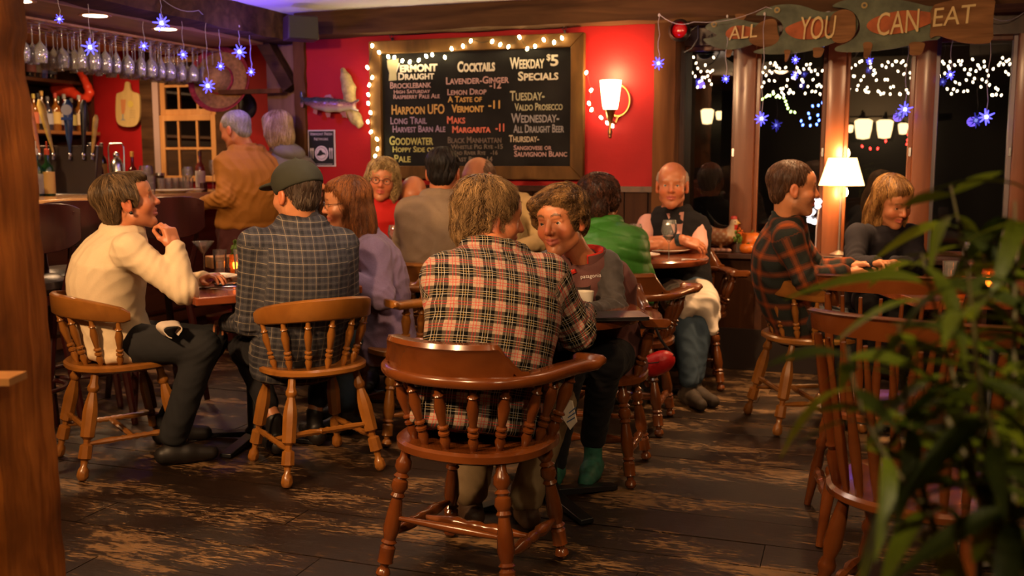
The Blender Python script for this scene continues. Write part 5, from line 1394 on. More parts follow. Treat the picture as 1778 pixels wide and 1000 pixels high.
# things on the left table
def on_table(px, py, h): x, y, z = HW(px, py, h); return (x, y, h)
TZ = .7505
p = on_table(368, 487, TZ); pl = dinner_plate('white plate with orange food scraps on the left table', p, .115); food(pl, 3, 7, .05, [M_food, M_sauce, M_food])
x, y, z = HW(355, 478, TZ); t = thing('martini_glass', 'martini glass standing on the left table', 'cocktail glass', (x, y, TZ))
bm = bmesh.new(); lathe(bm, [(.036, 0), (.034, .003), (.005, .006), (.0035, .012), (.0035, .10), (.006, .105), (.052, .165), (.050, .165), (.004, .108)], seg=28, close=False); obj('glass_body', bm, M_glassd, t)
bm = bmesh.new(); lathe(bm, [(.003, .109), (.032, .143), (.001, .143)], seg=24); obj('drink', bm, glassy('cloudy cocktail', (.75, .62, .45), .18, .1), t)
x, y, z = HW(383, 478, TZ); tumbler('clear water glass between the martini glass and the orange candle holder', (x, y, TZ), .033, .125, fill=.55)
# faceted orange candle holder with a lit candle
M_amberg = plain('amber candle glass', (.85, .20, .02), .1, trans=.7, coat=.3); M_flame = glow('candle flame', (1, .42, .08), 28)
def candle(label, loc, h=.10, r_=.03):
    t = thing('candle_holder', label, 'candle', loc); bm = bmesh.new(); n = 16
    for k in range(6):
        z0 = h * k / 6; lathe(bm, [(r_ * .88, z0), (r_, z0 + h / 12), (r_ * .88, z0 + h / 6)], seg=n, close=False)
    lathe(bm, [(.001, .001), (r_ * .88, 0)], seg=n, close=False); obj('amber_glass', bm, M_amberg, t, 20)
    bm = bmesh.new(); lathe(bm, [(.016, .004), (.016, h * .35), (.002, h * .36)], seg=12); obj('wax', bm, M_china, t)
    bm = bmesh.new(); ball(bm, (0, 0, h * .52), .009, 8, 8, sc=(1, 1, 2.0)); obj('flame', bm, M_flame, t)
    return t
x, y, z = HW(409, 478, TZ); candle('ribbed orange candle holder on the left table beside the herb sprig', (x, y, TZ), .10, .028)
def sprig(label, loc, h=.16, n=22, seed=1, flowers=0, name='herb_sprig', leafc=(.12, .22, .03), jar=True, spread=.05):
    r = random.Random(seed); t = thing(name, label, 'plant', loc)
    if jar: bm = bmesh.new(); lathe(bm, [(.02, 0), (.024, .03), (.016, .06), (.018, .065)], seg=14, close=False); obj('vase', bm, M_glassd, t)
    bm = bmesh.new(); tips = []
    for k in range(5):
        a = r.uniform(0, 6.28); d = r.uniform(.4, 1) * spread; e = (d * math.cos(a), d * math.sin(a), h * r.uniform(.7, 1)); tube(bm, [(0, 0, .01), (e[0] * .3, e[1] * .3, h * .5), e], .0015, 4); tips.append(e)
    obj('stems', bm, plain('stem green', (.08, .12, .02), .6), t)
    bm = bmesh.new()
    for k in range(n):
        e = r.choice(tips); f_ = r.uniform(.4, 1); c = Vector((e[0] * f_ + r.uniform(-.012, .012), e[1] * f_ + r.uniform(-.012, .012), .02 + (e[2] - .02) * f_ + r.uniform(-.01, .01))); ball(bm, (0, 0, 0), .009, 6, 4, sc=(1, .4, 1.5), M=Matrix.Translation(c) @ Matrix.Rotation(r.uniform(0, 3), 4, 'Z') @ Matrix.Rotation(r.uniform(-1, 1), 4, 'Y'))
    o = obj('leaves', bm, plain('leaf %.2f' % leafc[1], leafc, .5, var=.3, scale=30), t); o['kind'] = 'stuff'
    for k in range(flowers):
        e = tips[k % 5]; bm = bmesh.new()
        for q in range(9): ball(bm, (0, .013, 0), .011, 6, 5, sc=(.6, 1.2, .5), M=Matrix.Translation(e) @ Matrix.Rotation(q * .7, 4, 'X' if q % 2 else 'Z') @ Matrix.Rotation(q * .7, 4, 'Y'))
        obj('flower', bm, plain('orange petals', (.75, .16, .02), .55, var=.2), t)
    return t
x, y, z = HW(403, 470, TZ); sprig('sprig of pale green herbs in a small vase on the left table', (x, y, TZ), .17, 26, 4)
x, y, z = HW(417, 479, TZ); tumbler('clear glass beside the checked shirt on the left table', (x, y, TZ), .028, .13)
x, y, z = HW(404, 494, TZ); t = thing('phone', 'dark phone lying on the left table edge', 'phone', (x, y, TZ), A + .5); bm = bmesh.new(); box(bm, (0, 0, .004), (.15, .075, .008)); obj('case', bm, M_black, t, bevel=.003); bm = bmesh.new(); box(bm, (0, 0, .0085), (.14, .067, .001)); obj('screen', bm, plain('phone glass', (.01, .01, .015), .05, coat=1), t)
def fork(label, loc, rz, name='fork', L=.19):
    t = thing(name, label, 'cutlery', loc, rz); bm = bmesh.new(); tube(bm, [(-L / 2, 0, .004), (-L * .2, 0, .006), (L * .2, 0, .004)], [.006, .003, .003], 6)
    if name == 'fork':
        box(bm, (L * .28, 0, .005), (.03, .022, .003))
        for k in range(4): box(bm, (L * .44, -.009 + k * .006, .006), (.05, .0025, .002))
    else: ball(bm, (L * .38, 0, .006), .02, 10, 6, sc=(1.7 if name == 'knife' else 1.4, .45 if name == 'knife' else 1, .12))
    obj('metal', bm, M_steel, t); return t
x, y, z = HW(335, 499, TZ); fork('steel knife on the left table beside the cream sweater elbow', (x + .1, y, TZ), A + .3, 'knife')
x, y, z = HW(411, 487, TZ); dinner_plate('small white saucer on the left table beside the plaid sleeve', (x, y, TZ), .05)
x, y, z = HW(404, 468, TZ); t = thing('menu_box', 'low tan wooden caddy on the far side of the left table', 'box', (x - .05, y + .10, TZ), A + .6); bm = bmesh.new(); box(bm, (0, 0, .03), (.26, .02, .06)); box(bm, (0, .08, .03), (.26, .02, .06)); box(bm, (0, .04, .004), (.26, .06, .008)); box(bm, (-.12, .04, .03), (.02, .06, .06)); box(bm, (.12, .04, .03), (.02, .06, .06)); obj('tray', bm, M_pine, t, bevel=.002)

# centre table: menu folder, folded napkin / cup
x, y, z = HW(1052, 552, TZ); t = thing('menu_folder', 'black menu folder on the centre table beside the maroon vest woman', 'menu', (x, y, TZ), A + .12)
bm = bmesh.new(); prism(bm, corner_round(.14, .075, .01), 0, .006); prism(bm, corner_round(.14, .075, .01), .0075, .013); obj('cover', bm, plain('black vinyl', (.012, .010, .011), .35, bump=.1), t)
bm = bmesh.new(); box(bm, (.125, -.03, .0068), (.05, .07, .0012)); obj('receipt', bm, M_sw, t)
x, y, z = HW(1014, 535, TZ); t = thing('paper_cup', 'white napkin cup held between the plaid sleeve and the maroon vest', 'cup', (x, y, TZ), 0); bm = bmesh.new(); lathe(bm, [(.028, .0), (.034, .03), (.038, .065), (.036, .065), (.032, .03), (.001, .004)], seg=20, close=False); obj('cup_body', bm, M_china, t)

# back right table
x, y, z = HW(1153, 439, T3H); pl = dinner_plate('large oval white plate before the bald man', (x, y, T3H), .125, A, oval=1.15); food(pl, 5, 4, .05, [M_green, M_green])
x, y, z = HW(1118, 448, T3H); dinner_plate('smaller white plate left of the wine glass on the back table', (x, y, T3H), .085)
x, y, z = HW(1161, 455, T3H); stem_glass('stemmed glass of white wine on the back table before the bald man', (x, y, T3H), M_whitew, .215, .038, .3)
x, y, z = HW(1103, 442, T3H); stem_glass('stemmed water glass behind the green jacket', (x, y, T3H), None, .17, .036)
x, y, z = HW(1203, 452, T3H); fork('steel spoon on the right edge of the back table', (x, y, T3H), A, 'spoon', .12)
# back table by the wall
x, y, z = HW(682, 400, .75); 
for i, (dx, dy) in enumerate(((-.17, .05), (-.12, -.12), (.02, .12))):
    a, b = W(-.50 + dx, 5.62 + dy); stem_glass(('clear stemmed glass beside the red sweater', 'clear stemmed glass behind the lavender sweater', 'clear stemmed glass hidden behind the grey sweater')[i], (a, b, .7505), None, .19, .036)
a, b = W(-.62, 5.42); candle('orange candle holder on the table behind the lavender sweater', (a, b, .7505), .07)

# right table: glasses and candles glinting behind the plant
rr = random.Random(5)
for px, D, kind, lab in ((1655, 4.2, 'w', 'clear stemmed glass behind the plant, nearest the blonde woman'), (1690, 4.35, 's', 'white wine glass behind the plant on the right table'), (1740, 4.1, 'w', 'clear water glass behind the plant near the right picture edge'),
                         (1725, 4.4, 'c', 'orange candle holder at the back of the right table'), (1672, 3.98, 'c', 'small orange candle holder behind the thick of the plant'), (1722, 3.95, 'c2', 'tall ribbed orange candle holder behind the plant on the right'), (1763, 4.2, 's', 'clear stemmed glass on the right table at the picture edge')):
    X_ = (px - 889) / F * D; a, b = W(X_, D)
    if kind == 'w': tumbler(lab, (a, b, TZ), .033, .13, fill=.5)
    elif kind == 's': stem_glass(lab, (a, b, TZ), M_whitew if 'white wine' in lab else None)
    else: candle(lab, (a, b, TZ), .14 if kind == 'c2' else .09, .028)
X_ = (1505 - 889) / F * 4.72; a, b = W(1.72, 4.62); pl = dinner_plate('white plate in front of the blonde woman', (a, b, TZ), .12); food(pl, 8, 5, .05)
a, b = W(1.78, 4.2); f_ = food
# lit table lamp on the window sill, and what else stands there
SZL = .735
lx, ly, lz = on_wall(1462, 300, 6.33)
lp = thing('table_lamp', 'tall lit table lamp with a cream cone shade on the window sill', 'lamp', (lx, ly, SZL))
zs0, zs1 = on_wall(1462, 322, 6.33)[2] - SZL, on_wall(1462, 274, 6.33)[2] - SZL
bm = bmesh.new(); lathe(bm, [(.132, zs0), (.082, zs1), (.080, zs1), (.130, zs0)], seg=36, close=False)
mls, nt, b_ = _base('lamp shade fabric'); b_.inputs['Base Color'].default_value = (.9, .7, .42, 1); b_.inputs['Emission Color'].default_value = (1, .60, .24, 1); b_.inputs['Emission Strength'].default_value = 5.0
obj('shade', bm, mls, lp)
bm = bmesh.new(); lathe(bm, [(.05, 0), (.052, .008), (.03, .018), (.008, .03), (.007, zs0), (.005, zs1 - .02)], seg=18); obj('base_and_pole', bm, plain('brushed lamp metal', (.6, .5, .42), .3, .8), lp)
bm = bmesh.new(); ball(bm, (0, 0, (zs0 + zs1) / 2), .025, 12, 8); obj('light_bulb', bm, glow('lamp bulb', (1, .72, .4), 60), lp)
for dz in (zs1 + .03, zs0 - .05):
    d = bpy.data.lights.new('table_lamp_light', 'POINT'); d.energy = 11; d.color = (1, .52, .2); d.shadow_soft_size = .04
    o = bpy.data.objects.new('table_lamp_light', d); COL.objects.link(o); o.location = (lx, ly - .0, SZL + dz)
# rooster
def on_sill(px, yy=6.38): return on_wall(px, 430, yy)[0]
rx_ = on_sill(1250); ro = thing('rooster_figure', 'painted rooster figurine on the window sill', 'figurine', (rx_, 6.36, SZL))
f = Field(); S_ = 1.0
f.ell((0, 0, .09), (.085, .045, .055)); f.cone((-.06, 0, .11), (-.115, 0, .19), .045, .018, .03); f.cone((-.10, 0, .16), (-.125, 0, .235), .02, .006, .02); f.cone((.06, 0, .10), (.085, 0, .17), .042, .022, .03)
f.ball((.088, 0, .185), .024, .015); f.cone((.105, 0, .185), (.125, 0, .180), .009, .003, .006); f.ell((.085, 0, .213), (.022, .006, .014), None, .006); f.ell((.10, 0, .160), (.008, .007, .014), None, .006)
f.ell((0, .04, .095), (.06, .015, .038), None, .012); f.ell((0, -.04, .095), (.06, .015, .038), None, .012); f.cone((.01, .015, .05), (.01, .02, .01), .012, .008, .01); f.cone((.01, -.015, .05), (.01, -.02, .01), .012, .008, .01); f.box((0, 0, .005), (.06, .045, .006), .004, None, .004)
def rcol(Vv):
    c = np.ones((len(Vv), 4), np.float32); x, z = Vv[:, 0], Vv[:, 2]; col = np.tile(np.array([.50, .22, .09], np.float32), (len(Vv), 1))
    s_ = np.sin(x * 160) * np.sin(z * 150); col[s_ > .3] = (.62, .42, .24); col[x < -.075] = (.05, .09, .09); m = (x > .05) & (z > .10); col[m] = (.66, .50, .32)
    m = (x > .065) & ((z > .205) | ((z < .172) & (x > .09) & (z > .14))); col[m] = (.55, .03, .02); m = (x > .108) & (z > .17); col[m] = (.65, .40, .08); col[z < .012] = (.2, .1, .05)
    c[:, :3] = col; return c
field_obj('bird_body', f, .004, vcolmat('rooster paint', .35, bump=.3, bs=90), ro, rcol)
bm = bmesh.new(); ball(bm, (.095, -.022, .19), .004, 6, 5); ball(bm, (.095, .022, .19), .004, 6, 5); obj('eyes', bm, M_black, ro)
# shells / stones row in front of rooster
for i in range(5):
    xx = on_sill(1228 + i * 9, 6.29); f = Field(); f.ell((0, 0, 0), (.022 + .004 * (i % 2), .018, .014)); o = field_obj('seashell', f, .004, plain('shell pink', (.55, .30, .22), .4, var=.3, scale=50), None); o.location = (xx, 6.30, SZL + .013); tag(o, 'pinkish shell in the row below the rooster on the sill, %s from the left' % nth(i + 1), 'shell', 'shells on the window sill')
def pumpkin(label, px, r_, yy, squash=.8):
    t = thing('pumpkin', label, 'pumpkin', (on_sill(px, yy), yy, SZL)); f = Field()
    for k in range(10): a = k * .628; f.ell((r_ * .5 * math.cos(a), r_ * .5 * math.sin(a), r_ * squash), (r_ * .56, r_ * .56, r_ * squash), None, .006)
    field_obj('rind', f, .004, plain('pumpkin rind', (.80, .20, .02), .35, var=.15), t); bm = bmesh.new(); tube(bm, [(0, 0, r_ * squash * 1.8), (.004, 0, r_ * squash * 2.0), (.014, 0, r_ * squash * 2.25)], [.009, .007, .006], 7); obj('stem', bm, plain('pumpkin stem', (.16, .14, .04), .7), t)
pumpkin('small orange pumpkin in front of the larger one on the sill', 1297, .045, 6.31, .62); pumpkin('larger orange pumpkin behind the small one on the sill', 1303, .07, 6.44, .85)
sprig('little glass vase with an orange flower and leaves on the sill beside the pumpkins', (on_sill(1283, 6.33), 6.33, SZL), .15, 30, 6, 2, 'flower_vase', (.16, .30, .04), True, .07)
wf = thing('lit_flower_lamp', 'cluster of white glowing flower lights on the sill behind the bearded man', 'lamp', (on_sill(1416, 6.40), 6.40, SZL))
bm = bmesh.new(); tube(bm, [(0, 0, 0), (.0, 0, .15), (.01, 0, .28)], .004, 6); obj('stem', bm, M_wire, wf); r = random.Random(2)
for px, py in ((1412, 350), (1420, 358), (1411, 368), (1406, 382), (1414, 385), (1422, 350), (1404, 372)):
    q = on_wall(px, py, 6.40); bm = bmesh.new()
    for k in range(5): ball(bm, (.010 * math.cos(k * 1.256), 0, .010 * math.sin(k * 1.256)), .010, 8, 6, sc=(1, .5, 1))
    o = obj('flower_light', bm, glow('white flower glow', (1, .85, .85), 3), wf); o.location = (q[0] - wf.location.x, r.uniform(-.01, .01), q[2] - SZL)

# red belt bag hanging from the chair of the green jacket
x, y, z = PW(1140, 628, 4.55); bg = thing('belt_bag', 'red belt bag hanging by its black strap from the armchair', 'bag', (x, y, z), A)
f = Field(); f.ell((0, 0, -.01), (.085, .045, .055)); f.ell((.03, -.02, .0), (.05, .035, .045)); o = field_obj('pouch', f, .005, plain('red nylon', (.42, .01, .012), .4, bump=.3, bscale=60), bg); o.rotation_euler = (0, -.35, 0)
bm = bmesh.new(); tube(bm, [(-.07, -.045, .0), (0, -.052, .008), (.075, -.03, .035)], .0025, 6); obj('zip', bm, M_black, bg)
bm = bmesh.new(); tube(bm, [(-.08, 0, .0), (-.085, .02, .12), (-.07, .06, .22), (-.03, .06, .22), (.02, .02, .1), (.075, 0, .03)], .007, 6); obj('strap', bm, M_black, bg)
# grey shoe at the lower right edge under the near chairs
x, y, z = HW(1735, 975, 0); sh_ = thing('sneaker', 'dark sneaker with a pale sole on the floor at the lower right', 'shoe', (x, y, 0), A - 1.35)
f = Field(); f.cone((0, -.10, .05), (0, .02, .055), .042, .045); f.cone((0, .02, .05), (0, .13, .035), .045, .034); f.ell((0, -.08, .08), (.04, .05, .045)); f.ball((0, -.07, .15), .034, .02, 's'); f.plane((0, 0, .022), (0, 0, -1), .002)
field_obj('upper', f, .005, plain('dark canvas', (.03, .028, .028), .8), sh_)
f = Field(); f.box((0, -.09, .012), (.042, .06, .0115), .01, None, .02); f.box((0, .03, .012), (.044, .07, .0115), .01, None, .03); f.box((0, .11, .012), (.036, .045, .0115), .01, None, .03)
field_obj('sole', f, .005, plain('grey rubber', (.30, .26, .22), .7), sh_)
# ---------------------------------------------------------------- people: implicit-surface bodies
def npv(p): return np.array(p, np.float64)
def rotm(yaw, pitch=0, roll=0):
    """columns: right, forward, up; yaw 0 = away from the camera, positive turns left"""
    M = Matrix.Rotation(RAD(yaw), 3, 'Z') @ Matrix.Rotation(RAD(pitch), 3, 'X') @ Matrix.Rotation(RAD(roll), 3, 'Y')
    return np.array(M)
SKINS = {'fair': (.52, .225, .105), 'ruddy': (.48, .175, .078), 'tan': (.44, .175, .078), 'pale': (.56, .27, .15)}
M_skin = None
def skin_mat(): return vcolmat('skin', .42, .45, bump=.12, bs=260, sss=.12)
def unit(v): v = npv(v); return v / (np.linalg.norm(v) + 1e-9)

def add_head(f, hc, R, s, male=True, smile=0.0):
    P = lambda x, y, z: hc + s * (R @ npv((x, y, z)))
    E = lambda c, r, k=.015, op='u': f.ell(P(*c), npv(r) * s, R, k, op)
    E((0, -.018, .040), (.076, .098, .082), .02)
    E((0, .030, -.020), (.062, .066, .082), .03)
    E((0, .045, .045), (.060, .048, .045), .03)
    f.cone(P(-.045, .005, -.066), P(-.014, .062, -.098), .020 * s, .016 * s, .03); f.cone(P(.045, .005, -.066), P(.014, .062, -.098), .020 * s, .016 * s, .03)
    f.ball(P(0, .070, -.100), (.019 if male else .016) * s, .02)
    for sx in (-1, 1):
        E((sx * .040, .056, -.030), (.024, .026, .026), .02)
        E((sx * .031, .094, .004), (.017, .014, .011), .010, 's')
    f.cone(P(-.034, .080, .027), P(.034, .080, .027), .011 * s, .011 * s, .012)
    f.cone(P(0, .086, .016), P(0, .108, -.026), .0075 * s, .0115 * s, .008)
    for sx in (-1, 1): f.ball(P(sx * .0125, .098, -.030), .0078 * s, .006)
    f.cone(P(-.019, .078, -.0555 + smile), P(0, .0925, -.0535), .006 * s, .0066 * s, .006); f.cone(P(.019, .078, -.0555 + smile), P(0, .0925, -.0535), .006 * s, .0066 * s, .006)
    f.cone(P(-.016, .078, -.068 + smile), P(0, .0905, -.069), .0062 * s, .0072 * s, .006); f.cone(P(.016, .078, -.068 + smile), P(0, .0905, -.069), .0062 * s, .0072 * s, .006)
    f.cone(P(-.027, .081, -.0615 + smile * 1.6), P(-.012, .092, -.0615), .0022 * s, .0022 * s, .003, 's'); f.cone(P(.027, .081, -.0615 + smile * 1.6), P(.012, .092, -.0615), .0022 * s, .0022 * s, .003, 's'); f.cone(P(-.02, .092, -.0615), P(.02, .092, -.0615), .0022 * s, .0022 * s, .003, 's')
    for sx in (-1, 1):
        f.cone(P(sx * .018, .0835, .0088), P(sx * .043, .0765, .0072), .0060 * s, .0055 * s, .004)
        f.cone(P(sx * .019, .0815, -.0062), P(sx * .042, .0755, -.0052), .0054 * s, .0052 * s, .004)
        E((sx * .080, -.008, -.006), (.010, .020, .032), .008)
        E((sx * .091, -.004, -.004), (.007, .012, .020), .006, 's')
        f.ball(P(sx * .077, .000, -.034), .009 * s, .008)
        f.cone(P(sx * .020, .097, -.034), P(sx * .034, .080, -.060), .0018 * s, .0018 * s, .006, 's')
def head_color(V, hc, R, s, skin, hairc, brow=1.0, beard=None, lip=(.42, .09, .07), scalp=None):
    q = (V - hc) @ R / s; x, y, z = q[:, 0], q[:, 1], q[:, 2]; ax = np.abs(x)
    c = np.tile(npv(skin), (len(V), 1)); n = np.sin(x * 90 + 2 * np.sin(z * 60)) * np.sin(z * 80 + y * 50) * .05
    c *= (1 + n)[:, None]
    inh = (np.linalg.norm(q, axis=1) < .14)
    def mixc(m, col, a):
        m = np.clip(m, 0, 1)[:, None] * a; return c * (1 - m) + npv(col) * m
    red = npv(skin) * npv((1.05, .62, .55))
    c = mixc(np.exp(-((ax - .042) / .02) ** 2 - ((z + .03) / .022) ** 2) * (y > .03) * inh, red, .6)
    c = mixc(np.exp(-(x / .014) ** 2 - ((z + .025) / .018) ** 2) * (y > .085) * inh, red, .7)
    c = mixc((ax > .074) * (np.abs(z) < .045) * inh * 1., red, .55)
    lz = -.0615 + 2.0 * x * x
    c = mixc((ax < .024) * (y > .068) * (np.abs(z + .0615) < .0125 - .16 * ax) * inh * 1., lip, .85)
    if brow:
        bz = .0265 + .006 * np.sin((ax - .014) / .032 * 3.14)
        c = mixc((ax > .012) * (ax < .047) * (y > .058) * (np.abs(z - bz) < .0042) * inh * 1., npv(hairc) * .7, .8 * brow)
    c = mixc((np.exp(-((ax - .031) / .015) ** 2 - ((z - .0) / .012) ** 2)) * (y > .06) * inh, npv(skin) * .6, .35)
    if beard is not None:
        m = ((z < -.035) * (y > -.01) * (z > -.125) * (1 - (ax < .02) * (np.abs(z + .062) < .009)) * inh * 1.)
        c = mixc(m * (.75 + .25 * np.sin(x * 900) * np.sin(z * 800)), beard[0], beard[1])
    if scalp is not None:
        m = np.clip((z - scalp[1] + (y * -.6)) / .02, 0, 1) * (y < .062) * (np.abs(x) < .2) * inh
        c = mixc(m, scalp[0], scalp[2])
    out = np.ones((len(V), 4), np.float32); out[:, :3] = np.clip(c, 0, 1); return out

def add_hand(f, w, d, pn, right, curl=.5, s=1.0, spread=.12, pinch=False, thumb_in=.0):
    d = unit(d); pn = npv(pn); pn = unit(pn - d * (pn @ d)); th = np.cross(d, pn) if right else np.cross(pn, d)
    P = lambda x, y, z: w + s * (th * x + d * y - pn * z)
    Rm = np.stack([th, d, -pn], 1)
    f.cone(w, P(0, .03, 0), .024 * s, .024 * s, .01)
    f.box(P(0, .055, 0), npv((.038, .042, .0145)) * s, .012 * s, Rm, .012)
    f.ball(P(.022, .032, .010 * -1), .017 * s, .012)
    base = [(.028, .088, .072, .0088), (.010, .094, .080, .0090), (-.009, .090, .074, .0086), (-.027, .082, .058, .0078)]
    for i, (bx, by, L, r) in enumerate(base):
        a = 0; p = P(bx, by, 0); cu = (curl if not hasattr(curl, '__len__') else curl[i])
        dirx = (bx / .03) * spread
        f.cone(P(bx * .8, by - .03, 0), p, .010 * s, r * s * 1.05, .006)
        for j, fr in enumerate((.45, .31, .26)):
            a += cu * (.9, 1.15, .8)[j]
            v = math.cos(a) * (d + th * dirx) + math.sin(a) * pn; v = unit(v)
            e = p + v * L * fr * s; f.cone(p, e, r * s * (1 - .06 * j), r * s * (.94 - .08 * j), .003); p = e
        if pinch and i == 0: tip = p
    p = P(.026, .030, -.006); a1 = P(.052 - thumb_in * .3, .058, -.014 - thumb_in); a2 = P(.060 - thumb_in * .9, .088, -.022 - thumb_in * 1.6)
    if pinch: a1 = P(.046, .06, -.022); a2 = tip * .8 + P(.04, .08, -.03) * .2
    f.cone(p, a1, .0125 * s, .0105 * s, .008); f.cone(a1, a2, .0105 * s, .0085 * s, .004)

def fold_disp(V, seed, amp, k=70):
    r = np.random.RandomState(seed); out = np.zeros(len(V)); 
    w = V + .035 * np.sin(V[:, [1, 2, 0]] * 17 + r.rand(3) * 6)
    for i in range(4):
        d = r.randn(3); d[2] *= .55; d /= np.linalg.norm(d); kk = k * r.uniform(.5, 1.2)
        sft = .5 + .5 * np.sin(V @ (r.randn(3) * 7) + r.rand() * 6)
        out += (1 - np.abs(np.sin(w @ (d * kk) + r.rand() * 6)) * 1.6) * sft
    return out * amp * .45
def elbow_disp(V, pts, amp):
    out = np.zeros(len(V))
    for p, ax in pts:
        q = V - p; t = q @ ax; d = np.linalg.norm(q, axis=1)
        out += amp * np.sin(t * 210 + 2 * np.sin(V[:, 0] * 30)) * np.exp(-(d / .085) ** 2)
    return out
def cloth_mesh(name, f, h, mat, parent, base, seed, amp=.004, extra=None, uvfn=None, k=70, colfn=None):
    V_, Q = f.mesh(h); me = np_mesh(name, V_, Q); n = vnormals(me)
    d = fold_disp(V_, seed, amp, k)
    if extra is not None: d = d + extra(V_)
    V2_ = V_ + n * d[:, None]
    me.vertices.foreach_set('co', (V2_ - base).astype(np.float32).ravel()); me.update()
    if uvfn is not None: attr(me, 'cloth', uvfn(V_))
    if colfn is not None: attr(me, 'Col', colfn(V_), 'FLOAT_COLOR')
    return link_mesh(name, me, mat, parent)

def fabric(name, color, rough=.85, var=.12, weave=500, bump=.25, sheen=0):
    if name in MATS: return MATS[name]
    m, nt, b = _base(name)
    tc = N(nt, 'ShaderNodeTexCoord')
    n = N(nt, 'ShaderNodeTexNoise'); n.inputs['Scale'].default_value = weave; n.inputs['Detail'].default_value = 3
    n2 = N(nt, 'ShaderNodeTexNoise'); n2.inputs['Scale'].default_value = 9; n2.inputs['Detail'].default_value = 4
    for q in (n, n2): nt.links.new(tc.outputs['Object'], q.inputs['Vector'])
    ad = N(nt, 'ShaderNodeMath', operation='MULTIPLY_ADD'); ad.inputs[1].default_value = .5; nt.links.new(n.outputs['Fac'], ad.inputs[0])
    hf = N(nt, 'ShaderNodeMath', operation='MULTIPLY'); hf.inputs[1].default_value = .5; nt.links.new(n2.outputs['Fac'], hf.inputs[0]); nt.links.new(hf.outputs[0], ad.inputs[2])
    r = ramp(nt, [(.3, tuple(v * (1 - var) for v in color)), (.7, tuple(min(1, v * (1 + var)) for v in color))], ad.outputs[0])
    nt.links.new(r.outputs[0], b.inputs['Base Color']); b.inputs['Roughness'].default_value = rough; b.inputs['Sheen Weight'].default_value = sheen * .25; b.inputs['Specular IOR Level'].default_value = .25
    bp = N(nt, 'ShaderNodeBump'); bp.inputs['Strength'].default_value = bump; bp.inputs['Distance'].default_value = .002
    nt.links.new(n.outputs['Fac'], bp.inputs['Height']); nt.links.new(bp.outputs[0], b.inputs['Normal'])
    MATS[name] = m; return m
def plaid(name, period, warp, weft, lines_u, lines_v, rough=.85, mixl=.8, gamma=1.0):
    """warp/weft: colour stops over one period; lines: (pos, width, colour)"""
    if name in MATS: return MATS[name]
    m, nt, b = _base(name)
    at = N(nt, 'ShaderNodeAttribute', attribute_name='cloth'); sp = N(nt, 'ShaderNodeSeparateXYZ'); nt.links.new(at.outputs['Vector'], sp.inputs[0])
    def fr(out):
        mu = N(nt, 'ShaderNodeMath', operation='MULTIPLY'); mu.inputs[1].default_value = 1 / period; nt.links.new(out, mu.inputs[0])
        ad = N(nt, 'ShaderNodeMath', operation='ADD'); ad.inputs[1].default_value = 20.0; nt.links.new(mu.outputs[0], ad.inputs[0])
        f_ = N(nt, 'ShaderNodeMath', operation='FRACT'); nt.links.new(ad.outputs[0], f_.inputs[0]); return f_.outputs[0]
    U, V_ = fr(sp.outputs[0]), fr(sp.outputs[1])
    def cramp(stops, fac):
        r = ramp(nt, stops, fac); r.color_ramp.interpolation = 'CONSTANT'; return r.outputs[0]
    mx = N(nt, 'ShaderNodeMix', data_type='RGBA'); mx.inputs[0].default_value = .5
    nt.links.new(cramp(warp, U), mx.inputs[6]); nt.links.new(cramp(weft, V_), mx.inputs[7]); gm = N(nt, 'ShaderNodeGamma'); gm.inputs[1].default_value = gamma; nt.links.new(mx.outputs[2], gm.inputs[0]); out = gm.outputs[0]
    for lines, fac in ((lines_u, U), (lines_v, V_)):
        for pos, w, col in lines:
            s_ = N(nt, 'ShaderNodeMath', operation='SUBTRACT'); s_.inputs[1].default_value = pos; nt.links.new(fac, s_.inputs[0])
            a = N(nt, 'ShaderNodeMath', operation='ABSOLUTE'); nt.links.new(s_.outputs[0], a.inputs[0])
            l = N(nt, 'ShaderNodeMath', operation='LESS_THAN'); l.inputs[1].default_value = w / 2; nt.links.new(a.outputs[0], l.inputs[0])
            ml = N(nt, 'ShaderNodeMath', operation='MULTIPLY'); ml.inputs[1].default_value = mixl; nt.links.new(l.outputs[0], ml.inputs[0])
            x = N(nt, 'ShaderNodeMix', data_type='RGBA'); nt.links.new(ml.outputs[0], x.inputs[0]); nt.links.new(out, x.inputs[6]); x.inputs[7].default_value = (*col, 1); out = x.outputs[2]
    tc = N(nt, 'ShaderNodeTexCoord'); n = N(nt, 'ShaderNodeTexNoise'); n.inputs['Scale'].default_value = 420; nt.links.new(tc.outputs['Object'], n.inputs['Vector'])
    rr = ramp(nt, [(.3, (.7,) * 3), (.7, (1.15,) * 3)], n.outputs['Fac'])
    mm = N(nt, 'ShaderNodeMix', data_type='RGBA', blend_type='MULTIPLY'); mm.inputs[0].default_value = 1; nt.links.new(out, mm.inputs[6]); nt.links.new(rr.outputs[0], mm.inputs[7])
    nt.links.new(mm.outputs[2], b.inputs['Base Color']); b.inputs['Roughness'].default_value = rough; b.inputs['Specular IOR Level'].default_value = .2
    bp = N(nt, 'ShaderNodeBump'); bp.inputs['Strength'].default_value = .25; bp.inputs['Distance'].default_value = .002
    nt.links.new(n.outputs['Fac'], bp.inputs['Height']); nt.links.new(bp.outputs[0], b.inputs['Normal'])
    MATS[name] = m; return m

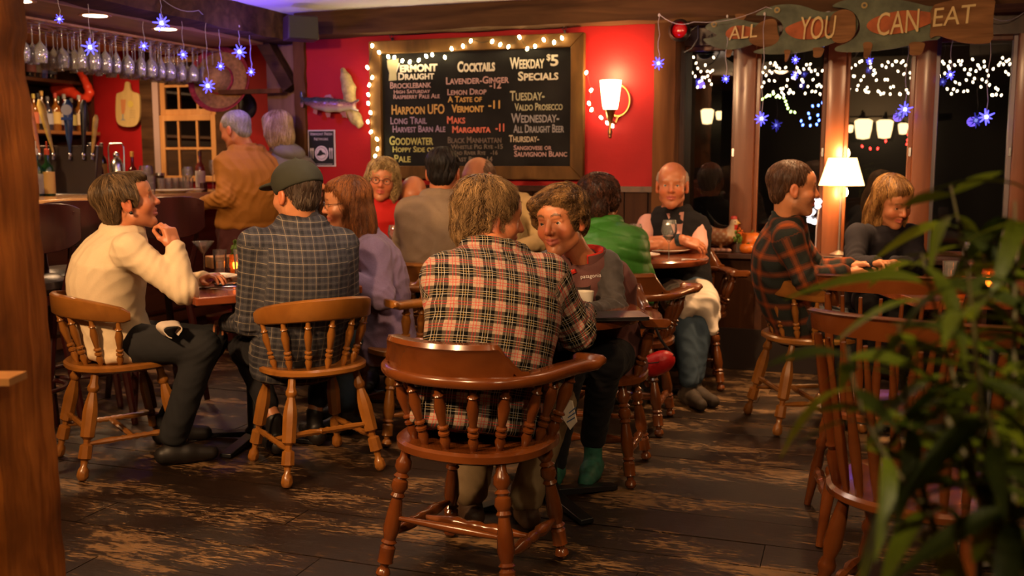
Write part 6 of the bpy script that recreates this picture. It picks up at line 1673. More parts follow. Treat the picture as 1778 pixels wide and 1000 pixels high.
def hair_mat():
    if 'hair' in MATS: return MATS['hair']
    m = vcolmat('hair', .5, .25); return m
HST = {  # volumes in head units: (centre, radii) ; cuts ; flow
    'wavy': dict(add=[((0, -.025, .056), (.096, .108, .078)), ((-.070, .0, .02), (.036, .050, .055)), ((.070, -.0, .02), (.036, .052, .055)), ((0, -.085, -.005), (.070, .038, .07)), ((.040, .050, .070), (.055, .040, .032)), ((-.03, .050, .078), (.052, .038, .028))],
                 cut=[((0, .125, -.012), (.060, .062, .085)), ((0, .09, -.09), (.10, .09, .06)), ((-.098, .03, -.03), (.035, .045, .05)), ((.098, .02, -.035), (.03, .035, .04))]),
    'short': dict(add=[((0, -.022, .048), (.086, .106, .084)), ((0, -.065, -.01), (.070, .045, .065))],
                  cut=[((0, .125, -.0), (.068, .075, .085)), ((0, .07, -.09), (.12, .09, .07)), ((-.09, .01, -.025), (.025, .035, .045)), ((.09, .01, -.025), (.025, .035, .045))]),
    'pixie': dict(add=[((0, -.030, .044), (.090, .108, .080)), ((0, -.070, -.020), (.074, .046, .075)), ((0, .055, .085), (.060, .038, .026)), ((-.075, .01, .01), (.022, .03, .035)), ((.075, .01, .01), (.022, .03, .035))],
                  cut=[((0, .130, -.008), (.062, .065, .080)), ((0, .08, -.09), (.12, .085, .07)), ((-.092, .005, -.022), (.024, .028, .036)), ((.092, .005, -.022), (.024, .028, .036))]),
    'curly': dict(add=[((0, -.03, .060), (.102, .118, .092)), ((0, -.075, -.010), (.086, .055, .080)), ((-.075, -.01, .01), (.032, .05, .05)), ((.075, -.01, .01), (.032, .05, .05))],
                  cut=[((0, .130, -.012), (.064, .072, .09)), ((0, .09, -.10), (.13, .10, .07)), ((.098, .02, -.03), (.02, .03, .04))]),
    'bob': dict(add=[((0, -.02, .045), (.094, .110, .090)), ((-.075, -.015, -.04), (.034, .065, .100)), ((.075, -.015, -.04), (.034, .065, .100)), ((0, -.075, -.045), (.082, .048, .105)), ((0, .05, .085), (.058, .04, .03))],
                cut=[((0, .125, -.035), (.055, .068, .110)), ((0, .10, -.14), (.14, .10, .05))]),
    'long': dict(add=[((0, -.02, .045), (.090, .108, .088)), ((-.072, -.010, -.05), (.028, .055, .12)), ((.072, -.010, -.05), (.028, .055, .12)), ((0, -.085, -.09), (.085, .045, .14)), ((.055, -.04, -.17), (.04, .045, .09)), ((-.055, -.04, -.17), (.04, .045, .09)), ((0, .048, .082), (.055, .04, .03))],
                 cut=[((0, .125, -.040), (.054, .072, .120)), ((0, .10, -.16), (.10, .085, .09)), ((.085, .055, -.035), (.035, .045, .085)), ((-.085, .055, -.035), (.035, .045, .085))]),
    'fringe': dict(add=[((0, -.028, .035), (.084, .098, .070)), ((0, -.080, -.010), (.066, .036, .060))],
                   cut=[((0, .03, .12), (.085, .12, .085)), ((0, .125, .0), (.09, .08, .10)), ((0, .07, -.09), (.12, .09, .07)), ((-.09, .01, -.025), (.025, .035, .045)), ((.09, .01, -.025), (.025, .035, .045))]),
    'messy': dict(add=[((0, -.028, .050), (.094, .112, .088)), ((0, -.075, -.028), (.080, .048, .075)), ((-.07, -.01, .0), (.032, .055, .055)), ((.07, -.01, .0), (.030, .05, .050))],
                  cut=[((0, .125, .0), (.075, .070, .10)), ((0, .085, -.10), (.13, .09, .07)), ((-.012, -.148, .068), (.026, .046, .052)), ((.098, .020, -.022), (.036, .046, .056)), ((-.098, .020, -.022), (.036, .046, .056)), ((.075, .09, -.02), (.04, .06, .07))]),
}
def make_hair(parent, base, hc, R, s, style, c1, c2, nstr=700, L=.06, wave=.0, fly=.0, h=.006, rad=.0011, flow=None, seed=0, side=0., bald=None):
    st = HST[style]; f = Field(); T = lambda c: hc + s * (R @ npv(c))
    for c, r in st['add']: f.ell(T(c), npv(r) * s, R, .02)
    for c, r in st['cut']: f.ell(T(c), npv(r) * s, R, .012, 's')
    rs = np.random.RandomState(seed + 7)
    V_, Q = f.mesh(h)
    q = (V_ - hc) @ R / s
    ang = np.arctan2(q[:, 0], q[:, 1]); gr = np.sin(ang * 46 + 5 * np.sin(q[:, 2] * 40) + 3 * np.sin(q[:, 1] * 50)) * .5 + np.sin(ang * 23 + q[:, 2] * 60 + wave * 3 * np.sin(q[:, 2] * 90)) * .5
    me = np_mesh('hair', V_, Q); n0 = vnormals(me); n = V_ - 0
    V2_ = V_ + n0 * (gr * .003 * s)[:, None]
    c1, c2 = npv(c1), npv(c2)
    cshell = c1 * (.75 + .25 * gr)[:, None]
    # strands
    idx = rs.choice(len(V_), nstr); p = V_[idx] + n0[idx] * .001; nrm = n0[idx]
    ql = (p - hc) @ R / s
    crown = npv((side, -.045, .135))
    d0 = ql - crown; d0[:, 2] -= .01
    if flow is not None: d0 = d0 * .5 + npv(flow) * .12
    d0 = d0 @ R.T
    steps = 7; st_l = L * s / steps * rs.uniform(.6, 1.3, nstr); pts = [p]; off = rs.uniform(0, .004 + fly * .010, nstr)
    dirj = rs.randn(nstr, 3) * (.25 + fly * .5); ph = rs.rand(nstr) * 6
    d = d0 / np.linalg.norm(d0, axis=1, keepdims=True)
    down = npv((0, 0, -1.0))
    def grad(x):
        e = .003; g = np.stack([f(x + npv(a) * e) - f(x - npv(a) * e) for a in ((1, 0, 0), (0, 1, 0), (0, 0, 1))], 1); return g / (np.linalg.norm(g, axis=1, keepdims=True) + 1e-6)
    for i in range(steps):
        g = grad(p.astype(np.float32)); v = d + dirj * .45 + down * .35
        wv = np.cross(g, v); v = v + wv * (wave * np.sin(ph + i * 1.5))[:, None]
        v = v - g * np.sum(v * g, 1, keepdims=True); v /= np.linalg.norm(v, axis=1, keepdims=True) + 1e-6
        p = p + v * st_l[:, None]; dd = f(p.astype(np.float32)); tgt = off * (i + 1) / steps + .0012
        p = p - g * np.clip(dd - tgt, -.01, .006)[:, None]; pts.append(p)
    pts = np.stack(pts, 1)   # n, steps+1, 3
    ng = max(30, nstr // 14); gd = rs.choice(nstr, ng, False)      # strands gather into locks
    near = np.argmin(((pts[:, None, 0] - pts[None, gd, 0]) ** 2).sum(-1), 1); G_ = pts[gd[near]]
    tt_ = np.linspace(0, 1, steps + 1)[None, :, None] ** .8 * .72
    pts = pts * (1 - tt_) + (G_ + (pts[:, :1] - G_[:, :1]) * .25) * tt_
    lock = rs.rand(ng)[near]
    if bald is not None:
        qq = (pts - hc) @ R / s; keep = (np.linalg.norm(qq - npv(bald[0]), axis=2).min(1) > bald[1]) | (rs.rand(nstr) < bald[2])
        pts = pts[keep]; lock = lock[keep]; nstr = len(pts)
    m = steps + 1; tan = np.gradient(pts, axis=1); tan /= np.linalg.norm(tan, axis=2, keepdims=True) + 1e-9
    ref = npv((.3, .2, .93)); a = np.cross(tan, ref); a /= np.linalg.norm(a, axis=2, keepdims=True) + 1e-9; b = np.cross(tan, a)
    rr = rad * s * np.linspace(1.0, .25, m)[None, :, None]
    ring = np.stack([pts + rr * (a * math.cos(t) + b * math.sin(t)) for t in (0, 2.094, 4.189)], 2)  # n,m,3,3
    SV = ring.reshape(-1, 3); base_i = len(V2_) + np.arange(nstr)[:, None, None, None] * m * 3
    i0 = np.arange(m - 1)[None, :, None, None] * 3; kk = np.arange(3)[None, None, :, None]; k2 = (kk + 1) % 3
    quad = np.concatenate([base_i + i0 + kk, base_i + i0 + k2, base_i + i0 + 3 + k2, base_i + i0 + 3 + kk], 3).reshape(-1, 4)
    tcol = np.clip(rs.rand(nstr) * .45 + lock * .75 - .12, 0, 1) ** 1.4; sc = (c1 * (1 - tcol)[:, None] + c2 * tcol[:, None]) ; sc = np.repeat(sc, m * 3, 0)
    VV = np.concatenate([V2_, SV]); QQ = np.concatenate([Q, quad]); C = np.ones((len(VV), 4), np.float32); C[:, :3] = np.concatenate([cshell, sc])
    me2 = np_mesh('hair', VV - base, QQ); attr(me2, 'Col', np.clip(C, 0, 1), 'FLOAT_COLOR'); bpy.data.meshes.remove(me)
    return link_mesh('hair', me2, hair_mat(), parent)

def eyes(parent, base, hc, R, s, iris=(.08, .05, .03), gaze=(0, 0)):
    mt = [plain('eye white', (.62, .52, .46), .15, coat=.5), plain('iris %.2f' % iris[0], iris, .1, coat=.6), M_black]
    for sx in (-1, 1):
        c = hc + s * (R @ npv((sx * .031, .0735, .002))); r = .0122 * s
        bm = bmesh.new(); ball(bm, (0, 0, 0), r, 16, 12)
        gd = (R @ unit((gaze[0], 1, gaze[1])))
        for f_ in bm.faces:
            ct = f_.calc_center_median().normalized(); k = ct.dot(Vector(gd))
            f_.material_index = 2 if k > .965 else (1 if k > .86 else 0)
        o = obj('eye', bm, mt, parent); o.location = c - base
def add_glasses(parent, base, hc, R, s, col=(.02, .01, .01), rw=.021, rh=.016):
    T = lambda *c: Vector(hc + s * (R @ npv(c)) - base); bm = bmesh.new()
    for sx in (-1, 1):
        tube(bm, [T(sx * .032 + rw * math.cos(a), .104 - .06 * abs(rw * math.cos(a) * sx + 0), .002 + rh * math.sin(a)) for a in [i * math.pi / 10 for i in range(20)]], .0017 * s, 6, closed=True)
        tube(bm, [T(sx * .053, .102, .006), T(sx * .074, .075, .006), T(sx * .083, .0, .004), T(sx * .084, -.012, -.006)], .0016 * s, 6)
    tube(bm, [T(-.012, .105, .004), T(0, .110, .008), T(.012, .105, .004)], .0016 * s, 6)
    obj('glasses', bm, plain('glasses frame', col, .3), parent)

MEN = [(-.10, .175, .125), (.05, .172, .128), (.30, .165, .128), (.55, .178, .128), (.75, .188, .122), (.90, .160, .098), (1.0, .085, .070)]
WOM = [(-.10, .178, .125), (.05, .168, .120), (.30, .148, .108), (.55, .155, .118), (.75, .165, .112), (.90, .140, .088), (1.0, .070, .060)]
def uvmap(pel, neck, side, arms):
    pel, neck = npv(pel), npv(neck); u = unit(neck - pel); sd = npv(side); sd = unit(sd - u * (sd @ u))
    def fn(V_):
        q = V_ - pel; out = np.zeros((len(V_), 3)); tl = np.linalg.norm(neck - pel)
        out[:, 0] = q @ sd; out[:, 1] = q @ u
        t = np.clip((q @ u) / tl, -.3, 1); ax = pel + u * (t * tl)[:, None]; rel_ = V_ - ax; x = rel_ @ sd; fr = np.cross(u, sd); y = rel_ @ fr
        best = np.maximum(np.sqrt((x / .17) ** 2 + (y / .12) ** 2) - 1, 0) * .12 - .01
        off = 0
        for (a, b) in arms:
            a, b = npv(a), npv(b); ab = b - a; L_ = np.linalg.norm(ab); w = ab / L_; tt = np.clip((V_ - a) @ w, 0, L_)
            r_ = V_ - a - w * tt[:, None]; dist = np.linalg.norm(r_, axis=1) - .055
            e1_ = unit(np.cross(w, (0.1, .2, 1))); e2_ = np.cross(w, e1_); ang = np.arctan2(r_ @ e2_, r_ @ e1_)
            m = (dist < best) & ((V_ - a) @ w > .0); best = np.where(m, dist, best)
            out[m, 0] = ang[m] * .058 + 3; out[m, 1] = ((V_ - a) @ w)[m] + off
            off += L_
        return out
    return fn
def person(label, S):
    """S: pose (camera-levelled points), clothing and hair"""
    g = lambda k, d=None: S.get(k, d)
    hc = npv(S['head']); R = rotm(*S['look']); s = g('hs', 1.0); male = g('male', True)
    pel, neck = npv(S['pel']), npv(S['neck']); shL, shR = npv(S['sh'][0]), npv(S['sh'][1])
    arms = [(shL, npv(S['el'][0]), npv(S['wr'][0])), (shR, npv(S['el'][1]), npv(S['wr'][1]))]
    side = unit(shR - shL); fwd = unit(np.cross((0, 0, 1), side)); h = g('h', .005); sl = g('slim', 1.0)
    base = npv((pel[0], pel[1], 0)); a, b = W(pel[0], pel[1])
    t = thing('person', label, 'person', (a, b, 0), A, g('group'))
    # skin: one continuous surface
    f = Field(); add_head(f, hc, R, s, male, g('smile', 0))
    f.cone(hc + s * (R @ npv((0, -.028, -.045))), neck - side * 0 + npv((0, 0, -.01)), (.056 if male else .047) * s, (.060 if male else .050), .03)
    f.cone(neck, neck * .5 + pel * .5, .05, .06, .03); f.cone(neck * .5 + pel * .5, pel, .06, .07, .03)
    bare = g('bare', 0)
    for i, (A_, B_, C_) in enumerate(arms):
        f.cone(neck - npv((0, 0, .05)), A_, .03, .036, .02); f.cone(A_, B_, .040 if bare else .034, .040 if bare else .030, .02); f.cone(B_, C_, .043 if bare else .028, .028 if bare else .024, .02)
        hd = g('hands', [None, None])[i]
        if hd is None: hd = dict()
        d = hd.get('d', unit(C_ - B_)); pn = hd.get('pn', (0, 0, -1))
        add_hand(f, C_, d, pn, i == 1, hd.get('curl', .45), hd.get('s', 1.0 if male else .9), pinch=hd.get('pinch', False), thumb_in=hd.get('ti', .01))
    kn, an = [npv(q) for q in S['kn']], [npv(q) for q in S['an']]
    hw = .085; hips = [pel - side * hw, pel + side * hw]
    for i in range(2):
        f.cone(hips[i], kn[i], .05, .04, .02); f.cone(kn[i], an[i], .038, .034, .02); f.cone(an[i], an[i] + npv((0, 0, -.03)), .034, .03, .01)
    V_, Q = f.mesh(h); me = np_mesh('body', V_ - base, Q)
    attr(me, 'Col', head_color(V_, hc, R, s, SKINS[g('skin', 'fair')], g('hairc', (.1, .05, .02)), g('brow', 1), g('beard'), g('lip', (.42, .10, .08)), g('scalp')), 'FLOAT_COLOR')
    link_mesh('body', me, skin_mat(), t)
    if g('eyes', True): eyes(t, base, hc, R, s, g('iris', (.08, .05, .03)), g('gaze', (0, 0)))
    # shirt / sweater
    f = Field(); inf = g('inf', .014); prof = [(q[0], q[1] * sl + inf, q[2] * sl * g('belly', 1.0) + inf) for q in (MEN if male else WOM)]
    if 'hem' in S: prof[0] = (S['hem'], prof[0][1] + g('flare', 0), prof[0][2] + g('flare', 0))
    f.torso(pel, neck, side, prof, g('bow', .02), .035)
    ar = g('armr', .062 if male else .054)
    cut = g('sleeve', 1.0)
    for A_, B_, C_ in arms:
        f.cone(neck - npv((0, 0, .055)) + (A_ - neck) * .25, A_ if cut else A_ * .82 + neck * .18 - npv((0, 0, .01)), .058, ar * (1 if cut else .85), .05)
        if cut: f.cone(A_, B_, ar, ar * .84, .035)
        if cut > .5: f.cone(B_, B_ + (C_ - B_) * min(1, cut), ar * .84, ar * g('cuff', .68), .02)
    if g('neckcut', True):
        f.ball(neck + npv((0, 0, .045)) + fwd * .012, g('neckr', .062), .012, 's')
    ex = lambda V__: elbow_disp(V__, [(B_, unit(C_ - A_)) for A_, B_, C_ in arms], g('elb', .0035)) + (S['xdisp'](V__) if 'xdisp' in S else 0)
    segs = [(arms[0][0], arms[0][1]), (arms[0][1], arms[0][2]), (arms[1][0], arms[1][1]), (arms[1][1], arms[1][2])]
    um = uvmap(pel, neck, side, segs)
    cloth_mesh(g('topname', 'shirt'), f, g('hc', .007), S['top'], t, base, hash(label) % 97 if False else len(label), g('amp', .004), ex, um, g('fk', 70), g('topcol'))
    # trousers
    f = Field(); f.ell(pel + npv((0, 0, .0)), (.165 * sl, .15 * sl, .11), rotm(math.degrees(math.atan2(-fwd[0], fwd[1]))), .03)
    lr = g('legr', 1.0)
    for i in range(2):
        f.cone(hips[i], kn[i], .090 * lr, .068 * lr, .03); f.cone(kn[i], an[i] * (1 - g('short', 0)) + kn[i] * g('short', 0), .066 * lr, g('hemr', .052), .025)
    cloth_mesh('trousers', f, .009, S['trousers'], t, base, 5 + len(label), .004, lambda V__: elbow_disp(V__, [(kn[0], unit(an[0] - hips[0])), (kn[1], unit(an[1] - hips[1]))], .003))
    # shoes
    for i in range(2):
        toe = g('toe', [fwd, fwd])[i]; toe = unit((toe[0], toe[1], 0)); hz = g('footz', [0, 0])[i]
        c = an[i].copy(); c[2] = hz; f = Field()
        f.cone(c - toe * .045 + npv((0, 0, .045)), c + toe * .05 + npv((0, 0, .048)), .040, .042, .02); f.cone(c + toe * .05 + npv((0, 0, .045)), c + toe * .15 + npv((0, 0, .035)), .042, .033, .02)
        f.cone(c + npv((0, 0, .05)), npv((an[i][0], an[i][1], max(an[i][2], hz + .09))), .038, .038, .02); f.plane(c + npv((0, 0, .003)), (0, 0, -1), .003)
        V__, Q = f.mesh(.007); link_mesh('shoe', np_mesh('shoe', V__ - base, Q), g('shoes', plain('dark shoe leather', (.012, .009, .008), .5)), t)
    # hair
    if 'hair' in S:
        hh = S['hair']; make_hair(t, base, hc, R, s, hh[0], hh[1], hh[2], **(hh[3] if len(hh) > 3 else {}))
    S['_'] = dict(t=t, base=base, hc=hc, R=R, s=s, neck=neck, pel=pel, side=side, fwd=fwd, arms=arms, hips=hips, kn=kn, an=an)
    return t
def ring_collar(t, base, c, n, rx, r, mat, name='collar', height=.03, flare=1.12, gap=None, fwd=None, seg=36):
    """standing band collar round the neck"""
    c = npv(c); n = unit(n); x = unit(np.cross(n, (0.02, 1, .1)) if fwd is None else np.cross(fwd, n)); y = np.cross(n, x); bm = bmesh.new(); rings = []
    for k, (hh, sc, rr) in enumerate([(-.012, 1.12, 0), (0, 1.04, 0), (height, flare, 0), (height + .004, flare - .04, 0), (height, flare - .10, 0), (0, .94, 0)]):
        ring = []
        for i in range(seg):
            a = 2 * math.pi * i / seg
            if gap: a = math.pi / 2 + gap + (2 * math.pi - 2 * gap) * i / (seg - 1)
            ring.append(bm.verts.new(Vector(c + n * hh + (x * math.cos(a) + y * math.sin(a)) * rx * sc - base)))
        rings.append(ring)
    m = len(rings); rng_ = seg if not gap else seg - 1
    for k in range(m):
        A_, B_ = rings[k], rings[(k + 1) % m]
        for i in range(rng_): bm.faces.new((A_[i], A_[(i + 1) % seg], B_[(i + 1) % seg], B_[i]))
    bmesh.ops.recalc_face_normals(bm, faces=bm.faces)
    return obj(name, bm, mat, t, 60)
# ---------------------------------------------------------------- the guests
p = pt
M_cream = fabric('cream knit', (.68, .53, .34), .9, .06, 300, .35)
M_denimdk = fabric('charcoal trousers', (.018, .018, .020), .9)
M_jeans = fabric('blue jeans', (.045, .070, .10), .85)
M_khaki = fabric('khaki trousers', (.20, .14, .075), .85)
M_blackcl = fabric('black cloth', (.010, .009, .011), .85, sheen=.1)
M_lav = fabric('lavender mohair', (.235, .17, .30), .95, .12, 140, .6, .6)
M_ochre = fabric('ochre shirt', (.30, .115, .016), .75, .12, 260, .15)
M_maroonp = fabric('maroon trousers', (.07, .018, .015), .85)
M_greyh = fabric('grey hoodie', (.15, .13, .12), .9)
M_redsw = fabric('red sweater', (.42, .010, .008), .8)
M_oat = fabric('oatmeal sweater', (.20, .14, .09), .9, .22, 380, .4)
M_tan = fabric('tan shirt', (.42, .29, .13), .8)
M_greenj = fabric('green quilted shell', (.028, .125, .014), .45, .08, 80, .1)
M_blackvest = fabric('black fleece', (.010, .009, .010), .95)
M_pink = fabric('pink shirt', (.68, .36, .30), .7)
M_maroonv = fabric('maroon softshell', (.115, .045, .042), .7, .1, 200, .15)
M_velour = fabric('grey velour', (.060, .052, .052), .7, .5, 18, .3, .5)
M_navy = fabric('dark cardigan', (.012, .010, .014), .9)

# 1 woman in cream
S = dict(male=False, h=.0042, head=p(222, 350, 4.22), look=(-68, 12, 0), hs=1.06, neck=p(212, 402, 4.22), pel=p(206, 592, 4.27), sh=[p(222, 430, 4.38), p(226, 434, 4.07)],
         el=[p(312, 500, 4.42), p(320, 505, 4.06)], wr=[p(352, 486, 4.34), p(304, 432, 4.10)], kn=[p(366, 592, 4.52), p(352, 602, 4.16)], an=[p(296, 730, 4.5), p(302, 752, 4.18)],
         top=M_cream, topname='sweater', trousers=M_denimdk, bow=.055, inf=.026, armr=.066, cuff=.62, skin='ruddy', hairc=(.16, .09, .04), amp=.004, hem=-.02, neckr=.058, belly=1.15, hemr=.062, legr=1.05,
         hands=[None, dict(d=(-.32, .15, .95), pn=(-.85, .4, .1), curl=(.75, .8, .85, .9), pinch=True, s=.95)], beard=None, lip=(.45, .12, .12), iris=(.05, .04, .03),
         hair=('pixie', (.040, .022, .009), (.26, .16, .075), dict(nstr=4200, L=.055, fly=.1, h=.0045, rad=.0009, seed=1)))
person('woman in a cream sweater seated in profile, raising her fingers to her mouth', S); q = S['_']
ring_collar(q['t'], q['base'], npv(S['neck']) + npv((0, 0, .018)), q['hc'] - npv(S['neck']), .060, 0, M_cream, height=.012, flare=.98)
bm = bmesh.new(); ball(bm, Vector(q['hc'] + q['s'] * (q['R'] @ npv((.088, .0, -.042))) - q['base']), .0075, 10, 8); obj('earring', bm, M_black, q['t'])

# 2 man with the cap
PL_grey = plaid('grey plaid', .052, [(0, (.050, .047, .054)), (.30, (.018, .018, .024)), (.52, (.058, .055, .062)), (.8, (.03, .03, .04))], [(0, (.050, .047, .054)), (.30, (.018, .018, .024)), (.52, (.058, .055, .062)), (.8, (.03, .03, .04))],
                [(.15, .045, (.26, .21, .15))], [(.15, .05, (.30, .25, .18)), (.66, .03, (.14, .13, .12))], mixl=.6)
S = dict(h=.0045, head=p(513, 338, 4.14), look=(52, -4, 0), neck=p(524, 388, 4.14), pel=p(514, 612, 4.19), sh=[p(442, 424, 4.02), p(594, 424, 4.20)], el=[p(430, 560, 4.05), p(606, 552, 4.25)], wr=[p(396, 560, 4.30), p(560, 540, 4.50)],
         kn=[p(424, 606, 4.50), p(572, 610, 4.58)], an=[p(476, 728, 4.35), p(546, 716, 4.50)], top=PL_grey, trousers=M_blackcl, bow=.05, inf=.022, skin='tan', hairc=(.06, .04, .03), hem=-.13, flare=-.012, short=.22, hemr=.05, amp=.0035, legr=.95, slim=1.04,
         beard=((.12, .07, .04), .25), hair=('short', (.05, .03, .02), (.20, .15, .11), dict(nstr=900, L=.03, h=.006, seed=2)))
person('man in a grey cap and grey plaid shirt seated with his back turned', S); q = S['_']
ring_collar(q['t'], q['base'], npv(S['neck']) + npv((0, 0, .012)), (-.03, .05, 1), .066, 0, PL_grey, height=.030, flare=1.02, gap=.3, fwd=q['fwd'])
M_cap = fabric('cap twill', (.026, .026, .017), .85); hc, R, s = q['hc'], q['R'], q['s']; T = lambda *c: hc + s * (R @ npv(c))
f = Field(); f.ell(T(0, -.016, .052), (.097, .119, .094), R, .01); f.plane(T(0, -.02, .018), -(R @ npv((0, .30, 1))), .004)
f.ell(T(0, .128, .042), (.072, .062, .012), rotm(52, -16), .012); f.ball(T(0, -.016, .147), .008, .004); f.ell(T(0, -.125, .012), (.034, .03, .022), R, .006, 's')
cloth_mesh('cap', f, .005, M_cap, q['t'], q['base'], 4, .0015, k=50)

# 3 woman in lavender
S = dict(male=False, h=.0045, head=p(602, 353, 4.70), look=(101, -6, 0), neck=p(624, 408, 4.74), pel=p(662, 585, 4.76), sh=[p(646, 438, 4.60), p(622, 428, 4.88)], el=[p(664, 515, 4.52), p(600, 500, 4.90)], wr=[p(614, 488, 4.50), p(570, 480, 4.75)],
         kn=[p(590, 600, 4.66), p(590, 590, 4.92)], an=[p(600, 700, 4.66), p(600, 695, 4.92)], top=M_lav, topname='sweater', trousers=M_jeans, bow=.03, inf=.04, armr=.07, cuff=.7, skin='fair', hairc=(.22, .08, .03), amp=.006, hem=-.12, flare=.01, iris=(.06, .08, .08),
         hair=('long', (.075, .022, .006), (.36, .13, .035), dict(nstr=3600, L=.14, wave=.35, h=.006, rad=.0012, seed=3)))
person('woman with long auburn hair and glasses in a lavender sweater', S); q = S['_']; add_glasses(q['t'], q['base'], q['hc'], q['R'], q['s'])

# 4 man standing at the bar
S = dict(h=.0065, head=p(408, 226, 6.63), look=(70, -14, 0), hs=.96, neck=p(428, 262, 6.65), pel=p(430, 385, 6.65), sh=[p(396, 284, 6.53), p(470, 286, 6.77)], el=[p(392, 344, 6.43), p(500, 350, 6.79)], wr=[p(356, 352, 6.55), p(476, 395, 6.65)],
         kn=[p(418, 500, 6.65), p(446, 500, 6.75)], an=[p(418, 588, 6.70), p(446, 585, 6.75)], top=M_ochre, trousers=M_maroonp, bow=.05, inf=.035, armr=.075, cuff=.62, skin='ruddy', hairc=(.4, .36, .33), amp=.009, hem=-.02, hc=.009, slim=1.08, fk=55,
         hair=('short', (.30, .27, .25), (.62, .56, .54), dict(nstr=900, L=.025, h=.007, seed=4)))
person('grey-haired man in an ochre shirt standing at the bar', S); q = S['_']
ring_collar(q['t'], q['base'], npv(S['neck']) + npv((0, 0, .014)), (-.05, .02, 1), .068, 0, M_ochre, height=.03, flare=1.0, gap=.4, fwd=q['fwd'])
# maroon apron skirt
f = Field(); pel = q['pel']; f.torso(pel + npv((0, 0, -.50)), pel + npv((0, 0, .06)), q['side'], [(0, .235, .17), (.5, .215, .165), (1.0, .205, .160)], 0, .02)
cloth_mesh('apron', f, .011, fabric('maroon apron', (.055, .012, .010), .8), q['t'], q['base'], 11, .010, k=45)

# 5 woman in the hoodie
S = dict(male=False, h=.0065, head=p(480, 224, 6.80), look=(66, -12, 4), hs=.94, neck=p(496, 264, 6.82), pel=p(500, 380, 6.83), sh=[p(470, 292, 6.72), p(530, 292, 6.93)], el=[p(462, 345, 6.68), p(540, 350, 6.93)], wr=[p(440, 352, 6.63), p(530, 400, 6.83)],
         kn=[p(492, 490, 6.83), p(512, 490, 6.88)], an=[p(492, 572, 6.88), p(512, 570, 6.88)], top=M_greyh, topname='hoodie', trousers=M_jeans, inf=.03, armr=.065, skin='pale', hairc=(.5, .36, .2), hc=.009,
         hair=('bob', (.24, .14, .06), (.80, .60, .36), dict(nstr=1500, L=.12, h=.007, rad=.0016, seed=5)))
person('blonde woman in a grey hooded jacket standing beside the man in ochre', S); q = S['_']
f = Field(); c = npv(S['neck']) + npv((.03, -.03, .0)); f.ell(c, (.125, .10, .062), rotm(66, 20), .03); f.ball(npv(S['neck']) + npv((-.05, .0, .06)), .085, .02, 's')
cloth_mesh('hood', f, .008, M_greyh, q['t'], q['base'], 6, .005)

# 6 woman in red
S = dict(male=False, h=.005, head=p(664, 312, 5.88), look=(183, -4, -7), neck=p(663, 350, 5.92), pel=p(664, 462, 5.98), sh=[p(696, 368, 5.92), p(634, 368, 5.9)], el=[p(706, 415, 5.85), p(628, 415, 5.85)], wr=[p(684, 420, 5.72), p(650, 420, 5.72)],
         kn=[p(680, 485, 5.62), p(645, 485, 5.62)], an=[p(680, 600, 5.7), p(645, 600, 5.7)], top=M_redsw, topname='sweater', trousers=M_blackcl, inf=.022, skin='ruddy', hairc=(.35, .2, .08), hc=.008, lip=(.5, .10, .08),
         hair=('bob', (.20, .12, .04), (.82, .62, .30), dict(nstr=1800, L=.07, wave=1.2, fly=.9, h=.006, rad=.0014, seed=6)))
person('blonde woman with dark-rimmed glasses in a red sweater at the red wall', S); q = S['_']; add_glasses(q['t'], q['base'], q['hc'], q['R'], q['s'], (.03, .012, .01), .022, .018)

# 7 man in the grey sweater
S = dict(h=.006, hs=1.05, head=p(769, 300, 5.38), look=(-4, -6, 0), neck=p(766, 342, 5.36), pel=p(762, 472, 5.30), sh=[p(712, 366, 5.32), p(824, 366, 5.36)], el=[p(696, 436, 5.36), p(838, 436, 5.42)], wr=[p(712, 430, 5.55), p(800, 426, 5.6)],
         kn=[p(735, 475, 5.70), p(795, 475, 5.70)], an=[p(735, 610, 5.65), p(795, 610, 5.65)], top=M_oat, topname='sweater', trousers=M_denimdk, bow=.03, inf=.024, armr=.068, skin='ruddy', hairc=(.01, .008, .007), hc=.008, hem=-.12, slim=1.1, amp=.004,
         hair=('short', (.006, .0045, .004), (.035, .022, .015), dict(nstr=1600, L=.03, h=.006, seed=7)))
person('black-haired man in an oatmeal grey sweater seated with his back turned', S); q = S['_']
ring_collar(q['t'], q['base'], npv(S['neck']) + npv((0, 0, .012)), (0, -.02, 1), .067, 0, M_pink, height=.022, flare=1.0)

# 8 man in tan leaning behind the plaid shirt
S = dict(h=.006, head=p(832, 312, 5.78), look=(150, -28, 14), neck=p(868, 345, 5.85), pel=p(905, 450, 5.92), sh=[p(925, 362, 5.85), p(858, 366, 5.72)], el=[p(938, 420, 5.72), p(850, 420, 5.6)], wr=[p(900, 430, 5.6), p(880, 432, 5.55)],
         kn=[p(915, 485, 5.6), p(880, 485, 5.55)], an=[p(915, 600, 5.65), p(880, 600, 5.6)], top=M_tan, trousers=M_denimdk, bow=.05, inf=.024, skin='tan', hairc=(.3, .2, .12), hc=.009, scalp=None,
         hair=('fringe', (.16, .09, .05), (.32, .20, .12), dict(nstr=500, L=.02, h=.007, seed=8)))
person('balding man in a tan shirt leaning forward behind the plaid-shirted man', S)

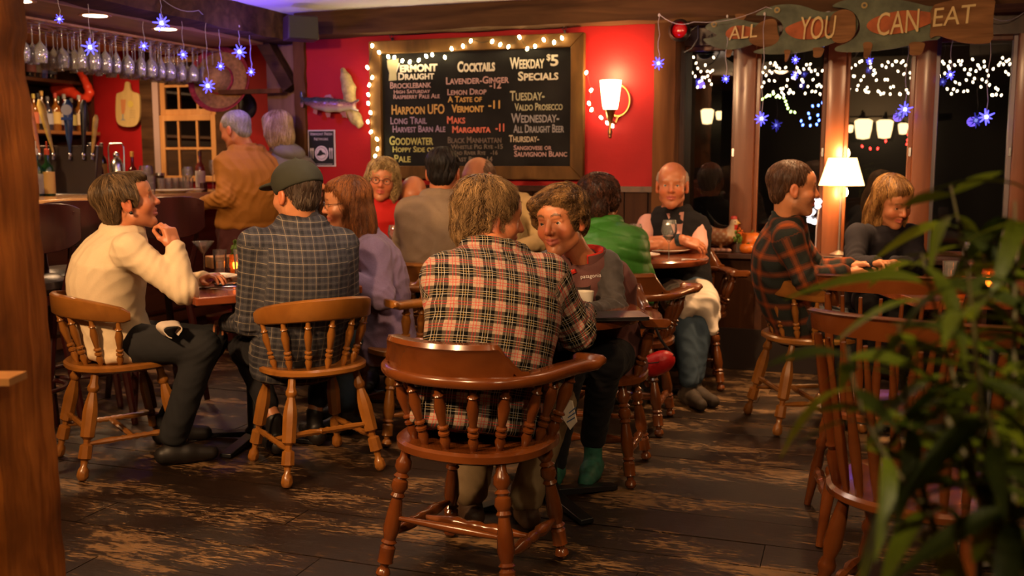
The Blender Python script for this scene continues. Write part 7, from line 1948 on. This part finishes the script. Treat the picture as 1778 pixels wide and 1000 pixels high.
# 9 mostly hidden bald head
S = dict(h=.007, head=p(718, 343, 6.02), look=(176, -22, 0), neck=p(718, 378, 6.05), pel=p(718, 470, 6.05), sh=[p(742, 392, 6.05), p(694, 392, 6.05)], el=[p(748, 430, 6.0), p(690, 430, 6.0)], wr=[p(730, 432, 5.9), p(706, 432, 5.9)],
         kn=[p(730, 480, 5.75), p(706, 480, 5.75)], an=[p(730, 590, 5.8), p(706, 590, 5.8)], top=M_navy, trousers=M_blackcl, inf=.018, skin='ruddy', hc=.010, slim=.9)
person('bald person of whom only the crown shows between red sweater and grey sweater', S)

# 10 dark-haired person behind the cap
S = dict(h=.007, head=p(528, 318, 5.55), look=(-80, 0, 0), neck=p(524, 360, 5.55), pel=p(522, 475, 5.55), sh=[p(524, 385, 5.72), p(526, 388, 5.38)], el=[p(545, 430, 5.75), p(548, 432, 5.36)], wr=[p(575, 425, 5.7), p(578, 428, 5.42)],
         kn=[p(590, 480, 5.65), p(590, 482, 5.45)], an=[p(590, 590, 5.65), p(590, 592, 5.45)], top=M_navy, trousers=M_blackcl, inf=.018, skin='fair', hairc=(.05, .02, .01), hc=.010, slim=.9,
         hair=('short', (.035, .014, .010), (.10, .04, .03), dict(nstr=500, L=.03, h=.008, seed=10)))
person('dark-haired person of whom only the hair shows above the grey cap', S)

# 11 man in the red and black plaid shirt
BKc, CRc = (.010, .009, .009), (.56, .44, .30)
CRc = (.66, .58, .51)
W1, Y1, R1 = (.62, .56, .46), (.52, .36, .15), (.46, .010, .018)
LNS = [(.14, .024, W1), (.25, .024, Y1), (.36, .024, W1), (.71, .04, R1), (.83, .04, R1)]
PL_red = plaid('red plaid', .069, [(0, BKc), (.54, CRc)], [(0, BKc), (.54, CRc)], LNS, LNS, mixl=.55, gamma=2.3)
S = dict(h=.004, head=p(852, 378, 3.32), look=(-74, -8, 0), hs=1.02, neck=p(858, 440, 3.24), pel=p(832, 690, 3.10), sh=[p(778, 486, 3.12), p(948, 482, 3.20)], el=[p(770, 612, 3.24), p(1000, 575, 3.26)], wr=[p(880, 590, 3.52), p(1010, 548, 3.50)],
         kn=[p(850, 700, 3.52), p(965, 700, 3.44)], an=[p(818, 850, 3.46), p(914, 862, 3.44)], top=PL_red, trousers=M_khaki, bow=.085, inf=.030, armr=.074, cuff=.72, skin='ruddy', hairc=(.3, .18, .08), hem=-.16, flare=.004, amp=.0045, hc=.0065, slim=1.06, elb=.005, hemr=.062,
         hands=[None, dict(d=(-.35, .6, .1), pn=(-.6, -.2, 0), curl=.6)], shoes=plain('brown sandal', (.05, .025, .012), .6),
         hair=('messy', (.055, .026, .009), (.52, .32, .14), dict(nstr=5600, bald=((-.012, -.125, .075), .042, .12), L=.085, wave=.9, fly=1.3, h=.0045, rad=.0010, seed=11)))
person('man with tousled greying hair in a red, black and cream plaid shirt, back turned', S); q = S['_']
ring_collar(q['t'], q['base'], npv(S['neck']) + npv((0, .0, .006)), (.05, .18, 1), .068, 0, PL_red, height=.030, flare=1.04, gap=.35, fwd=q['fwd'])
attr(q['t'].children[-1].data, 'cloth', np.array([(v.co.x * 1.0, v.co.z, 0) for v in q['t'].children[-1].data.vertices]))

# 12 woman in the maroon vest
S = dict(male=False, h=.0034, head=p(974, 384, 3.76), look=(150, -4, 6), hs=1.06, neck=p(1014, 456, 3.88), pel=p(1036, 614, 4.08), sh=[p(1054, 464, 3.86), p(956, 462, 3.92)], el=[p(1064, 540, 3.78), p(945, 540, 3.76)], wr=[p(1012, 545, 3.62), p(975, 548, 3.56)],
         kn=[p(1052, 628, 3.72), p(985, 640, 3.72)], an=[p(1030, 760, 3.98), p(962, 800, 3.90)], top=M_maroonv, topname='vest', trousers=M_blackcl, bow=.03, inf=.030, armr=.058, skin='ruddy', hairc=(.09, .05, .025), sleeve=0.0, hc=.006, amp=.004, neckr=.075, iris=(.05, .035, .02), smile=.004, gaze=(.10, .04), lip=(.45, .11, .09), hem=-.12,
         hair=('wavy', (.030, .013, .0045), (.37, .20, .072), dict(nstr=5600, L=.08, wave=1.5, fly=.45, h=.0042, rad=.0010, seed=12, flow=(.3, .2, .1))),
         shoes=fabric('green sandal mesh', (.03, .12, .085), .6, .5, 40), hands=[dict(d=(-.8, -.3, -.1), pn=(0, .1, -1), curl=.25), dict(d=(.3, -.6, 0), pn=(0, 0, -1), curl=.4)])
person('short-haired woman in a maroon vest leaning on the round table and smiling', S); q = S['_']
for A_, B_, C_ in q['arms']:
  f = Field(); f.cone(A_ + (B_ - A_) * -.05, B_, .060, .052, .02); f.cone(B_, B_ + (C_ - B_) * .92, .052, .036, .02)
  cloth_mesh('sleeve', f, .006, M_velour, q['t'], q['base'], 12, .006, lambda V__: elbow_disp(V__, [(B_, unit(C_ - A_)) for A_, B_, C_ in q['arms']], .005), k=90)
nk = npv(S['neck']); fw = q['fwd']
M_redl = fabric('red lining', (.62, .035, .02), .7)
ring_collar(q['t'], q['base'], nk + npv((0, 0, .000)), unit(npv((-.10, -.18, 1))), .080, 0, M_maroonv, height=.045, flare=1.16, gap=.42, fwd=fw)
ring_collar(q['t'], q['base'], nk + npv((0, 0, .004)), unit(npv((-.10, -.18, 1))), .071, 0, M_redl, name='collar_lining', height=.044, flare=1.14, gap=.38, fwd=fw)
# open V with red edge, zip and dark T-shirt
def on_front(S_, x, up, out=0):    # point on the front of the torso: x to the wearer's right, up metres below neck
    q_ = S_['_']; u = unit(q_['neck'] - q_['pel']); sd = unit(q_['side'] - u * (q_['side'] @ u)); fr = np.cross(u, sd)
    return q_['neck'] - u * up + sd * x + fr * out
F_ = lambda x, up, out: Vector(on_front(S, x, up, out) - q['base'])
bm = bmesh.new(); v = [bm.verts.new(F_(*c)) for c in ((-.052, -.005, .075), (.052, -.005, .075), (.020, .075, .135), (-.004, .115, .146), (-.030, .075, .135))]; bm.faces.new(v); bmesh.ops.solidify(bm, geom=bm.faces[:], thickness=.004); bmesh.ops.recalc_face_normals(bm, faces=bm.faces); obj('t_shirt', bm, fabric('dark tee', (.03, .022, .02), .85), q['t'])
vest = [c_ for c_ in q['t'].children if c_.name.startswith('vest')][0]
def cast(o, px, py, out=.004):
    o0 = Vector((0, 0, H)) - Vector(q['base']); d0 = (Vector(pt(px, py, 1)) - Vector((0, 0, H))).normalized()
    ok, loc, nrm, _ = o.ray_cast(o0, d0)
    return (loc + nrm * out, nrm) if ok else (None, None)
bpy.context.view_layer.update()
def trace(name, pxs, r_, mat):
    P = [cast(vest, *c_)[0] for c_ in pxs]; P = [c_ for c_ in P if c_ is not None]
    if len(P) > 1: bm = bmesh.new(); tube(bm, P, r_, 6); obj(name, bm, mat, q['t'])
M_zip = plain('silver zip', (.6, .55, .52), .3, .6)
trace('zip', [(994, 468), (984, 472), (980, 480), (979, 492), (980, 506), (983, 520)], .0022, M_zip)
trace('pocket_zip', [(992, 476), (989, 484), (989, 494)], .0016, M_zip)
trace('lining_edge', [(1000, 470), (990, 474), (980, 478), (972, 488)], .009, M_redl)
loc, nrm = cast(vest, 1026, 482, .003)
if loc is not None:
    Z_ = nrm; X_ = (Vector((1, -.25, .10)) - Z_ * Vector((1, -.25, .10)).dot(Z_)).normalized(); Y_ = Z_.cross(X_)
    lo_ = text('chest_lettering', 'patagonia', .021, M_sw, q['t'], (0, 0, 0), ext=.0016, align='CENTER')
    lo_.matrix_local = Matrix(((X_[0], Y_[0], Z_[0], loc[0]), (X_[1], Y_[1], Z_[1], loc[1]), (X_[2], Y_[2], Z_[2], loc[2]), (0, 0, 0, 1)))
bm = bmesh.new(); w_ = npv(S['wr'][0]); d_ = unit(npv(S['el'][0]) - w_); o_ = ortho(d_); tube(bm, [Vector(w_ + d_ * .01 - q['base']) + (o_[0] * math.cos(a) + o_[1] * math.sin(a)) * .029 for a in [i * math.pi / 10 for i in range(20)]], .004, 6, closed=True); obj('bracelet', bm, M_brass, q['t'])

# 13 person in green
def quilt(V__):
    u = npv((0, 0, 1)); return .007 * np.abs(np.sin(V__[:, 2] * 55 + V__[:, 0] * 14)) ** .5 - .003
S = dict(male=False, h=.006, head=p(1043, 352, 4.98), look=(-32, -2, 0), neck=p(1048, 392, 4.94), pel=p(1066, 512, 4.86), sh=[p(1006, 418, 4.86), p(1098, 422, 4.98)], el=[p(1000, 480, 4.9), p(1116, 484, 4.98)], wr=[p(1030, 470, 5.15), p(1112, 455, 5.20)],
         kn=[p(1060, 520, 5.28), p(1105, 520, 5.25)], an=[p(1060, 650, 5.3), p(1105, 650, 5.25)], top=M_greenj, topname='quilted_jacket', trousers=M_denimdk, bow=.03, inf=.036, armr=.070, skin='ruddy', hairc=(.03, .012, .01), hc=.007, hem=-.12, amp=.002, xdisp=quilt,
         hair=('curly', (.022, .008, .005), (.13, .045, .020), dict(nstr=2600, L=.035, wave=1.8, fly=.7, h=.006, rad=.0014, seed=13)))
person('dark curly-haired person in a green quilted jacket, back turned', S); q = S['_']
ring_collar(q['t'], q['base'], npv(S['neck']) + npv((0, 0, .0)), (.03, .05, 1), .074, 0, M_greenj, height=.040, flare=1.02, gap=.2, fwd=q['fwd'])

# 14 bald man in the vest
S = dict(h=.0046, head=p(1167, 322, 5.72), look=(168, 0, 0), hs=1.08, neck=p(1168, 368, 5.78), pel=p(1176, 498, 5.80), sh=[p(1208, 390, 5.76), p(1124, 390, 5.76)], el=[p(1212, 428, 5.66), p(1110, 424, 5.64)], wr=[p(1146, 424, 5.50), p(1184, 416, 5.52)],
         kn=[p(1222, 528, 5.36), p(1186, 530, 5.34)], an=[p(1206, 652, 5.30), p(1196, 660, 5.24)], top=M_blackvest, topname='vest', trousers=M_jeans, bow=.02, inf=.026, armr=.060, sleeve=0, skin='ruddy', hairc=(.5, .4, .35), hc=.007, bare=1, legr=1.02, slim=1.05,
         hands=[dict(d=(-.9, 0, -.1), pn=(.1, .5, -.8), curl=.35), dict(d=(.85, -.1, -.25), pn=(-.1, .6, -.8), curl=.4)], brow=.3, iris=(.1, .12, .14), shoes=fabric('brown shoe', (.05, .035, .025), .7, .5, 30), footz=[0.0, .0], toe=[(.5, -.8, 0), (.25, -.9, 0)],
         scalp=((.50, .40, .36), .2, .0), hair=('fringe', (.42, .32, .27), (.62, .52, .46), dict(nstr=160, L=.015, h=.006, seed=14)))
person('bald man with crossed arms in a black vest over a pink shirt', S); q = S['_']
for A_, B_, C_ in q['arms']:
    f = Field(); f.cone(A_ + (B_ - A_) * -.05, A_ + (B_ - A_) * .96, .058, .056, .02)
    cloth_mesh('shirt_sleeve', f, .006, M_pink, q['t'], q['base'], 13, .004)
pass
ring_collar(q['t'], q['base'], npv(S['neck']) + npv((0, -.012, -.004)), (0, -.2, 1), .069, 0, M_pink, height=.034, flare=1.02, gap=.5, fwd=q['fwd'])
F_ = lambda x, up, out: Vector(on_front(S, x, up, out) - q['base'])
bm = bmesh.new(); v = [bm.verts.new(F_(*c)) for c in ((-.05, -.005, .095), (.05, -.005, .095), (.018, .12, .156), (0, .16, .158), (-.018, .12, .156))]; bm.faces.new(v); bmesh.ops.solidify(bm, geom=bm.faces[:], thickness=.004); bmesh.ops.recalc_face_normals(bm, faces=bm.faces); obj('shirt_front', bm, M_pink, q['t'])
w_ = npv(S['wr'][1]); d_ = unit(npv(S['el'][1]) - w_); o_ = ortho(d_); bm = bmesh.new()
for k in (0, .008, .016): tube(bm, [Vector(w_ + d_ * (.012 + k) - q['base']) + (o_[0] * math.cos(a) + o_[1] * math.sin(a)) * .031 for a in [i * math.pi / 10 for i in range(20)]], .005, 6, closed=True)
obj('watch', bm, plain('watch strap', (.015, .03, .035), .4), q['t'])
# white cloth napkin over his lap
pl_ = q['pel']; f = Field(); kn = q['kn']; hp = q['hips']
for i in range(2): f.cone(hp[i] * .35 + kn[i] * .65 + npv((0, 0, .012)), kn[i] + npv((0, -.01, .010)), .092, .082, .05)
f.cone(kn[0] + npv((.0, -.03, -.02)), kn[0] + npv((.04, -.055, -.13)), .055, .03, .03); f.cone(kn[1] + npv((0, -.035, -.01)), kn[1] + npv((-.01, -.05, -.06)), .06, .03, .04)
f.cone(hp[0] * .3 + kn[0] * .7 + npv((.06, 0, 0)), kn[0] + npv((.075, -.01, -.07)), .035, .02, .04)
a_, b_ = W(q['base'][0], q['base'][1])
M_napk = fabric('white napkin linen', (.62, .52, .42), .8, .05)
nk_ = cloth_mesh('cloth_napkin', f, .007, M_napk, None, q['base'], 9, .010, k=55); nk_.location = (a_, b_, 0); nk_.rotation_euler = (0, 0, A)
tag(nk_, 'large white cloth napkin draped over the knees of the bald man', 'napkin')

# 15 man in orange plaid
PL_or = plaid('orange plaid', .085, [(0, (.014, .016, .014)), (.42, (.10, .022, .005)), (.52, (.22, .044, .006)), (.70, (.10, .022, .005)), (.80, (.014, .014, .012))], [(0, (.014, .018, .014)), (.42, (.10, .022, .005)), (.52, (.22, .044, .006)), (.70, (.10, .022, .005)), (.80, (.014, .014, .012))], [], [])
S = dict(h=.005, head=p(1378, 328, 4.76), look=(-98, -2, 0), hs=1.04, neck=p(1366, 384, 4.80), pel=p(1384, 552, 4.90), sh=[p(1370, 408, 5.00), p(1368, 412, 4.62)], el=[p(1420, 470, 5.02), p(1398, 484, 4.58)], wr=[p(1475, 462, 4.92), p(1462, 474, 4.62)],
         kn=[p(1470, 560, 5.02), p(1462, 566, 4.74)], an=[p(1480, 676, 5.0), p(1475, 690, 4.75)], top=PL_or, trousers=M_denimdk, bow=.05, inf=.020, armr=.068, skin='tan', hairc=(.05, .025, .012), hc=.007, hem=-.10, beard=((.22, .11, .06), .55), slim=.98, amp=.005,
         hair=('short', (.055, .024, .012), (.17, .08, .04), dict(nstr=1500, L=.03, h=.006, seed=15)))
person('bearded man in an orange and black plaid shirt seated in profile', S); q = S['_']
ring_collar(q['t'], q['base'], npv(S['neck']) + npv((0, .0, .008)), (.03, .03, 1), .070, 0, PL_or, height=.036, flare=1.06, gap=.3, fwd=q['fwd'])

# 16 blonde woman in black
S = dict(male=False, h=.005, head=p(1550, 350, 5.12), look=(196, -22, 4), hs=1.04, neck=p(1534, 396, 5.18), pel=p(1530, 520, 5.28), sh=[p(1580, 410, 5.22), p(1490, 410, 5.12)], el=[p(1592, 462, 5.1), p(1484, 462, 5.0)], wr=[p(1556, 458, 4.88), p(1520, 458, 4.84)],
         kn=[p(1560, 520, 4.9), p(1510, 520, 4.88)], an=[p(1560, 640, 4.9), p(1510, 640, 4.9)], top=M_navy, topname='cardigan', trousers=M_blackcl, bow=.04, inf=.028, armr=.060, skin='tan', hairc=(.18, .09, .03), hc=.007,
         hair=('long', (.11, .048, .013), (.52, .28, .085), dict(nstr=2600, L=.13, wave=.4, h=.006, rad=.0014, seed=16, side=.02)))
person('blonde woman in a black cardigan looking down at the right table', S)

# napkins lying with the guests
def small_cloth(label, pts3, r0, seed, stripes=False):
    b0 = npv((pts3[0][0], pts3[0][1], 0)); f = Field()
    for a, b in zip(pts3, pts3[1:]): f.cone(a, b, r0, r0 * .8, .02)
    o = cloth_mesh('cloth_napkin', f, .005, M_napk, None, b0, seed, .008, k=80); x_, y_ = W(b0[0], b0[1]); o.location = (x_, y_, 0); o.rotation_euler = (0, 0, A); tag(o, label, 'napkin'); return o
M_napk2 = M_napk
def band(label, c, R0, wid, a0, a1, rz, stripes=0, sq=1.0):
    x_, y_ = W(c[0], c[1]); t = thing('cloth_napkin', label, 'napkin', (x_, y_, c[2]), A + rz); bm = bmesh.new(); rows = []; n = 18
    for i in range(n + 1):
        a = a0 + (a1 - a0) * i / n; rr = R0 * (1 + .12 * math.sin(3 * a)); row = []
        for j in range(5): v = j / 4 - .5; row.append(bm.verts.new((rr * math.cos(a) * 1.25 * (1 + .25 * v), v * wid, rr * math.sin(a) * sq * (1 + .2 * v))))
        rows.append(row)
    for a_, b_ in zip(rows, rows[1:]):
        for j in range(4): bm.faces.new((a_[j], a_[j + 1], b_[j + 1], b_[j]))
    bm.normal_update(); bmesh.ops.solidify(bm, geom=bm.faces[:], thickness=.004); obj('folded_cloth', bm, M_napk, t, 60)
    return t
band('white napkin folded in a loop on the lap of the cream sweater woman', p(296, 572, 4.06), .034, .10, -.9, 4.6, .5, sq=.9)
t = thing('cloth_napkin', 'white striped napkin corner hanging beside the front armchair seat', 'napkin', (*W(*p(988, 718, 3.30)[:2]), p(988, 718, 3.30)[2]), A - .5)
bm = bmesh.new(); prism(bm, [(-.03, .05), (.012, .045), (.030, -.025), (.006, -.055), (-.022, -.02)], -.003, .003, RX); obj('folded_cloth', bm, M_napk, t)
for k in range(3): bm = bmesh.new(); prism(bm, [(-.006 + k * .004, -.032 + k * .016), (.024, -.012 + k * .016), (.023, -.008 + k * .016), (-.007 + k * .004, -.028 + k * .016)], -.0042, .0042, RX); obj('stripe', bm, plain('stripe blue', (.05, .09, .20), .8), t)
# ---------------------------------------------------------------- the blurred plant in front on the right
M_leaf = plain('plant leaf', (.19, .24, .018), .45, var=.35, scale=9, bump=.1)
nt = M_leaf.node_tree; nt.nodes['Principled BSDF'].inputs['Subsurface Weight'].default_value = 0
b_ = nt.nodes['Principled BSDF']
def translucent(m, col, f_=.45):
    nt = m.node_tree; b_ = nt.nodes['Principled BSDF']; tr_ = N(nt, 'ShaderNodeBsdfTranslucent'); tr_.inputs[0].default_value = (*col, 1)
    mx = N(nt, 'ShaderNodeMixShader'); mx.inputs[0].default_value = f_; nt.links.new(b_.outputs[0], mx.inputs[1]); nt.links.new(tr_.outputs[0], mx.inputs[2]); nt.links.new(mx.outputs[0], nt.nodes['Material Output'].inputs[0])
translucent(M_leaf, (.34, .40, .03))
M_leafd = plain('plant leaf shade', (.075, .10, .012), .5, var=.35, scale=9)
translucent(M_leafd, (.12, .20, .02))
M_stemp = plain('plant stem', (.10, .075, .02), .6, var=.2)
def leaf_mesh(L, w, bend, seed):
    bm = bmesh.new(); n = 7; rows = []
    for i in range(n + 1):
        t = i / n; ww = w * math.sin(math.pi * min(1, t * .96 + .03)) ** .8 * (1 - .25 * t) + .0004
        y = L * t; z = -bend * L * t * t; fold = .25 * ww
        rows.append([bm.verts.new((-ww, y, z + fold)), bm.verts.new((0, y, z)), bm.verts.new((ww, y, z + fold))])
    for a, b in zip(rows, rows[1:]):
        for k in (0, 1): bm.faces.new((a[k], a[k + 1], b[k + 1], b[k]))
    g_ = bmesh.ops.solidify(bm, geom=bm.faces[:], thickness=.0006)
    o = obj('tmp', bm, None, None); me = o.data; bpy.data.objects.remove(o); me.name = 'leaf'; return me
LM = []
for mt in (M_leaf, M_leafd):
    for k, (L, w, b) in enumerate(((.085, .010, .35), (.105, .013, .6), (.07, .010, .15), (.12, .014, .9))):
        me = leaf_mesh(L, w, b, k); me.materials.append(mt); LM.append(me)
x0, y0 = W(.62, 1.10)
plant = thing('potted_herb', 'tall leafy green plant close to the camera at the right edge', 'plant', (x0, y0, .45), A)
r = random.Random(12); nl = 0
def stalk(px0, py0, D0, px1, py1, D1, n, Ls=1.0, mats=(0, 1), leafy=(.1, 1.0), bow=.0):
    """stem between two seen points with whorls of narrow leaves"""
    global nl
    a = npv(pt(px0, py0, D0)); b = npv(pt(px1, py1, D1)); o0 = npv((.62, 1.10, .45))
    m = 8; P = []
    for i in range(m + 1):
        t = i / m; q_ = a + (b - a) * t + npv((bow, 0, 0)) * math.sin(math.pi * t) - o0; P.append(q_)
    bm = bmesh.new(); tube(bm, [Vector(v) for v in P], [.0045 - .003 * i / m for i in range(m + 1)], 6); st = obj('stem', bm, M_stemp, plant)
    for i in range(n):
        t = leafy[0] + (leafy[1] - leafy[0]) * (i + r.random() * .5) / n; k = min(m - 1, int(t * m)); q_ = P[k] + (P[k + 1] - P[k]) * (t * m - k)
        for s_ in range(2):
            if nl >= 290: return
            ang = i * 2.4 + s_ * math.pi + r.uniform(-.4, .4); pit = r.uniform(-.2, .75) * (1 if t > .8 else .6)
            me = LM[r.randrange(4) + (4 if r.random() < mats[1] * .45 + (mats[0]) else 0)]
            o = link_mesh('leaf', me, None, st); o.location = q_; o.rotation_euler = (pit, r.uniform(-.5, .5), ang); sc = Ls * r.uniform(.7, 1.15); o.scale = (sc,) * 3; nl += 1
stalk(1700, 1010, 1.05, 1650, 320, 1.30, 20, 1.0, (0, .3), (.05, 1.0), .02)
stalk(1760, 1010, 1.00, 1762, 350, 1.20, 14, 1.0, (0, .5), (.1, 1.0))
stalk(1640, 980, 1.02, 1560, 560, 1.12, 10, .95, (0, .8), (.1, 1.0), -.01)
stalk(1730, 960, .98, 1680, 470, 1.05, 11, 1.05, (.2, .8), (.0, 1.0))
stalk(1620, 900, 1.00, 1470, 600, 1.05, 7, .85, (0, .4), (.35, 1.0), -.02)
stalk(1780, 1000, .92, 1700, 640, .98, 9, .95, (.3, .8))
stalk(1690, 800, 1.06, 1600, 440, 1.18, 9, .95, (0, .3), (.2, 1.0))
stalk(1800, 760, 1.05, 1790, 300, 1.2, 8, 1.0, (0, .3))
bm = bmesh.new(); tube(bm, [Vector(npv(pt(*v)) - npv((.62, 1.10, .45))) for v in ((1640, 720, 1.05), (1700, 850, 1.0), (1790, 1010, .95))], [.004, .006, .008], 8); obj('woody_stem', bm, M_stemp, plant)
# its pot stands on a small side table below the frame
bm = bmesh.new(); lathe(bm, [(.08, .0), (.11, .19), (.12, .19), (.12, .21), (.10, .21), (.09, .18), (.001, .18)], seg=28, M=Matrix.Translation((.05, -.10, 0))); obj('pot', bm, plain('terracotta', (.35, .12, .05), .8), plant)
xs, ys = W(.67, 1.0); st_ = thing('side_stand', 'small dark stand carrying the green plant, below the right edge', 'stand', (xs, ys, 0)); bm = bmesh.new(); lathe(bm, [(.16, .0), (.16, .02), (.03, .04), (.03, .42), (.16, .43), (.16, .448), (.001, .449)], seg=24); obj('stand_body', bm, M_dkwood, st_)
